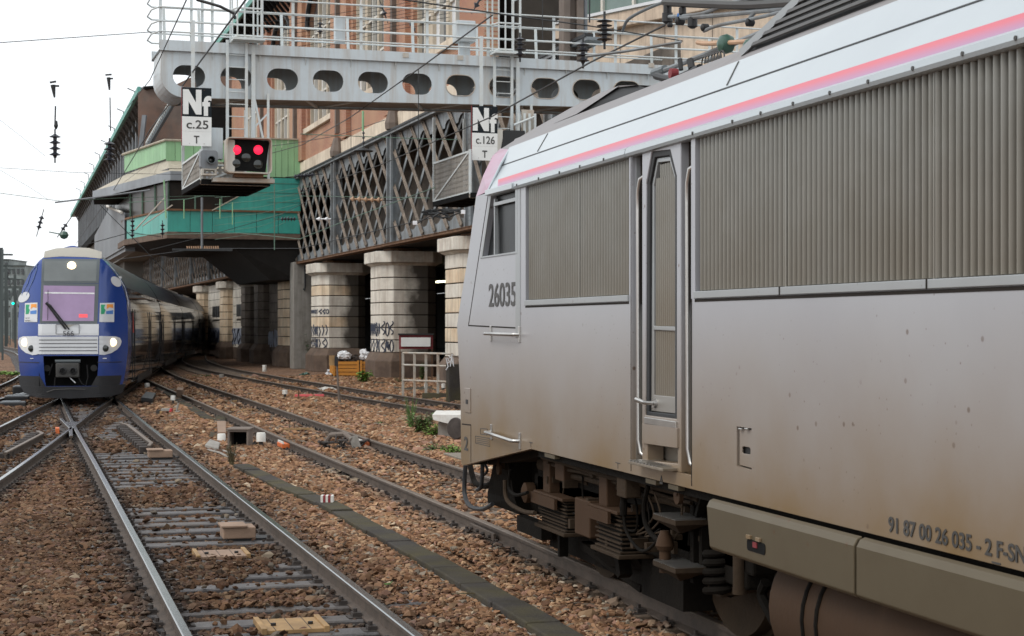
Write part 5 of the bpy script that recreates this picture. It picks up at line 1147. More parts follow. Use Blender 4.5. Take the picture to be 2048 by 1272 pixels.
# ================================================================== SIGNAL GANTRY
g0 = P(343, 652, 42.5); GA = R(18.0)
gx = rt * math.cos(GA) + fw * math.sin(GA); gy_ = -rt * math.sin(GA) + fw * math.cos(GA)
g0.z = 0
GM = Matrix(((gx.x, gy_.x, 0, g0.x), (gx.y, gy_.y, 0, g0.y), (0, 0, 1, 0), (0, 0, 0, 1)))
def GP(u, v, off=0):                 # pixel -> (distance along the beam, height) on a plane parallel to the beam
    r = fw + rt * ((u - 1024) / F) + up * ((HZ - v) / F); k = ((g0 - CAM).dot(gy_) + off) / r.dot(gy_); p = CAM + r * k; return (p - g0).dot(gx), p.z
GR = math.atan2(gx.y, gx.x)
gan = thing('signal_gantry', 'grey steel gantry beam with oval openings and a railed walkway across the tracks', 'signal gantry', g0 + gx * 5 + Vector((0, 0, 8)), GR)
def GB(): return MB(GM)
ZTP = 9.0
LE = 17.5; zb = lambda L: 7.82 + .018 * L
holes = []
for k in range(16):
    L = GP(378, 154)[0] + k * (GP(1254, 175)[0] - GP(378, 154)[0]) / 10
    zc = GP(378, 153)[1] + .011 * L + .0; w_ = .40; h = .275
    if L < LE - 1: holes.append((L, zc))
outer_ = [(-.25, ZTP), (-.27, zb(0) + .55)] + [(.33 - .6 * math.cos(R(a)), zb(0) + .55 - .55 * math.sin(R(a))) for a in range(10, 91, 10)] + [(LE, zb(LE)), (LE, ZTP)]
webs = []
for off, nm in ((0, 'front_web'), (1.7, 'rear_web')):
    q = GB(); q.plate(outer_, [rrect(L - .4, L + .4, zc - .275, zc + .275, .27, 6) for L, zc in holes], .03, o=(0, off, 0), a=(1, 0, 0), b=(0, 0, 1)); webs.append(q.build(nm, M['gantry'], gan))
q = GB()
for L, zc in holes[6:]:
    pts = rrect(L - .4, L + .4, zc - .275, zc + .275, .27, 6); q.tube([(x, -.02, z) for x, z in pts + [pts[0]]], .014, 5)
q.build('opening_rims', M['rusty_white'], webs[0])
q = GB()
e = [(-.25, ZTP), (-.27, zb(0) + .55)] + [(.33 - .6 * math.cos(R(a)), zb(0) + .55 - .55 * math.sin(R(a))) for a in range(10, 91, 10)]
for (a, b) in zip(e, e[1:]): q.add([(a[0], 0, a[1]), (b[0], 0, b[1]), (b[0], 1.7, b[1]), (a[0], 1.7, a[1])], [(0, 1, 2, 3)])
q.build('end_plate', M['gantry'], gan, smooth=True)
q = GB(); q.box(-.3, LE, -.1, 1.8, ZTP + .004, ZTP + .02); q.build('deck', M['gantry'], gan)
for y0_, y1_ in ((-.12, -.1), (1.8, 1.82)): q = GB(); q.box(-.3, LE, y0_, y1_, ZTP - .0, ZTP + .23); q.box(-.3, LE, y0_ - .0, y1_ + .03, ZTP - .03, ZTP); q.build('edge_channel', M['gantry'], gan)
q = GB(); q.add([(0, .02, zb(0) - .01), (LE, .02, zb(LE) - .01), (LE, .14, zb(LE) - .01), (0, .14, zb(0) - .01)], [(0, 1, 2, 3)]); q.add([(0, 1.56, zb(0) - .01), (LE, 1.56, zb(LE) - .01), (LE, 1.68, zb(LE) - .01), (0, 1.68, zb(0) - .01)], [(0, 1, 2, 3)]); q.build('bottom_flanges', M['rusty_white'], gan)
for k in range(12):
    L = .5 + k * 1.45; q = GB(); q.bar((L, .1, zb(L) + .05), (L + .6 * (-1) ** k, 1.6, zb(L) + .05), .09, .06); q.build('bottom_brace', M['gantry'], gan)
q = GB(); q.add([(0.2, .05, zb(0) + .06), (LE, .05, zb(LE) + .06), (LE, 1.66, zb(LE) + .06), (0.2, 1.66, zb(0) + .06)], [(0, 1, 2, 3)]); q.build('bottom_sheet', M['concrete'], gan)
for L, zc in zip([h[0] + .59 for h in holes], range(99)):
    q = GB(); q.add([(L - .01, -.09, ZTP - .02), (L + .01, -.09, ZTP - .02), (L + .01, -.016, ZTP - .02), (L - .01, -.016, ZTP - .02), (L - .01, -.016, ZTP - .22), (L + .01, -.016, ZTP - .22)], [(0, 1, 2, 3), (0, 3, 4), (1, 5, 2), (0, 4, 5, 1), (3, 2, 5, 4)]); q.build('stiffener', M['gantry_rail'], webs[0])
# railings
def railing(off, u_posts, tilt, name):
    r = GB(); r.bar((-.3, off, 10.35), (LE, off, 10.35), .04, .04) 
    pp = None
    hs = (10.38, 10.05, 9.7, 9.44)
    rl = []
    for z in hs: q = GB(); q.tube([(-.3, off, z), (LE, off, z)], .022, 8); rl.append(q.build('hand_rail', M['gantry_rail'], gan, smooth=True))
    for L in u_posts: q = GB(); q.bar((L, off + (.03 if off < 1 else -.03), ZTP + .02), (L + tilt, off + (.03 if off < 1 else -.03), 10.38), .075, .02, upv=(0, 1, 0)); q.build('railing_post', M['gantry_rail'], gan)
fpL = [GP(u, 60)[0] for u in (338, 585, 721, 853, 975, 1106, 1229, 1350)]; railing(-.1, [-.28] + fpL[1:] + [15.5, 17], 0, 'f')
bp = [GP(u, 60, 1.8)[0] for u in (330, 400, 565, 697, 827, 955, 1073, 1189, 1304, 1420)]; railing(1.8, bp, -.04, 'b')
q = GB()
for z in (10.38, 10.05, 9.7, 9.44): q.tube([(-.3, -.1, z), (-.45, .4, z), (-.45, 1.4, z), (-.3, 1.8, z)], .02, 6)
q.build('end_rails', M['gantry_rail'], gan)
# cabinets on the walkway
L0, z1 = GP(912, 40); L1, z0 = GP(951, 85); q = GB(); q.box(L0, L1, -.05, .35, z0, z1); c_ = q.build('cabinet', M['gantry'], gan, bevel=.03); q = GB(); q.bar(((L0 + L1) / 2, .15, ZTP), ((L0 + L1) / 2, .15, z0), .3, .12); q.build('cabinet_foot', M['gantry'], c_)
L0, z1 = GP(672, 32); L1, z0 = GP(693, 85); q = GB(); q.box(L0, L1, .1, .3, z0, z1); q.build('cabinet', M['gantry'], gan, bevel=.02)
for (u, v) in ((809, 112), (918, 117), (1299, 132)): L, z = GP(u, v); q = GB(); q.box(L - .08, L + .08, -.14, -.122, z - .06, z + .06); q.build('number_plate', M['rusty_white'], gan)
# ladders with cages
def cage(uc, up_, zbot, ztop, label_, depth=.6, off=-.15):
    L, _ = GP(uc, 100); w_ = .24
    ld = GB()
    for s_ in (-w_, w_): ld.bar((L + s_, off, zbot), (L + s_, off, ztop), .07, .05, upv=(0, 1, 0))
    ld = ld.build('ladder', M['gantry_rail'], gan)
    z = zbot + .2
    while z < ztop: q = GB(); q.tube([(L - w_, off, z), (L + w_, off, z)], .014, 6); q.build('rung', M['gantry_rail'], ld); z += .31
    return L, ld
L1, ld1 = cage(472, 0, 6.25, 9.3, ''); L2, ld2 = cage(1003, 0, 6.2, 9.3, '')
def basket_cage(L, off=-.3):
    for z in (9.35, 10.05, 10.8, 11.5):
        q = GB(); q.tube([(L - .35, .3, z), (L - .38, -.25, z), (L - .3, -.55, z), (L + .3, -.55, z), (L + .38, -.25, z), (L + .35, .3, z)], .025, 6); q.build('cage_hoop', M['gantry_rail'], gan)
    for x, y in ((-.38, -.25), (-.3, -.55), (-.12, -.56), (.1, -.56), (.3, -.55), (.38, -.25), (-.35, .3), (.35, .3)): q = GB(); q.bar((L + x, y, 9.3), (L + x, y, 12.5), .04, .02); q.build('cage_bar', M['gantry_rail'], gan)
    q = GB(); q.box(L - .4, L + .4, -.58, -.1, 9.26, 9.31); q.build('ladder_landing', M['gantry_rail'], gan)
basket_cage(L1 + .25); basket_cage(L2 + .05)
for u in (383, 405, 425): L, _ = GP(u, 40, 1.8); q = GB(); q.bar((L, 1.85, 9.0), (L, 1.85, 12.5), .07, .05); q.build('rear_ladder_bar', M['gantry_rail'], gan)
# triangular hanger beside each ladder
for L in (L1 + .42, L2 + .42):
    q = GB(); q.bar((L, -.1, 9.2), (L, -.1, 6.2), .1, .06, upv=(0, 1, 0)); q.bar((L, -.1, 8.0), (L + .38, -.1, 6.25), .05, .04, upv=(0, 1, 0)); q.bar((L + .38, -.1, 8.0), (L + .38, -.1, 6.2), .06, .05, upv=(0, 1, 0)); q.bar((L, -.1, 7.1), (L + .38, -.1, 7.5), .04, .03, upv=(0, 1, 0)); q.build('hanger_frame', M['gantry_rail'], gan)
# suspended baskets with mesh sides
def mesh_panel(parent, c0, c1, z0, z1, off0, off1, m='concrete', hole=True):
    """framed perforated sheet between two plan points"""
    a = Vector((c0, off0, 0)); b = Vector((c1, off1, 0)); d = (b - a); Lg = d.length; d.normalize(); q = GB()
    nx = max(2, int(Lg / .13)); nz = max(2, int((z1 - z0) / .13)); hl = []
    for i in range(nx):
        for j in range(nz):
            cx = (i + .5) * Lg / nx; cz = z0 + (j + .5) * (z1 - z0) / nz
            if (i + j) % 1 == 0: hl.append([(cx + .035 * math.cos(t), cz + .035 * math.sin(t)) for t in (math.pi * k / 3 for k in range(6))])
    q.plate([(0, z0), (Lg, z0), (Lg, z1), (0, z1)], hl, .008, o=a, a=d, b=(0, 0, 1)); pn = q.build('mesh_panel', M[m], parent)
    q = GB(); pt = lambda s, z: a + d * s + Vector((0, 0, z))
    for e0, e1 in (((0, z0), (0, z1)), ((Lg, z0), (Lg, z1)), ((0, z1), (Lg, z1)), ((0, z0), (Lg, z0)), ((0, z0), (Lg, z1))): q.bar(pt(*e0), pt(*e1), .05, .05)
    q.build('panel_frame', M['gantry_rail'], pn); return pn
def basket(L0, L1, zf, y0, y1, zt):
    q = GB(); q.box(L0, L1, y0, y1, zf - .03, zf); bk = q.build('basket_floor', M['black_matt'], gan); q = GB(); q.box(L0, L1, y0 - .02, y0 + .06, zf - .1, zf + .03); q.box(L0 - .03, L0 + .03, y0, y1, zf - .09, zf + .02); q.build('edge_beams', M['rusty_white'], bk)
    q = GB()
    for a, b in (((L0, y0), (L1, y0)), ((L0, y1), (L1, y1)), ((L0, y0), (L0, y1)), ((L1, y0), (L1, y1))): q.bar((*a, zf - .03), (*b, zf - .03), .08, .13)
    for k in range(1, 4): yy = y0 + (y1 - y0) * k / 4; q.bar((L0, yy, zf - .07), (L1, yy, zf - .07), .08, .07)
    q.build('floor_beams', M['black_matt'], bk)
    mesh_panel(bk, L0, L0, zf + .05, zt, y1, y0); mesh_panel(bk, L0 + .02, L1, zf + .05, zt, y1, y1)
    q = GB()
    for x in (L0, L1):
        for yy in (y0, y1): q.bar((x, yy, zf), (x, yy, zt + .05), .06, .06)
    q.tube([(L0, y0, zt), (L0, y1, zt), (L1, y1, zt)], .025, 6)
    q.bar((L0, y1, zt), (L0, y1, zb(3)), .07, .07); q.bar((L1, y1, zt), (L1, y1, zb(3)), .07, .07); q.build('basket_posts', M['gantry_rail'], bk); return bk
La, _ = GP(366, 392, 2.4); Lb, _ = GP(535, 370, -1.0)
bk1 = basket(La, Lb, 5.66, -1.15, 2.4, 6.38)
Lc, _ = GP(868, 400, 2.4); Ld, _ = GP(1000, 400, -.9)
bk2 = basket(Lc, Ld, 5.5, -1.1, 2.4, 6.6)
q = GB(); q.box(La + .25, Lb + .1, -1.45, -1.1, 5.62, 5.72); q.build('signal_shelf', M['rusty_white'], gan)
# signal heads
def lens(parent, L, off, z, r, m, name='lens'):
    q = GB(); q.lathe([(r * 1.15, 0), (r * 1.15, -.02), (r, -.03), (r * .6, -.045), (0.001, -.05)], (L, off, z), 'Y', 20); return q.build(name, M[m], parent, smooth=True)
sa = GP(451, 283, -1.5); sb = GP(541, 343, -1.5); offs = -1.5
sg = thing('railway_signal', 'black railway signal showing two red lights with a pale left shade', 'signal', GM @ Vector(((sa[0] + sb[0]) / 2, offs, 5.7)), GR)
c0, c1, t0, t1 = GP(459, 340, offs)[0], GP(535, 340, offs)[0], GP(540, 345, offs)[1], GP(500, 281, offs)[1]
bpz = [(c0 + .02, t0 + .03), (c1 - .05, t0), (c1 + .03, t1 - .1), (c1 + .05, t1), (c0 - .0, t1 + .03), (c0 - .03, t1 - .2)]
q = GB(); q.plate(bpz, (), .05, o=(0, offs, 0), a=(1, 0, 0), b=(0, 0, 1)); plate_ = q.build('back_plate', M['black_matt'], sg, bevel=.01)
q = GB(); ou = rrect(c0 - .12, c1 + .06, t0 - .06, t1 + .04, .1); q.plate(ou, [rrect(c0 - .09, c1 + .04, t0 - .03, t1 + .02, .08)], .42, o=(0, offs - .1, 0), a=(1, 0, 0), b=(0, 0, 1)); q.build('hood', M['rusty_white'], sg)
q = GB(); q.plate(rrect(c0 - .1, c0 + .12, t0 - .01, t1, .04), (), .03, o=(0, offs - .05, 0), a=(1, 0, 0), b=(0, 0, 1)); q.build('side_shade', M['mullion'], sg)
q = GB(); q.box(c0 + .1, c1 - .1, offs, offs + .35, t0 + .05, t1 - .05); q.build('lamp_case', M['black'], sg, bevel=.03)
for (u, v, m_) in ((470, 300, 'red_on'), (516, 300, 'red_on'), (471, 327, 'lens_dark'), (516, 329, 'lens_dark'), (492, 315, 'lens_dark')):
    L, z = GP(u, v, offs); lens(sg, L + (.03 if u < 480 and v < 310 else 0), offs - .03, z, .1, m_, 'red_lamp' if m_ == 'red_on' else 'dark_lens')
q = GB(); q.box((c0 + c1) / 2 - .35, (c0 + c1) / 2 + .35, offs - .1, offs + .3, t0 - .14, t0 - .05); q.build('bracket', M['rust'], sg)
# small grey shunting signal
s0 = GP(401, 345, -1.5); s1 = GP(436, 301, -1.5)
ss = thing('signal_lamp', 'small grey single lamp signal with a snout hood beside the red signal', 'signal', GM @ Vector((s0[0] + .2, -1.5, 5.7)), GR)
q = GB(); q.plate(rrect(s0[0], s1[0], s0[1] + .1, s1[1], .08), (), .3, o=(0, -1.35, 0), a=(1, 0, 0), b=(0, 0, 1)); q.build('lamp_case', M['panel_grey'], ss, bevel=.02)
cz = (s0[1] + s1[1]) / 2 + .03; cx = (s0[0] + s1[0]) / 2; q = GB(); q.lathe([(.1, 0), (.1, -.2), (.085, -.2), (.085, -.01)], (cx + .03, -1.5, cz), 'Y', 16); q.build('hood', M['zinc'], ss, smooth=True); lens(ss, cx + .03, -1.5, cz, .08, 'lens_dark')
q = GB(); q.plate([(cx - .18, s0[1] - .06), (cx + .18, s0[1] - .06), (cx + .18, s0[1] + .1), (cx - .18, s0[1] + .1)], [[(cx - .13, s0[1] - .02), (cx + .13, s0[1] - .02), (cx + .13, s0[1] + .07), (cx - .13, s0[1] + .07)]], .2, o=(0, -1.4, 0), a=(1, 0, 0), b=(0, 0, 1)); q.build('foot_bracket', M['rusty_white'], ss)
# blue grey cabinet behind the sign
a, b = GP(421, 318, -.9), GP(446, 256, -.9); q = GB(); q.box(a[0] - .2, b[0], -.9, -.7, a[1], b[1]); q.build('relay_cabinet', M['panel_grey' ] if False else M['gantry'], gan, bevel=.01)
# second, half hidden signal head
a, b = GP(1000, 300, -.6), GP(1050, 262, -.6); sg2 = thing('railway_signal', 'dark signal hood peeping above the locomotive nose', 'signal', GM @ Vector((a[0] + .3, -1.2, 6)), GR)
q = GB(); q.plate([(a[0], a[1]), (b[0], a[1]), (b[0] - .02, b[1]), (a[0] + .1, b[1])], (), .35, o=(0, -.5, 0), a=(1, 0, 0), b=(0, 0, 1)); q.build('hood', M['black'], sg2, bevel=.02)
q = GB(); q.plate(rrect(a[0] - .1, a[0] + .06, a[1] - .1, b[1] + .02, .04), (), .3, o=(0, -.5, 0), a=(1, 0, 0), b=(0, 0, 1)); q.build('side_shade', M['mullion'], sg2)
# pole gear at the right end of the right basket
for u in (1037, 1049, 1059, 1070): L, _ = GP(u, 240, -.6); q = GB(); q.bar((L, -.6, 6.2), (L, -.6, 7.7), .06, .04, upv=(0, 1, 0)); q.build('support_bar', M['gantry_rail'], gan)
L, z = GP(1028, 250, -.7); L_2, z_2 = GP(1068, 234, -.7); q = GB(); q.tube([(L, -.7, z), (L_2, -.7, z_2)], .03, 8); q.build('cross_tube', M['gantry_rail'], gan)
a, b = GP(1044, 285, -.5), GP(1068, 220, -.5); q = GB(); q.box(a[0], b[0], -.5, -.45, a[1], b[1]); q.build('end_plate_sheet', M['rusty_white'], gan)
# support column (far right, behind the locomotive)
q = GB(); q.box(16.0, 16.7, .3, 1.3, -.2, 8.1); q.build('column', M['gantry'], gan)

# name boards
def board(u0, u1, v0, v1, vs1, vs2, off, txt, lab):
    t = thing('signal_plate', lab, 'sign', GM @ Vector((GP(u0, v0, off)[0], off, GP(u0, v1, off)[1])), GR, 'identification plates on the gantry')
    L0, z1 = GP(u0, v0, off); L1 = GP(u1, v0, off)[0]; z0 = GP(u0, v1, off)[1]; za = GP(u0, vs1, off)[1]; zb_ = GP(u0, vs2, off)[1]; W = L1 - L0
    q = GB(); q.box(L0 - .015, L0, off, off + .03, z0, z1); q.build('edge', M['maroon'], t)
    for (a, b, m_, nm) in ((za, z1, 'sign_black', 'black_plate'), (zb_ + .004, za - .004, 'sign_white', 'number_plate'), (z0, zb_, 'sign_white', 'letter_plate')): q = GB(); q.box(L0, L1, off, off + .02, a, b); q.build(nm, M[m_], t)
    def tx(s, x, z, h, m_, sx=1, bold=0.02):
        return text_mesh(s, h / .69, GM @ frame((x, off - .004, z), (1, 0, 0), (0, 0, 1)), 'lettering', M[m_], t, sx, bold * h, .002)
    hh = z1 - za
    # big N drawn as a polygon for the bold plate face, f from the font
    n0, n1, b0, b1 = L0 + .03 * W, L0 + .66 * W, za + .07 * hh, z1 - .07 * hh; s_ = .19 * W
    q = GB(); q.plate([(n0, b0), (n0 + s_, b0), (n0 + s_, b0 + .52 * (b1 - b0)), (n1 - s_, b0), (n1, b0), (n1, b1), (n1 - s_, b1), (n1 - s_, b1 - .52 * (b1 - b0)), (n0 + s_, b1), (n0, b1)], (), .006, o=(0, off - .005, 0), a=(1, 0, 0), b=(0, 0, 1)); q.build('letter_n', M['sign_white'], t)
    tx('f', L0 + .71 * W, b0, .62 * hh, 'sign_white', .95, .06)
    h2 = (za - zb_) * .55; T = tx(txt, L0 + .14 * W, zb_ + (za - zb_) * .2, h2, 'mark_grey', 1, .02)
    xs = [v.co.x for v in T.data.vertices]; k = (.74 * W) / (max(xs) - min(xs)); m0 = min(xs)
    for v in T.data.vertices: v.co.x = m0 + (v.co.x - m0) * k
    tx('T', L0 + .4 * W, z0 + (zb_ - z0) * .2, (zb_ - z0) * .5, 'mark_grey', .85, .03)
    q = GB()
    for (x, z) in ((.25, .04), (.75, .04), (.25, .96), (.75, .96)): q.lathe([(.008, 0), (.008, -.006)], (L0 + x * W, off - .001, z0 + z * (z1 - z0)), 'Y', 6)
    q.build('screws', M['rust'], t)
    q = GB(); x = L0 + .38 * W; q.bar((x, off + .04, z0 + .1), (x, off + .04, 9.6), .09, .03, upv=(0, 1, 0)); q.build('mounting_bar', M['gantry_rail'], t); return t
board(364, 423, 174, 291, 232, 262, -1.0, 'c.25', 'black and white Nf plate reading c.25 left of the lit red signal')
board(944, 995, 211, 320, 265, 292, -1.0, 'c.126', 'black and white Nf plate reading c.126 above the locomotive nose')

# ================================================================== BLUE DOUBLE-DECK TRAIN
tp_ = P(142, 652, 47); tp_.z = 0
TA = R(-6.1)                           # heading of the first coach
TM = Matrix.Translation(Vector((tp_.x, tp_.y, 0))) @ Matrix.Rotation(TA, 4, 'Z')
trn = thing('passenger_train', 'blue double-deck train with lit headlamps and the number 566 coming out of the tunnel', 'train', (tp_.x, tp_.y, 0), TA)
def TB(): return MB(TM)
def hw(z):                            # half width of the body at height z
    Z = [.28, .5, .9, 1.4, 2.2, 2.8, 3.2, 3.6, 3.9, 4.1, 4.25, 4.34]; W = [1.28, 1.38, 1.45, 1.5, 1.5, 1.46, 1.36, 1.14, .9, .66, .4, .06]
    return float(np.interp(z, Z, W))
def FY(x, z):
    a = abs(x); y = .75 * max(0, (a - .75)) ** 1.6 / .75 ** 1.6 * .9 + max(0, z - 1.9) * .12 + max(0, z - 3.6) ** 2 * .35 + max(0, 1.0 - z) * .1; return y
zs = list(np.linspace(.3, 4.34, 30)); xs_ = list(np.linspace(-1, 1, 25)); q = TB()
for z in zs:
    for f in xs_: x = f * hw(z); q.v.append(Vector((x, FY(x, z), z)))
n = 25; q.f = [(i * n + k, i * n + k + 1, (i + 1) * n + k + 1, (i + 1) * n + k) for i in range(len(zs) - 1) for k in range(n - 1)]
hole_idx = set()
q.f = [f for f in q.f if not (zs[f[0] // n] < 1.25 and zs[f[0] // n] > .35 and abs(xs_[f[0] % n] + .04) < .5)]
# flanks of the cab back to the coach side
for s_ in (0, n - 1):
    base = len(q.v); q.v += [Vector((q.v[i * n + s_].x, 2.6, zs[i])) for i in range(len(zs))]
    q.f += [(i * n + s_, (i + 1) * n + s_, base + i + 1, base + i) if s_ else (i * n + s_, base + i, base + i + 1, (i + 1) * n + s_) for i in range(len(zs) - 1)]
nose = q.build('cab', M['blue'], trn, smooth=True)
def patch(name, m, pts, off=.012, parent=None, sub=.12, holes=(), th=.01):
    """polygon in front-view coordinates laid on the curved face"""
    bm = bmesh.new()
    tri = geometry.tessellate_polygon([[Vector((p[0], p[1], 0)) for p in l] for l in [pts] + list(holes)]); fl = [p for l in [pts] + list(holes) for p in l]
    vv = [bm.verts.new((p[0], p[1], 0)) for p in fl]
    for T_ in tri:
        try: bm.faces.new([vv[i] for i in T_])
        except ValueError: pass
    for _ in range(4):
        es = [e for e in bm.edges if e.calc_length() > sub]
        if not es: break
        bmesh.ops.subdivide_edges(bm, edges=es, cuts=1); bmesh.ops.triangulate(bm, faces=bm.faces[:])
    q = TB(); bm.verts.ensure_lookup_table(); bm.verts.index_update()
    for f in bm.faces:
        idx = [v.index for v in f.verts]
        if f.normal.z < 0: idx = idx[::-1]
        q.f.append(idx)
    q.v = [Vector((v.co.x, FY(v.co.x, v.co.y) - off, v.co.y)) for v in bm.verts]; bm.free()
    o = q.build(name, m, parent or trn); s = o.modifiers.new('solid', 'SOLIDIFY'); s.thickness = th; s.offset = -1; return o
tu = lambda u, v: ((u - 142) / 72.3, 2.1 + (652 - v) / 72.3)
def tpx(l): return [tu(*p) for p in l]
patch('roof_brow', M['cream'], tpx([(87, 515), (88, 502), (110, 495.5), (142, 493), (175, 494.5), (200, 502), (200, 516), (170, 513), (120, 512)]), .008)
wu = patch('upper_window', M['tr_glass'], tpx([(89, 521), (191, 521), (190, 562), (88, 562)]), .02)
patch('window_frame', M['zinc'], tpx([(84, 517), (197, 517), (195, 566), (83, 566)]), .016, wu, holes=[tpx([(89, 521), (191, 521), (190, 562), (88, 562)])], th=.03)
wm = patch('windscreen', M['tr_wind'], tpx([(88, 571), (188, 572), (186, 642), (86, 642)]), .02)
patch('window_frame', M['zinc'], tpx([(83, 566), (195, 567), (193, 648), (81, 647)]), .016, wm, holes=[tpx([(88, 571), (188, 572), (186, 642), (86, 642)])], th=.03)
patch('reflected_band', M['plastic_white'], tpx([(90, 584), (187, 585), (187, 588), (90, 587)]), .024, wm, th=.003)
patch('red_cab_light', M['red_soft'], tpx([(157, 628), (174, 628), (174, 635), (157, 635)]), .024, wm, th=.003)
fp_ = patch('front_panel', M['tr_white'], tpx([(78, 648), (196, 648), (196, 671), (78, 671)]), .016)
gp_ = patch('front_grille', M['tr_white'], tpx([(76, 673), (195, 673), (195, 708), (76, 708)]), .022, th=.02)
for v in (679, 686, 693.5, 700.5): patch('grille_slot', M['grey_line'], tpx([(80, v), (193, v), (193, v + 1.6), (80, v + 1.6)]), .028, gp_, th=.004)
a, b = tu(113, 668), tu(158, 649)
q = TB(); 
for e0, e1 in (((a[0], a[1]), (b[0], a[1])), ((b[0], a[1]), (b[0], b[1])), ((b[0], b[1]), (a[0], b[1])), ((a[0], b[1]), (a[0], a[1]))): q.bar((e0[0], FY(0, 2) - .028, e0[1]), (e1[0], FY(0, 2) - .028, e1[1]), .012, .012, upv=(0, 1, 0))
q.build('number_frame', M['grey_line'], fp_)
c = tu(126, 671.5); text_mesh('566', .135 / .69, TM @ frame((c[0], FY(0, 1.9) - .06, c[1] + .0), (1, 0, 0), (0, 0, 1)), 'unit_number', M['grey_line'], fp_, 1.05, .002, .002)
patch('wiper_notch', M['cream'], tpx([(122, 649), (150, 649), (136, 656)]), .024, fp_, th=.004)
q = TB(); e = lambda u, v, o_=.07: Vector((tu(u, v)[0], FY(*tu(u, v)) - o_, tu(u, v)[1]))
q.tube([e(95, 607), e(132, 658)], .03, 6); q.tube([e(102, 611), e(139, 659)], .02, 6); q.tube([e(93, 606), e(103, 613)], .04, 6); q.tube([e(97, 580), e(97, 640)], .008, 5); q.build('wiper', M['black'], wm)
q = TB()
for l in ([(170, 573), (172, 590), (176, 610), (181, 640)], [(176, 573), (178, 600), (184, 625)]): q.tube([e(u, v, .035) for u, v in l], .006, 5)
q.build('wire_reflection', M['zinc'], wm) if False else None
# headlamps
for sgn in (-1, 1):
    f = lambda u: u if sgn < 0 else 273 - u
    pts = [(34, 683), (37, 676), (45, 673), (76, 672), (76, 709), (66, 710), (52, 706), (42, 699), (36, 691)]
    hp_ = patch('lamp_housing', M['tr_white'], tpx([(f(u), v) for u, v in pts]) if sgn < 0 else tpx([(f(u), v) for u, v in pts])[::-1], .02, th=.02)
    for (u, v, r, m_) in ((51, 685, .115, 'lamp_on'), (64.5, 697, .095, 'lens_dark')):
        x, z = tu(f(u), v); q = TB(); yy = FY(x, z) - .03; q.lathe([(r, .05), (r, 0), (r * .7, -.03), (.001, -.04)], (x, yy, z), 'Y', 20); q.build('headlamp' if m_ == 'lamp_on' else 'tail_lamp', M[m_], hp_, smooth=True)
    x, z = tu(f(66), 717); q = TB(); q.box(x - .06, x + .06, FY(x, z) - .02, FY(x, z), z - .01, z + .012); q.build('handle', M['tr_white'], trn)
    patch('panel_seam', M['tr_dark'], tpx([(f(34), 724), (f(80), 724), (f(80), 725.3), (f(34), 725.3)]) if sgn < 0 else tpx([(f(34), 724), (f(80), 724), (f(80), 725.3), (f(34), 725.3)])[::-1], .014, th=.003)
    patch('side_valance', M['tr_dark'], (lambda l: l if sgn < 0 else l[::-1])(tpx([(f(34), 752), (f(81), 752), (f(92), 772), (f(38), 772)])), .016, th=.01)
x, z = tu(142, 531); q = TB(); q.lathe([(.12, .06), (.12, 0), (.08, -.02), (.001, -.03)], (x, FY(x, z) - .03, z), 'Y', 20); q.build('top_lamp', M['lamp_on'], wu, smooth=True)
patch('front_skirt', M['tr_dark'], tpx([(38, 770), (95, 773), (190, 773), (246, 770), (240, 788), (215, 794), (142, 797), (75, 795), (48, 786)]), .05, th=.04)
q = TB(); q.tube([e(95, 784, .07), e(110, 779, .08), e(142, 778, .08), e(170, 779, .08)], .012, 6); q.build('skirt_scrape', M['mark_grey'], trn)
q = TB(); a, b = tu(81, 775), tu(196, 707); q.box(a[0], b[0], .55, .6, a[1], b[1]); q.box(a[0] - .02, a[0], .05, .6, a[1], b[1]); q.box(b[0], b[0] + .02, .05, .6, a[1], b[1]); q.box(a[0], b[0], .02, .6, b[1], b[1] + .02); rc = q.build('coupler_recess', M['black_matt'], trn)
a, b = tu(112, 755), tu(158, 726); q = TB(); q.box(a[0], b[0], .0, .3, a[1], b[1]); cp = q.build('coupler', M['mark_grey'], trn, bevel=.03)
for u in (126, 146): x, z = tu(u, 741); q = TB(); q.lathe([(.09, .0), (.11, -.05), (.07, -.06), (.06, 0)], (x, .0, z), 'Y', 16); q.build('coupler_face', M['black'], cp)
a, b = tu(111, 726), tu(160, 719); q = TB(); q.tube([(a[0], .05, a[1] + .05), (b[0], .05, a[1] + .05)], .05, 10); q.build('coupler_cover', M['zinc'], cp)
q = TB(); q.tube([e(136, 752, -.05), e(150, 766, -.02)], .015, 6); q.build('uncoupling_lever', M['tr_white'], cp)
q = TB()
for l in ([(155, 755), (162, 768), (170, 772), (174, 755), (172, 730)], [(110, 755), (108, 775)], [(105, 728), (98, 750)]): q.tube([e(u, v, -.15) for u, v in l], .02, 6)
q.build('hoses', M['black'], cp)
for u in (92, 184): x, z = tu(u, 737); q = TB(); q.lathe([(.09, 0), (.09, -.04)], (x, .5, z), 'Y', 14); q.build('buffer_pad', M['mark_grey'], rc)
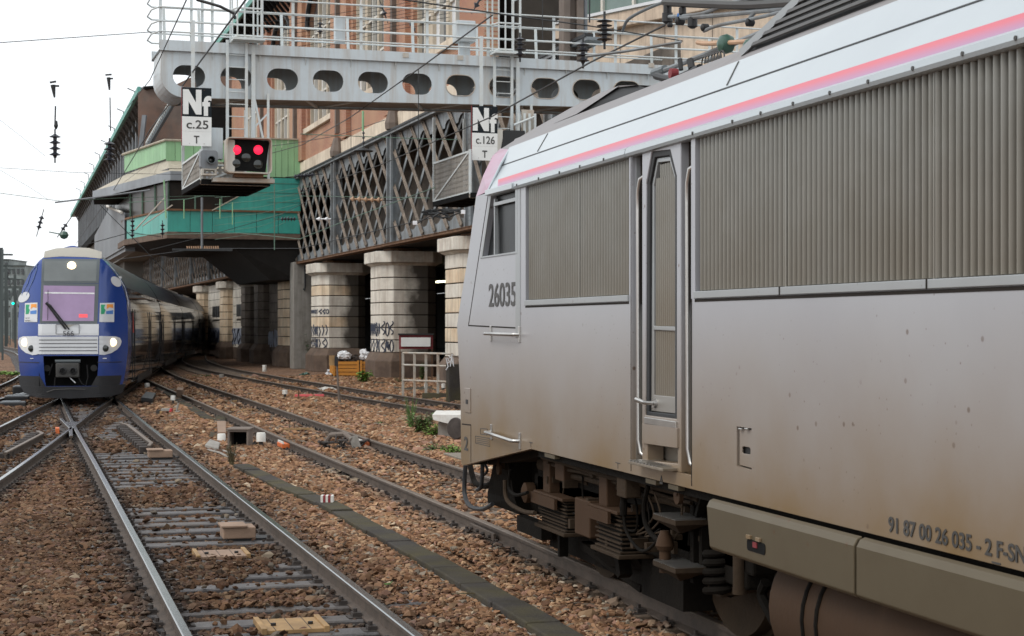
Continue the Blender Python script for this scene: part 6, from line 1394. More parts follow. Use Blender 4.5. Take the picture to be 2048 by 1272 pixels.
# regional logo boards
for u0 in (48, 197):
    lg = patch('logo_board', M['tr_white'], tpx([(u0 + 1, 606), (u0 + 28, 605), (u0 + 28, 644), (u0, 644)]), .014, th=.004)
    for pts, m_ in (([(3, 609), (11, 609), (9, 616), (12, 620), (9, 628), (3, 628)], 'logo_green'), ([(14, 608), (26, 608), (26, 616), (19, 614), (14, 618)], 'logo_orange'), ([(13, 622), (26, 620), (26, 628), (13, 628)], 'logo_blue')):
        patch('logo_field', M[m_], tpx([(u0 + a, b) for a, b in pts]), .02, lg, th=.002)
    for s, v in (('HAUTE', 638), ('NORMANDIE', 643)):
        x, z = tu(u0 + 3, v); T = text_mesh(s, .06, TM @ frame((x, FY(x + .15, z) - .03, z), (1, (FY(x + .3, z) - FY(x, z)) / .3, 0), (0, 0, 1)), 'logo_lettering', M['grey_line'], lg, 1 if s == 'HAUTE' else .62, .001, .001)
# white petal ovals
def oval(u, v, a, b, ang, m='cream', name='petal'): 
    pts = [(u + a * math.cos(t) * math.cos(ang) - b * math.sin(t) * math.sin(ang), v + a * math.cos(t) * math.sin(ang) + b * math.sin(t) * math.cos(ang)) for t in (2 * math.pi * k / 16 for k in range(16))]
    p = tpx(pts); return patch(name, M['tr_white'], p[::-1], .016, th=.004)
oval(46, 594, 14, 9, -.55); oval(228, 562, 12, 8, .9); oval(236, 553, 3, 2.5, 0)
q = TB()
for l in ([(40, 590), (55, 565), (61, 545), (55, 530), (46, 527)], [(52, 590), (66, 560), (73, 540), (68, 530), (58, 526)]): q.tube([e(max(u, 142 - 72.3 * (hw(tu(u, v)[1]) - .03)), v, .015) for u, v in l], .012, 5)
q.build('petal_stalk', M['blue_pale'], trn)
# coach bodies
def coach(Mt, y0, y1, parent, first=False):
    q = MB(Mt); zz = list(np.linspace(.35, 4.34, 26)); ring_ = [(hw(z), z) for z in zz] + [(-hw(z), z) for z in zz[::-1]]; n = len(ring_)
    q.v = [Vector((x, y, z)) for y in (y0, y1) for x, z in ring_]; q.f = [(k, (k + 1) % n, n + (k + 1) % n, n + k) for k in range(n)] + [tuple(range(n))[::-1], tuple(range(n, 2 * n))]
    c_ = q.build('coach_body', M['tr_side'], parent, smooth=True); c_.data.materials.append(M['tr_roof'])
    for p_ in c_.data.polygons:
        if p_.center.z > 3.2: p_.material_index = 1
    for s_ in (1,):
        for (z0, z1) in ((.95, 1.75), (2.55, 3.2)):
            y = y0 + 1.5
            while y + 2 < y1:
                q = MB(Mt); w0, w1 = hw(z0) + .006, hw(z1) + .006; q.add([(s_ * w0, y, z0), (s_ * w0, y + 1.9, z0), (s_ * w1, y + 1.9, z1), (s_ * w1, y, z1)], [(0, 1, 2, 3)]); q.build('window', M['cab_glass'], c_); y += 2.15
        for y in (y0 + .2, (y0 + y1) / 2, y1 - 1.6):
            q = MB(Mt); x = s_ * (hw(1.5) + .01); q.box(x - .01, x + .012, y, y + .05, .5, 2.6); q.box(x - .01, x + .012, y + 1.3, y + 1.35, .5, 2.6); q.build('door_edge', M['tr_dark'], c_)
    q = MB(Mt); q.box(-.1, .1, y0 + 3, y1 - 3, 4.3, 4.42); q.build('roof_duct', M['tr_roof'], c_)
    for yy in (y0 + 3.5, y1 - 3.5):
        q = MB(Mt); q.box(-1.1, 1.1, yy - 1.6, yy + 1.6, .3, .7); bg2 = q.build('bogie', M['tr_dark'], c_)
        for dy in (-1.1, 1.1):
            q = MB(Mt); q.lathe([(.46, -.78), (.46, -.65), (.1, -.64), (.1, .64), (.46, .65), (.46, .78)], (0, yy + dy, .46), 'X', 20); q.build('wheelset', M['tr_dark'], bg2)
    q = MB(Mt); q.box(hw(.6) - .06, hw(.6) - .02, y0 + 6, y1 - 6, .25, .6); q.build('underframe_skirt', M['tr_dark'], c_); return c_
coach(TM, 2.55, 25, trn)
# red doors edge strip and petal on the flank
q = TB(); q.add([(hw(2.1) + .012, 2.9, 1.9), (hw(2.1) + .012, 3.6, 1.9), (hw(2.5) + .012, 3.6, 2.5), (hw(2.5) + .012, 2.9, 2.5)], [(0, 1, 2, 3)]); q.build('operator_mark', M['red_pipe'], trn)
q = TB(); pts = [(1.1 + .5 * math.cos(t), 3.25 + .62 * math.sin(t)) for t in (2 * math.pi * k / 16 for k in range(16))]; q.add([(hw(z) + .012, y + 0.1, z) for y, z in pts], [tuple(range(16))]); q.build('petal', M['tr_white'], trn)
h = TA; p = TM @ Vector((0, 25.6, 0))
for k in range(3):
    h -= R(.6); Mt = Matrix.Translation(p) @ Matrix.Rotation(h, 4, 'Z'); coach(Mt, 0, 25, trn); p = Mt @ Vector((0, 25.6, 0))
# ================================================================== TRACKSIDE THINGS
ZG0 = ZB
def gp(u, v, z=ZG0): return G(u, v, z)
# --- white railing fence by the piers
fa, fb_ = gp(806, 764, -.15), gp(905, 770, -.15)
fn = thing('fence', 'white tubular railing fence between the stone pier and the locomotive nose', 'fence', (fa + fb_) / 2)
fl = [P(u, 700, 52.5 - (u - 806) * .018) for u in (806, 829, 852, 876, 904)]; rails_z = [1.27, .9, .43]
for k, p in enumerate(fl): q = MB(); q.bar((p.x, p.y, -.15), (p.x, p.y, 1.28), .07, .05); q.build('upright', M['rusty_white'], fn)
for z in rails_z: q = MB(); q.tube([Vector((fl[0].x, fl[0].y, z)), Vector((fl[-1].x, fl[-1].y, z - .0))], .03, 8); q.build('rail', M['rusty_white'], fn)
e = fl[-1] + rt * .6 + fw * 3.0
for z in (1.2, .85): q = MB(); q.tube([Vector((fl[-1].x, fl[-1].y, z)), Vector((e.x, e.y, z - .1))], .03, 8); q.build('rail', M['rusty_white'], fn)
q = MB(); d = (fl[-1] - fl[0]); d.z = 0; d.normalize(); 
q = MB(); q.bar(Vector((fl[2].x, fl[2].y, -.08)), Vector((fl[-1].x, fl[-1].y, -.08)) + d * 1.2, .3, .3); q.build('concrete_foot', M['concrete_dark'], fn)
p = P(895, 700, 49); q = MB(); q.box(p.x - .0, p.x + .5, p.y - .2, p.y + .2, -.2, 1.0); single(q, 'relay_box', M['concrete_dark'], 'dark trackside box with white graffiti close to the locomotive nose', 'box', bevel=.02)
q = MB(); p0 = P(892, 740, 48.7)
for k in range(5): q.tube([p0 + rt * .04 * k + up * (.1 * ((k * 7) % 5)), p0 + rt * (.04 * k + .06) + up * (.12 * ((k * 5) % 4) + .1), p0 + rt * .05 * k + up * .35], .015, 4)
single(q, 'graffiti', M['plastic_white'], 'white scribble on the dark trackside box', 'graffiti')
# --- framed red board on the pier
a, b = P(798, 698, 66), P(866, 671, 66); t = thing('notice_board', 'blank pale board in a dark red frame fixed to the stone pier', 'board', (a + b) / 2)
def cam_box(parent, name, m, u0, u1, v0, v1, d, th, bevel=0):
    q = MB(); o_ = P(1024, HZ, d); q.plate([((u0 - 1024) / F * d, (HZ - v1) / F * d), ((u1 - 1024) / F * d, (HZ - v1) / F * d), ((u1 - 1024) / F * d, (HZ - v0) / F * d), ((u0 - 1024) / F * d, (HZ - v0) / F * d)], (), th, o=o_ + fw * th / 2, a=rt, b=(0, 0, 1)); return q.build(name, m, parent, bevel=bevel)
fr_ = cam_box(t, 'frame', M['maroon'], 798, 866, 670, 698, 66.4, .1); cam_box(t, 'panel', M['sign_white'], 802, 861, 675, 693, 66.3, .05); cam_box(t, 'top_rail', M['black'], 796, 868, 667, 670, 66.3, .14)
for u in (800, 864): cam_box(t, 'bracket', M['rust'], u - 1, u + 1, 698, 765, 66.4, .06)
# --- orange skip of scrap
p = gp(700, 757); cr = thing('skip', 'weathered orange slatted skip filled with scrap beside the stone pier', 'skip', p)
D = (p - CAM).dot(fw); k_ = D / F; ld = lambda u: (u - 1024) * k_
def skbox(u0, u1, v0, v1, off, th, name, m, parent=cr): return cam_box(parent, name, m, u0, u1, v0, v1, D + off, th)
for (u0, u1) in ((666, 718), (720, 740)):
    for j in range(4): skbox(u0, u1, 723 + j * 7.2, 729.2 + j * 7.2, .02 * (j % 2), .06, 'slat', M['crate'])
    for u in (u0, u1 - 4): skbox(u, u + 4, 721, 752, -.06, .06, 'post', M['crate'])
q = MB(); L_ = [P(659, 712, D + 1.2), P(667, 716, D - .02), P(667, 750, D - .02), P(659, 744, D + 1.2)]; q.add(L_ + [v + rt * .06 for v in L_], [(0, 1, 2, 3), (7, 6, 5, 4)]); q.build('end_panel', M['crate'], cr)
skbox(664, 740, 722, 752, .5, .06, 'back_panel', M['chair']); skbox(664, 738, 750, 757, .3, 1.0, 'skid', M['black'])
q = MB(); rr = random.Random(4)
for k in range(26): u = rr.uniform(672, 736); v = rr.uniform(716, 724); a = P(u, v, D + .4); b = P(u + rr.uniform(-14, 14), v - rr.uniform(-4, 9), D + rr.uniform(.2, 1)); q.tube([a, (a + b) / 2 + up * .05, b], rr.uniform(.02, .05), 5)
q.build('scrap', M['chair'], cr)
def crumple(c, sx, sy, sz, name, m, lab, cat, seed=1):
    bm = bmesh.new(); bmesh.ops.create_icosphere(bm, subdivisions=3, radius=1); r_ = random.Random(seed); from mathutils import noise as nz_
    for v in bm.verts:
        n_ = nz_.noise(v.co * 2.2 + Vector((seed, 0, 0))) * .8 + nz_.noise(v.co * 5) * .3; v.co = v.co * (1 + n_); v.co = Vector((v.co.x * sx, v.co.y * sy, max(v.co.z, -.5) * sz))
    me = bpy.data.meshes.new(name); bm.to_mesh(me); bm.free(); me.materials.append(m); o = bpy.data.objects.new(name, me); COL.objects.link(o); o.location = c; return tag(o, lab, cat)
crumple(P(688, 713, D + .3), .28, .2, .22, 'plastic_bag', M['plastic_white'], 'white plastic bag draped over the left of the orange skip', 'bag', 3)
crumple(P(729, 713, D + .3), .2, .15, .26, 'plastic_bag', M['plastic_white'], 'white plastic bag lying over the right end of the orange skip', 'bag', 5)
crumple(gp(663, 750) + up * .08, .2, .15, .18, 'plastic_bag', M['plastic_white'], 'white rubbish bag on the ground left of the orange skip', 'bag', 8)
crumple(gp(655, 782) + up * .05, .32, .12, .08, 'litter', M['white_cap'], 'crumpled pale litter lying beside the far rail', 'litter', 9)
crumple(gp(610, 752) + up * .05, .2, .12, .1, 'litter', M['insul_green'], 'greenish litter on the ballast left of the orange skip', 'litter', 11)
# --- tall thin sign post with a black plate
p = gp(678, 812); t = thing('marker_post', 'thin leaning rusty post with a small black plate and a tan disc', 'post', p); D2 = (p - CAM).dot(fw)
q = MB(); q.tube([P(680, 812, D2), P(676, 770, D2), P(673, 713, D2)], [.05, .03, .03], 8); q.build('pole', M['pipe_rust'], t)
cam_box(t, 'plate', M['black'], 669, 676, 713, 732, D2 - .04, .03); cam_box(t, 'side_plate', M['yellow'], 658, 669, 711, 731, D2 + .02, .03); q = MB(); q.lathe([(.12, 0), (.05, .06)], p, 'Z', 8); q.build('foot', M['chair'], t)
# --- red pipe
a, b = gp(590, 799), gp(648, 799); q = MB(); q.tube([a + up * .09, b + up * .09], .075, 12); single(q, 'red_pipe', M['red_pipe'], 'red plastic pipe lying on the ballast between the tracks', 'pipe', smooth=True)
q = MB(); q.tube([gp(597, 803), gp(597, 803) + up * .35], .025, 6); single(q, 'short_stake', M['rust'], 'rusty stake standing beside the red pipe', 'stake')
# --- white capped marker posts
def marker(u, v, h, w_, lab, m='white_cap', stem=True, n=10):
    p = gp(u, v); t = thing('marker_stud', lab, 'marker', p, 0, 'white capped markers between the tracks'); q = MB()
    if stem: q.lathe([(w_ * .3, -.05), (w_ * .22, h * .6)], p, 'Z', 8); q.build('stem', M['chair'], t); q = MB()
    z0 = h * .55 if stem else -.02
    q.lathe([(w_ * .5, z0), (w_ * .5, h * .92), (w_ * .42, h)], p, 'Z', n); q.build('cap', M[m], t, smooth=True); return t
marker(522, 905, .36, .17, 'white capped post right of the square steel box')
marker(570, 799, .3, .17, 'white capped post left of the red pipe')
marker(346, 812, .3, .14, 'white cap in front of the tan box near the blue train')
marker(529, 742, .3, .22, 'small white block on the ballast before the concrete post', stem=False)
marker(443, 760, .25, .2, 'grey block beside the middle track near the tunnel', 'concrete', False)
marker(443, 888, .2, .16, 'white lump left of the square steel box', stem=False)
marker(294, 778, .22, .18, 'white block beside the blue train wheels', stem=False)
marker(852, 785, .3, .13, 'left one of two white marker knobs near the fence'); marker(887, 786, .32, .14, 'right one of two white marker knobs near the fence')
# --- orange rail clamps
def clamp(u, v, X, lab, s=1):
    p = PX(u, v, X); q = MB(); t = thing('rail_clamp', lab, 'rail clamp', p, R(1))
    y0, y1 = p.y - .34 * s, p.y + .34 * s; 
    for k in range(4): yy = y0 + (y1 - y0) * k / 4; q = MB(); q.box(X - .075, X + .075, yy + .01, yy + (y1 - y0) / 4 - .01, -.13, -.045); q.build('jaw', M['orange'], t, bevel=.012)
    q = MB(); q.box(X - .06, X - .04, y0, y1, -.05, -.01); q.build('top_bar', M['white_cap'], t)
clamp(567, 881, 4.36, 'bright orange clamp on the near rail right of the square steel box'); clamp(725, 878, 5.84, 'bright orange clamp on the far rail beside the point machinery')
# --- square steel box
p = gp(476, 905); t = thing('steel_box', 'open fronted square black steel box standing between the two foreground tracks', 'box', p, -TH); D = (p - CAM).dot(fw) + .0
q = MB(); fu = lambda u, v: ((u - 1024) / F * D, H + (HZ - v + 6) / F * D + (.05 if v > 900 else 0) * 0); o_ = P(1024, HZ, D); o_.z = 0
q.plate([fu(455, 909), fu(497, 909), fu(497, 865), fu(455, 865)], [[fu(459, 906), fu(493, 906), fu(493, 870), fu(459, 870)]], .55, o=o_ + fw * .27, a=rt, b=(0, 0, 1)); q.build('shell', M['pipe_rust'], t, bevel=.006)
q = MB(); q.plate([fu(456, 908), fu(496, 908), fu(496, 866), fu(456, 866)], (), .02, o=o_ + fw * .5, a=rt, b=(0, 0, 1)); q.build('back', M['black_matt'], t)
q = MB(); q.plate([fu(452, 866), fu(500, 866), fu(500, 863), fu(452, 863)], (), .6, o=o_ + fw * .27, a=rt, b=(0, 0, 1)); q.build('lid', M['pipe_rust'], t, bevel=.004)
# concrete slabs by it
def slab(pts, h, name, m, lab, cat='slab'):
    q = MB(); g_ = [gp(u, v, ZG0) for u, v in pts]; n = len(g_); q.add([v + up * .0 for v in g_] + [v + up * h for v in g_], [tuple(range(n))[::-1], tuple(range(n, 2 * n))] + [(k, (k + 1) % n, n + (k + 1) % n, n + k) for k in range(n)]); return single(q, name, m, lab, cat, bevel=.01)
slab([(410, 900), (437, 908), (440, 895), (420, 888)], .1, 'concrete_slab', M['concrete'], 'pale broken concrete slab left of the square steel box')
slab([(418, 880), (446, 884), (452, 840), (432, 836)], .08, 'concrete_slab', M['concrete_dark'], 'dark trough lid leading away beyond the square steel box')
slab([(405, 842), (432, 846), (330, 782), (312, 780)], .09, 'concrete_slab', M['concrete_dark'], 'long dark trough lids beside the middle track towards the train')
slab([(436, 884), (452, 884), (452, 860), (434, 860)], .2, 'junction_box', M['tan_box'], 'tan junction box touching the square steel box', 'box')
slab([(353, 800), (366, 801), (367, 795), (355, 794)], .32, 'junction_box', M['tan_box'], 'tan box on a post beside the middle track near the train', 'box')
slab([(282, 810), (305, 813), (312, 800), (292, 797)], .22, 'junction_box', M['black'], 'black box lying in the shadow of the blue train', 'box')
q = MB(); q.tube([gp(415, 905) + up * .05, gp(440, 915) + up * .08, gp(462, 922) + up * .04], .02, 6); q.tube([gp(440, 905) + up * .05, gp(470, 918) + up * .08], .02, 6); single(q, 'loose_cables', M['concrete'], 'pale cables snaking in front of the square steel box', 'cable')
q = MB()
for k in range(8): q.tube([gp(498 + k, 905 - k * 2) + up * .02, gp(500 + k * 2, 900) + up * (.1 + .03 * (k % 3)), gp(512, 905 - k) + up * .05], .016, 5)
single(q, 'cable_tangle', M['chair'], 'dark tangle of cable between the steel box and white capped post', 'cable')
# --- yellow/brown track panels (balises)
def balise(u, v, w_, l, m, lab, rot=0):
    p = gp(u, v); t = thing('track_beacon', lab, 'beacon', (p.x, p.y, -.12), rot, 'beacon plates in the near track')
    def L_(x0, x1, y0, y1, z0, z1, nm, m_): 
        q = MB(Matrix.Translation((p.x, p.y, -.12)) @ Matrix.Rotation(rot, 4, 'Z')); q.box(x0, x1, y0, y1, z0, z1); return q.build(nm, m_, t, bevel=.004)
    L_(-w_ / 2, w_ / 2, -l / 2, l / 2, -.03, .0, 'plate', m)
    for s_ in (-1, 1): L_(s_ * w_ / 2 - .02, s_ * w_ / 2 + .02, -l / 2 - .01, l / 2 + .01, -.03, .018, 'edge_rib', M['yellow'])
    for k in range(3): L_(-w_ / 2 + .08 + k * .13, -w_ / 2 + .085 + k * .13, -l / 2, l / 2, .0, .003, 'groove', M['chair'])
    for sx in (-.6, .6):
        q = MB(Matrix.Translation((p.x, p.y, -.12)) @ Matrix.Rotation(rot, 4, 'Z')); q.lathe([(.02, .0), (.02, .02)], (sx * w_ / 2, -.05, 0), 'Z', 6); q.build('bolt', M['black'], t)
balise(442, 1117, .48, .5, M['tan_box'], 'brown ribbed beacon plate lying between the foreground rails'); balise(582, 1262, .46, .5, M['yellow'], 'ochre beacon plate at the bottom edge of the picture')
for (u, v, lab) in ((488, 806, 'farthest yellow edged board in the middle track'), (489, 824, 'second yellow edged board in the middle track'), (598, 864, 'yellow edged board just beyond the orange clamp')):
    p = gp(u, v); q = MB(); q.box(p.x - .35, p.x + .3, p.y - .06, p.y + .06, -.16, -.09); t = thing('edge_board', lab, 'board', p, 0, 'yellow edged boards in the middle track'); q.build('board', M['yellow'], t)
    q = MB(); q.box(p.x - .36, p.x + .31, p.y - .07, p.y - .06, -.17, -.13); q.build('front_edge', M['black'], t)
    q = MB()
    for dx in (-.2, -.1, .15, .22): q.tube([(p.x + dx, p.y, -.1), (p.x + dx, p.y, .02)], .008, 5)
    q.build('pins', M['chair'], t)
# --- detector boxes clipped to the right rail of the near track
def railbox(u, v, X, l, w_, lab):
    p = PX(u, v, X); p.z = 0; t = thing('rail_detector', lab, 'detector box', (p.x, p.y, -.1), 0, 'brown boxes clipped inside the near track')
    q = MB(); q.box(p.x - l, p.x, p.y - w_ / 2, p.y + w_ / 2, -.12, -.0); q.build('case', M['tan_box'], t, bevel=.012)
    q = MB(); q.box(p.x - l - .02, p.x - l + .25, p.y - w_ / 2 - .02, p.y + w_ / 2 + .02, .0, .02); q.build('cover', M['maroon'] if False else M['tan_box'], t, bevel=.004)
    q = MB(); q.box(p.x - l + .05, p.x + .18, p.y - w_ / 2 + .03, p.y + w_ / 2 - .05, -.17, -.12); q.build('bracket', M['black'], t)
railbox(508, 1030, 2.2, .34, .34, 'brown detector box clipped inside the right rail in mid foreground'); railbox(344, 900, 2.2, .4, .34, 'brown detector box clipped to the right rail farther away')
# --- insulator like impedance bond
p = gp(650, 1022); t = thing('rail_connector', 'white and red ribbed connector with a dark rod beside the cable trough', 'connector', p); D = (p - CAM).dot(fw)
for k, m_ in enumerate(('white_cap', 'maroon', 'white_cap', 'maroon', 'white_cap')): cam_box(t, 'disc', M[m_], 641 + k * 5, 646 + k * 5, 991, 1007, D + .05, .12, .006)
q = MB(); q.tube([P(600, 1024, D), P(630, 1020, D), P(641, 1022, D)], .014, 6); q.tube([P(641, 1022, D), P(672, 1021, D)], .026, 10); q.tube([P(640, 1018, D), P(650, 1007, D)], .012, 6); q.tube([P(660, 1007, D), P(668, 1014, D)], .012, 6); q.tube([P(586, 1034, D), P(598, 1018, D)], .012, 6); q.build('rod', M['chair'], t)
# --- point machinery between the middle rails
p = gp(690, 900); t = thing('point_machine', 'rusty point rodding and spring gear between the middle rails', 'point machine', p); D = (p - CAM).dot(fw)
q = MB(); q.tube([P(652, 885, D + .5), P(662, 870, D + .4), P(690, 868, D + .3), P(705, 880, D)], .05, 8); q.build('curved_cover', M['pipe_rust'], t)
q = MB(); rr = random.Random(2)
for k in range(22): u = rr.uniform(645, 725); v = rr.uniform(880, 900); a = P(u, v, D); q.tube([a, a + rt * rr.uniform(-.2, .2) + up * rr.uniform(0, .12) + fw * rr.uniform(-.3, .3)], rr.uniform(.012, .035), 6)
q.tube([P(640, 887, D), P(668, 884, D)], .025, 8); q.tube([P(645, 893, D), P(665, 896, D)], .025, 8); q.build('linkages', M['chair'], t)
q = MB(); q.bar(P(706, 872, D), P(718, 908, D), .16, .02, upv=tuple(fw)); q.build('paddle', M['concrete'], t)
q = MB(); q.box(p.x - .35, p.x + .4, p.y - .3, p.y + .5, -.17, -.13); q.build('base', M['mud'], t)
# --- signal wires gear by the train, left
p = gp(325, 832); t = thing('signal_wire_gear', 'small heap of coloured track gear right of the train front', 'track gear', p); D = (p - CAM).dot(fw)
for (u0, u1, v0, v1, m_) in ((318, 328, 822, 832, 'yellow'), (338, 343, 817, 824, 'red_pipe'), (322, 340, 817, 822, 'concrete'), (312, 320, 820, 833, 'chair')): cam_box(t, 'fitting', M[m_], u0, u1, v0, v1, D, .2, .01)
q = MB(); q.tube([P(338, 833, D), P(352, 826, D), P(360, 822, D)], .03, 6); q.tube([P(352, 826, D), P(357, 806, D)], .025, 6); q.build('lever', M['concrete'], t)
# --- black point motor left of the train, with pale plates
p = gp(40, 812); t = thing('point_motor', 'black point motor with pale worn plates left of the blue train', 'point motor', p); 
for (u, v, z) in ((48, 792, .25), (34, 806, .14), (26, 816, .1), (50, 800, .1)):
    a = gp(u, v); q = MB(); q.box(a.x - .35, a.x + .35, a.y - .5, a.y + .5, -.17, z - .1); b_ = q.build('case', M['black'], t, bevel=.03); q = MB(); q.box(a.x - .28, a.x + .2, a.y - .3, a.y + .3, z - .1, z - .08); q.build('worn_plate', M['panel_grey'], b_)
# --- concrete platform end with a round dark buffer
a = gp(865, 868); b = gp(925, 905); D = (a - CAM).dot(fw) * .93; t = thing('buffer_block', 'pale concrete block with a dark round buffer face beside the locomotive nose', 'buffer', P(900, 880, D))
def cb2(name, m, pts, d0_, th, bevel=0):
    q = MB(); o_ = P(1024, HZ, d0_); q.plate([((u - 1024) / F * d0_, (HZ - v) / F * d0_) for u, v in pts], (), th, o=o_ + fw * th / 2, a=rt, b=(0, 0, 1)); return q.build(name, m, t, bevel=bevel)
cb2('slab', M['white_cap'], [(864, 829), (940, 829), (940, 846), (906, 850), (866, 840)], D, 1.6, .02); cb2('wall', M['concrete'], [(876, 846), (940, 846), (940, 890), (876, 883)], D + .2, 1.2)
q = MB(); q.lathe([(.001, -.05), (.2, -.03), (.215, 0), (.05, .03), (.05, .6)], P(912, 857, D - .4), (fw + rt * .75), 24); q.build('buffer_face', M['chair'], t, smooth=True)
q = MB(); q.tube([P(898, 885, D - .4), P(925, 893, D - .5)], .03, 8); q.build('pale_pipe', M['rusty_white'], t)
slab([(790, 846), (872, 848), (874, 838), (800, 838)], .09, 'plank', M['old_wood'], 'weathered plank lying on the ballast left of the concrete block', 'plank')
slab([(858, 790), (925, 800), (925, 792), (870, 784)], .06, 'plank', M['concrete'], 'pale kerb strip beyond the far track near the locomotive nose', 'plank')
for k, (u, v) in enumerate(((690, 966), (706, 974))): slab([(u - 45, v - 18), (u + 30, v - 2), (u + 45, v - 10), (u - 20, v - 27)], .05, 'crossing_board', M['old_wood'], ('left' if k == 0 else 'right') + ' wooden board laid beside the near rail in mid picture', 'board')
slab([(740, 776), (905, 792), (905, 781), (750, 768)], .1, 'kerb', M['concrete_dark'], 'dark low kerb in front of the white fence', 'kerb')
# twigs and moss-green stone in the foreground
q = MB(); q.tube([gp(905, 1200) + up * .05, gp(935, 1208) + up * .09, gp(975, 1206) + up * .07, gp(993, 1215) + up * .06, gp(985, 1230) + up * .04], .006, 5); q.tube([gp(960, 1207) + up * .07, gp(968, 1193) + up * .08], .005, 5); single(q, 'dry_twig', M['stem'], 'curved dry twig lying on the ballast near the trough', 'twig')
crumple(gp(783, 1180) + up * .03, .055, .04, .035, 'mossy_stone', M['leaf'], 'pale mossy stone in the ballast right of the foreground rail', 'stone', 20)

# ------------------------------------------------------------------ plants
def plant(u, v, h, spread, n, m, lab, name='weed_plant', leaf=.1, seed=0, grass=False, dz=0):
    rr = random.Random(seed); p = gp(u, v); p.z += dz; t = thing(name, lab, 'plant', p); st = MB(); lf = MB()
    for k in range(n):
        a = rr.uniform(0, 6.28); L_ = h * rr.uniform(.55, 1); tip = p + Vector((math.cos(a) * spread * rr.uniform(.2, 1), math.sin(a) * spread * rr.uniform(.2, 1), L_)); mid = p.lerp(tip, .5) + up * L_ * .12 - (tip - p) * .12
        st.tube([p + Vector((rr.uniform(-1, 1), rr.uniform(-1, 1), 0)) * spread * .2, mid, tip], [.012, .008, .003], 4)
        if grass: continue
        for j in range(int(7 + 8 * rr.random())):
            f = rr.uniform(.25, 1); c = p.lerp(mid, f * 2) if f < .5 else mid.lerp(tip, f * 2 - 1); b_ = rr.uniform(0, 6.28); ll = leaf * rr.uniform(.6, 1.3)
            d_ = Vector((math.cos(b_), math.sin(b_), rr.uniform(-.3, .4))).normalized(); s_ = d_.cross(up).normalized() * ll * .25
            lf.add([c, c + d_ * ll * .5 + s_, c + d_ * ll - up * ll * .2, c + d_ * ll * .5 - s_], [(0, 1, 2, 3)])
    st.build('stem' if not grass else 'blades', M[m if grass else 'stem'], t)
    if lf.v: lf.build('foliage', M[m], t)
    return t
plant(458, 706, 2.3, .9, 22, 'leaf_dark', 'tall dark weeds growing against the infill walls', leaf=.34, seed=1)
plant(470, 704, 1.4, .8, 14, 'leaf', 'lower green weeds beside the tall dark ones', leaf=.3, seed=2)
plant(622, 738, 2.0, .6, 16, 'leaf_dark', 'wispy tall weeds beside the concrete post', leaf=.2, seed=3); plant(632, 738, 1.0, .5, 10, 'leaf', 'short weeds at the foot of the rust streaked pier', leaf=.18, seed=12)
plant(728, 768, .55, .35, 22, 'leaf_bright', 'bright green weed below the orange skip', leaf=.2, seed=4)
plant(845, 872, .55, .5, 46, 'leaf', 'green weeds beside the plank and concrete block', leaf=.11, seed=5); plant(822, 862, .75, .2, 26, 'leaf', 'tall grassy tuft left of the concrete block', leaf=.08, seed=6, grass=True)
plant(868, 880, .35, .3, 30, 'leaf_bright', 'bright weeds in front of the concrete block', leaf=.09, seed=7); plant(875, 908, .18, .3, 26, 'leaf', 'low weeds right of the bright patch', leaf=.07, seed=8); plant(912, 915, .22, .3, 30, 'leaf_bright', 'low bright weeds beside the locomotive nose', leaf=.08, seed=9)
plant(768, 852, .12, .25, 20, 'leaf', 'small green sprouts between the tracks', leaf=.06, seed=10); plant(408, 758, .2, .5, 26, 'leaf', 'low green patch between the tracks near the tunnel', leaf=.1, seed=11)
plant(845, 764, .9, .2, 10, 'leaf', 'green shoots growing through the white fence', leaf=.16, seed=13); plant(800, 768, .3, .4, 16, 'leaf', 'low weeds at the foot of the fenced pier', leaf=.1, seed=14)
plant(463, 935, .42, .12, 16, 'stem', 'dry dead weed in front of the square steel box', leaf=.05, seed=15)
plant(20, 752, .2, 1.2, 50, 'leaf_bright', 'low bright grass beside the rails left of the train', leaf=.25, seed=16)

# ------------------------------------------------------------------ distance, left edge
def far_building(u0, u1, v0, d, label, m='distant', dep=15, rows=4, cols=6, name='distant_building'):
    t = thing(name, label, 'building', P((u0 + u1) / 2, 652, d) - Vector((0, 0, H))); o_ = P(1024, HZ, d); o_.z = 0; f = lambda u, v: ((u - 1024) / F * d, H + (HZ - v) / F * d)
    q = MB(); q.plate([f(u0, 652) if False else (f(u0, 0)[0], -1), (f(u1, 0)[0], -1), f(u1, v0), f(u0, v0)], (), dep, o=o_ + fw * dep / 2, a=rt, b=(0, 0, 1)); q.build('wall', M[m], t)
    q = MB(); a, b = f(u0 - 1, v0 - 2), f(u1 + 1, v0); q.plate([(a[0], b[1]), (b[0], b[1]), (b[0], a[1]), (a[0], a[1])], (), dep + 1, o=o_ + fw * (dep / 2), a=rt, b=(0, 0, 1)); q.build('roof', M['distant_dark'], t)
    for i in range(cols):
        for j in range(rows):
            x0 = u0 + (u1 - u0) * (i + .25) / cols; x1 = u0 + (u1 - u0) * (i + .75) / cols; y0_ = v0 + (640 - v0) * (j + .25) / rows; y1_ = v0 + (640 - v0) * (j + .75) / rows; A, B = f(x0, y1_), f(x1, y0_)
            q = MB(); q.plate([(A[0], A[1]), (B[0], A[1]), (B[0], B[1]), (A[0], B[1])], (), .3, o=o_ - fw * .1, a=rt, b=(0, 0, 1)); q.build('window', M['far_window'], t)
far_building(-60, 18, 520, 420, 'pale grey apartment block at the far left edge', rows=6, cols=7)
far_building(14, 50, 532, 400, 'grey green block between the left edge and the blue train', 'distant', rows=5, cols=4); far_building(-300, -70, 470, 430, 'long grey building outside the left edge', rows=7, cols=12)
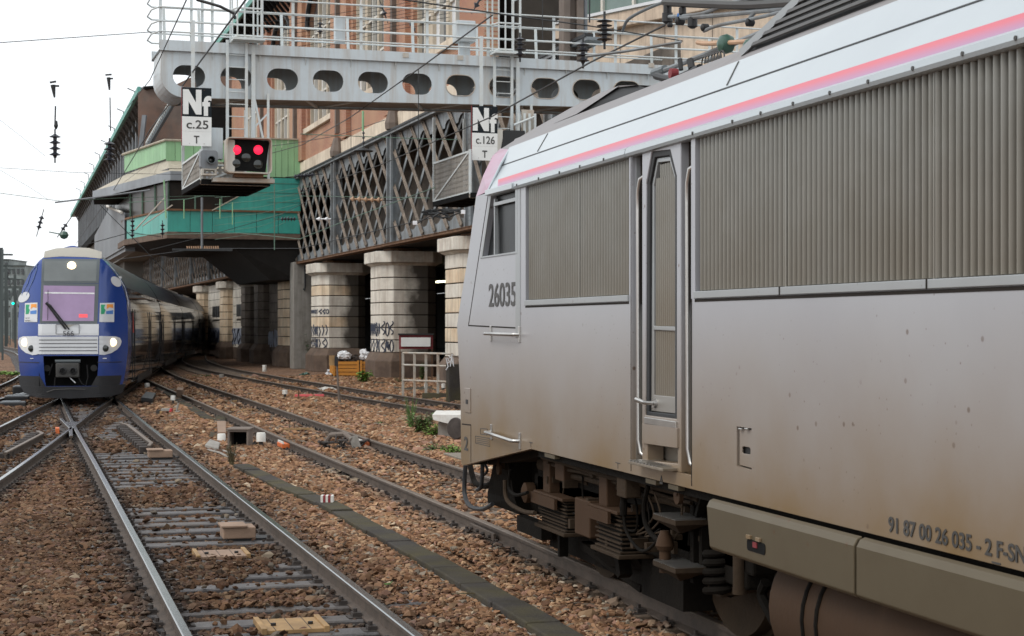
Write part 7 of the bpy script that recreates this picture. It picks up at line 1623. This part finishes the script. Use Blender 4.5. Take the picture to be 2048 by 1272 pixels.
t = thing('road_bridge', 'distant steel truss road bridge crossing all tracks behind the trains', 'bridge', P(0, 652, 300) - Vector((0, 0, H))); d = 300; o_ = P(1024, HZ, d); o_.z = 0; f = lambda u, v: Vector(((u - 1024) / F * d, H + (HZ - v) / F * d))
q = MB(); q.plate([tuple(f(-400, 612)), tuple(f(140, 612)), tuple(f(140, 600)), tuple(f(-400, 600))], (), 10, o=o_ + fw * 5, a=rt, b=(0, 0, 1)); q.build('deck', M['distant'], t)
q = MB()
for u in range(-400, 140, 14): a, b, c = f(u, 600), f(u + 7, 575), f(u + 14, 600); w3 = lambda p: o_ + rt * p.x + up * p.y; q.bar(w3(a), w3(b), .3, .3); q.bar(w3(b), w3(c), .3, .3)
q.bar(w3(f(-400, 575)), w3(f(140, 575)), .4, .4); q.build('truss', M['distant_dark'], t)
for u in range(-380, 140, 34): q = MB(); a = w3(f(u, 612)); q.box(a.x - .6, a.x + .6, a.y - .6, a.y + .6, -.3, a.z + .5); q.build('bridge_pier', M['distant'], t)
for k, (u, v, d) in enumerate(((12, 640, 190), (30, 640, 230), (2, 640, 150))):
    p = P(u, 652, d); t = thing('catenary_portal', ['lattice catenary portal left of the blue train', 'farther catenary portal beside the train flank', 'nearest catenary portal at the left edge'][k], 'catenary portal', (p.x, p.y, -.2)); q = MB()
    for s_ in (0, 14): q.bar((p.x - s_, p.y, -.2), (p.x - s_, p.y, 9), .35, .35)
    for z in (8.4, 7.4): q.bar((p.x - 15, p.y, z), (p.x + 1, p.y, z), .15, .15)
    for j in range(14): q.bar((p.x - 15 + j * 1.1, p.y, 7.4), (p.x - 14.4 + j * 1.1, p.y, 8.4), .1, .1)
    q.build('frame', M['distant_dark'], t)
    for j in range(5):
        q = MB(); x = p.x - 13 + j * 3; q.lathe([(.05, 0), (.2, .1), (.08, .3), (.2, .4), (.08, .6), (.2, .7), (.05, 1)], (x, p.y, 8.5), 'Z', 8); q.build('insulator', M['insul'], t)
q = MB(); 
rr = random.Random(3)
t = thing('far_signals', 'cluster of distant signal lamps and masts left of the train', 'signals', P(18, 652, 130) - Vector((0, 0, H)))
for k in range(12): u = rr.uniform(-10, 40); d = rr.uniform(110, 260); a = P(u, 652, d); q.bar((a.x, a.y, -.2), (a.x, a.y, rr.uniform(2.5, 8)), .14, .14)
q.build('masts', M['distant_dark'], t)
for (u, v) in ((26, 607),): p = P(u, v, 150); q = MB(); q.lathe([(.12, 0), (.001, -.02)], p, 'Y', 10); m_ = mat('green_on', (.0, .6, .4), .4, emit=(0, 1, .6), es=2); q.build('green_lamp', m_, t)
# ================================================================== OVERHEAD WIRES
def wire(pts, r, lab, m='wire', cat='overhead wire', name='overhead_wire', sag=0, grp='overhead wires'):
    """pts: (u, v, d)"""
    W = [P(u, v, d) for u, v, d in pts]; out = []
    for a, b in zip(W, W[1:]):
        for k in range(8): t = k / 8; out.append(a.lerp(b, t) - up * sag * 4 * t * (1 - t))
    out.append(W[-1]); q = MB(); q.tube(out, r, 5); return single(q, name, M[m], lab, cat, grp)
wire([(395, 0, 30), (440, 13, 32), (468, 27, 33), (470, 38, 33)], .03, 'thick black cable bending down at the top left of the gantry')
wire([(495, -5, 30), (300, 260, 60), (215, 400, 110), (150, 490, 190)], .02, 'long dark wire running down left past the first Nf plate')
wire([(375, -5, 28), (300, 160, 45), (255, 215, 60)], .012, 'thin wire falling left of the gantry end')
wire([(-10, 86, 40), (330, 62, 44)], .01, 'thin wire crossing the white sky towards the gantry')
wire([(770, -6, 34), (1000, 28, 37), (1180, 52, 41), (1365, 82, 46)], .017, 'thick cable sloping down right across the walkway')
wire([(1330, 50, 22), (1180, 125, 26), (980, 235, 35), (760, 330, 55), (600, 385, 80)], .014, 'contact wire sweeping from the pantograph down to the left')
wire([(985, 30, 30), (840, 136, 36), (700, 235, 48), (604, 290, 64), (455, 330, 90)], .014, 'catenary wire dipping left across the gantry openings')
wire([(1172, 113, 20), (1250, 103, 19.6), (1362, 84, 19)], .018, 'grey rod running to the pantograph clamp', 'girder')
wire([(600, 268, 60), (800, 276, 60), (930, 280, 60)], .014, 'thin pale wire crossing in front of the lattice girder', 'wire_green')
wire([(480, 300, 70), (590, 286, 66), (672, 272, 62), (770, 240, 55)], .012, 'fine wire looping up to the downpipe bracket')
wire([(260, 470, 80), (480, 466, 72), (600, 478, 66), (720, 430, 55), (870, 375, 44)], .014, 'green tinted wire rising right below the cabin', 'wire_green')
wire([(-10, 385, 70), (120, 402, 75), (240, 396, 80), (390, 392, 84), (600, 392, 84), (860, 396, 60)], .012, 'span wire crossing above the blue train', 'wire_green')
wire([(110, 405, 60), (190, 395, 60), (300, 380, 60)], .03, 'rod bracket reaching left into the sky', 'panel_grey')
wire([(-10, 335, 60), (150, 345, 60), (420, 350, 62)], .008, 'hair thin wire high over the train')
wire([(255, 405, 62), (375, 398, 62), (500, 372, 62)], .012, 'wire crossing the cabin windows', 'wire_green')
wire([(230, 520, 70), (400, 497, 66), (600, 497, 60), (780, 455, 50), (930, 420, 42)], .014, 'wire below the cabin running to the right')
wire([(300, 500, 70), (420, 470, 70), (560, 430, 70), (620, 400, 66)], .012, 'thin wire slanting over the teal band')
wire([(330, 395, 66), (270, 460, 66)], .03, 'pale slanting strut before the cabin windows', 'rusty_white'); wire([(345, 410, 66), (285, 452, 66)], .025, 'second pale slanting strut before the cabin windows', 'rusty_white')
wire([(200, 410, 90), (290, 500, 90), (345, 560, 90)], .02, 'dark wire slanting over the far lattice')
wire([(150, 495, 90), (260, 465, 90), (370, 480, 90)], .02, 'dark wire above the train roof')
wire([(0, 240, 120), (45, 275, 125), (90, 312, 130)], .012, 'faint wire in the open sky at the left'); wire([(0, 340, 120), (60, 375, 125), (95, 398, 130)], .012, 'lower faint wire in the open sky at the left')
for k, (v, s_) in enumerate(((578, -1), (585, 1), (640, 0), (655, 1))): pass
for k in range(7): wire([(430, 395 + 14 * k, 78 + k), (520, 388 + 13 * k, 76 + k), (620 - 8 * k, 372 + 12 * k, 74 + k)], .009, ['top', 'second', 'third', 'fourth', 'fifth', 'sixth', 'lowest'][k] + ' fine wire of the bundle over the teal cabin wall', 'wire_green')
for k in range(8): wire([(520, 45 + 10 * k, 52), (640, 32 + 9 * k, 54), (790, 10 + 7 * k, 56), (900, -14 + 8 * k, 57)], .008, ['top', 'second', 'third', 'fourth', 'fifth', 'sixth', 'seventh', 'lowest'][k] + ' fine wire of the bundle behind the gantry railing')
# droppers and hangers (vertical)
for (u, v0, v1, d, m_, r, lab) in ((404, 395, 497, 62, 'panel_grey', .045, 'grey vertical pipe hanging before the teal band'), (328, 360, 437, 66, 'mint', .03, 'mint green post before the cabin windows'), (368, 398, 437, 64, 'mint', .02, 'short mint green dropper left of the grey pipe'), (440, 398, 437, 64, 'mint', .02, 'short mint green dropper right of the grey pipe'), (465, 405, 450, 64, 'mint', .02, 'second short mint green dropper right of the grey pipe'), (549, 370, 500, 60, 'wire_green', .02, 'long thin dropper before the teal wall'), (726, 222, 262, 54, 'mint', .035, 'green hanger rod below the gantry'), (702, 215, 340, 52, 'wire', .008, 'hair thin dropper left of the green hanger'), (837, 138, 330, 40, 'wire', .01, 'long thin dropper hanging before the gantry beam'), (1085, 0, 80, 30, 'wire', .008, 'hair thin dropper above the walkway'), (1179, -5, 45, 28, 'wire', .014, 'dropper above the large dark insulator')):
    q = MB(); q.tube([P(u, v0, d), P(u + (4 if 'post' in lab else 0), v1, d)], r, 8); single(q, 'dropper', M[m_], lab, 'dropper', 'droppers and hangers of the overhead line')
# insulators
def insu(u, v, d, n, r, h, lab, m='insul', axis=None, rod=0, ang=0):
    p = P(u, v, d); t = thing('insulator', lab, 'insulator', p, 0, 'insulators of the overhead line'); ax = (rt * math.cos(ang) + up * math.sin(ang)) if axis is None else axis
    pr = [(r * .25, 0)]
    for k in range(n): a = h * (k + .1) / n; pr += [(r * .32, a), (r, a + h / n * .35), (r, a + h / n * .42), (r * .36, a + h / n * .55)]
    pr += [(r * .25, h)]; q = MB(); q.lathe(pr, p, ax, 14); q.build('sheds', M[m], t, smooth=True)
    q = MB(); a = Vector(ax).normalized(); q.tube([p - a * rod, p + a * (h + rod)], r * .16, 6); q.build('rod', M['wire'], t); return t
dn = Vector((0, 0, -1))
# two hanging strings in the sky
t = insu(110, 268, 40, 4, .13, .56, 'dark four disc insulator hanging in the open sky above the train', axis=dn, rod=.12)
q = MB(); q.tube([P(110, 248, 40), P(111, 212, 40)], .02, 6); q.lathe([(.02, -.1), (.05, -.02), (.03, .1)], P(112, 250, 40), 'Z', 8); q.build('link', M['wire'], t); q = MB(); q.tube([P(109, 195, 40), P(106, 170, 40)], [.02, .06], 8); q.bar(P(100, 165, 40), P(112, 163, 40), .05, .04); q.bar(P(107, 172, 40), P(118, 172, 40), .05, .04); q.build('clamp', M['wire'], t)
t = insu(219, 283, 60, 4, .2, .75, 'dark insulator string hanging against the copper gutter', axis=dn, rod=.12)
q = MB(); q.tube([P(221, 262, 60), P(220, 195, 60)], .022, 6); q.tube([P(219, 180, 60), P(217, 155, 60)], [.03, .07], 8); q.bar(P(211, 150, 60), P(223, 149, 60), .07, .05); q.bar(P(214, 158, 60), P(226, 157, 60), .06, .05); q.build('clamp', M['wire'], t)
insu(84, 432, 60, 3, .1, .5, 'small insulator leaning in the sky left of the far wing', ang=R(-105), rod=.25); insu(133, 448, 62, 2, .1, .3, 'small insulator just above the blue train', ang=R(-125), rod=.3)
q = MB(); q.lathe([(.001, -.14), (.1, -.1), (.15, 0), (.1, .1), (.001, .14)], P(128, 470, 55), 'Z', 14); q.tube([P(98, 464, 55), P(120, 468, 55)], .02, 6); single(q, 'warning_ball', M['insul_green'], 'green ball on a rod right above the blue train', 'ball', smooth=True)
insu(265, 474, 64, 4, .09, .7, 'vertical dark insulator at the left end of the teal band', axis=dn * -1, rod=.1); insu(325, 470, 64, 3, .09, .45, 'vertical dark insulator in the middle of the teal band', axis=dn * -1, rod=.1)
insu(562, 438, 62, 5, .09, .55, 'horizontal five disc insulator before the teal wall', ang=0, rod=.3); insu(588, 353, 62, 6, .1, .75, 'horizontal insulator where the mint sheets meet the girder', ang=R(5), rod=.3)
insu(700, 398, 50, 5, .085, .95, 'long tan insulator before the lattice girder', 'insul_tan', ang=R(-2), rod=.3)
insu(632, 438, 56, 2, .07, .5, 'short pale sleeve insulator before the lattice girder', 'plastic_white', rod=.5)
insu(1209, 38, 27, 5, .125, .36, 'large dark five disc insulator above the walkway', axis=dn, rod=.12)
insu(1166, 85, 34, 4, .13, .42, 'dark insulator beside the steel mast', axis=dn, rod=.1); insu(1040, 75, 36, 4, .13, .42, 'dark insulator behind the right ladder cage', axis=dn, rod=.1)
insu(640, 44, 50, 3, .09, .35, 'small insulator before the arched window', axis=dn, rod=.1); insu(762, 8, 50, 2, .08, .4, 'small leaning insulator above the walkway', ang=R(-70), rod=.2); insu(820, 45, 48, 2, .06, .3, 'tiny insulator left of the grey cabinet', ang=R(-60), rod=.2); insu(950, 15, 46, 2, .09, .4, 'dark clamp insulator right of the grey cabinet', ang=R(60), rod=.2)
insu(727, 262, 54, 3, .05, .45, 'slim dark insulator on the green hanger rod', axis=dn, rod=.1)
q = MB(); p = P(727, 302, 54); q.lathe([(.02, .12), (.05, .1), (.32, 0), (.3, -.02), (.06, -.03), (.05, -.14), (.01, -.2)], p, 'Z', 18); single(q, 'hall_lamp', M['wire'], 'dark dish lamp hanging before the lattice girder', 'lamp', smooth=True)
# pinned tie beam under the cabin with small knobs
t = thing('terminal_beam', 'dark beam with a row of pale knobs at the foot of the grey pipe', 'beam', P(405, 497, 62)); q = MB(); q.bar(P(345, 499, 62), P(465, 500, 62), .08, .08); q.build('beam', M['wire'], t)
for k in range(15): q = MB(); q.tube([P(375 + k * 4.4, 498, 62), P(374 + k * 4.4, 492, 62)], .025, 6); q.build('knob', M['insul_tan'], t)
# clutter of fittings at the foot of the right basket
t = thing('feeder_clamp', 'dark cluster of clamps and cables under the right basket', 'fitting', P(885, 428, 42)); q = MB(); rr = random.Random(9)
for k in range(24): a = P(rr.uniform(862, 905), rr.uniform(418, 438), 42 + rr.uniform(-.2, .3)); q.tube([a, a + rt * rr.uniform(-.25, .25) + up * rr.uniform(-.08, .12), a + rt * rr.uniform(-.3, .3)], rr.uniform(.015, .03), 5)
q.build('clamps', M['wire'], t); 
for (u, v) in ((830, 446), (926, 424)): q = MB(); q.box(*[c for p_ in [P(u, v, 42)] for c in (p_.x - .05, p_.x + .05, p_.y - .04, p_.y + .04, p_.z - .05, p_.z + .05)]); q.build('white_tag', M['plastic_white'], t, bevel=.01)
q = MB(); q.tube([P(828, 450, 42), P(860, 432, 42), P(895, 436, 42), P(930, 420, 42)], .02, 6); q.build('feeder_cable', M['wire'], t)
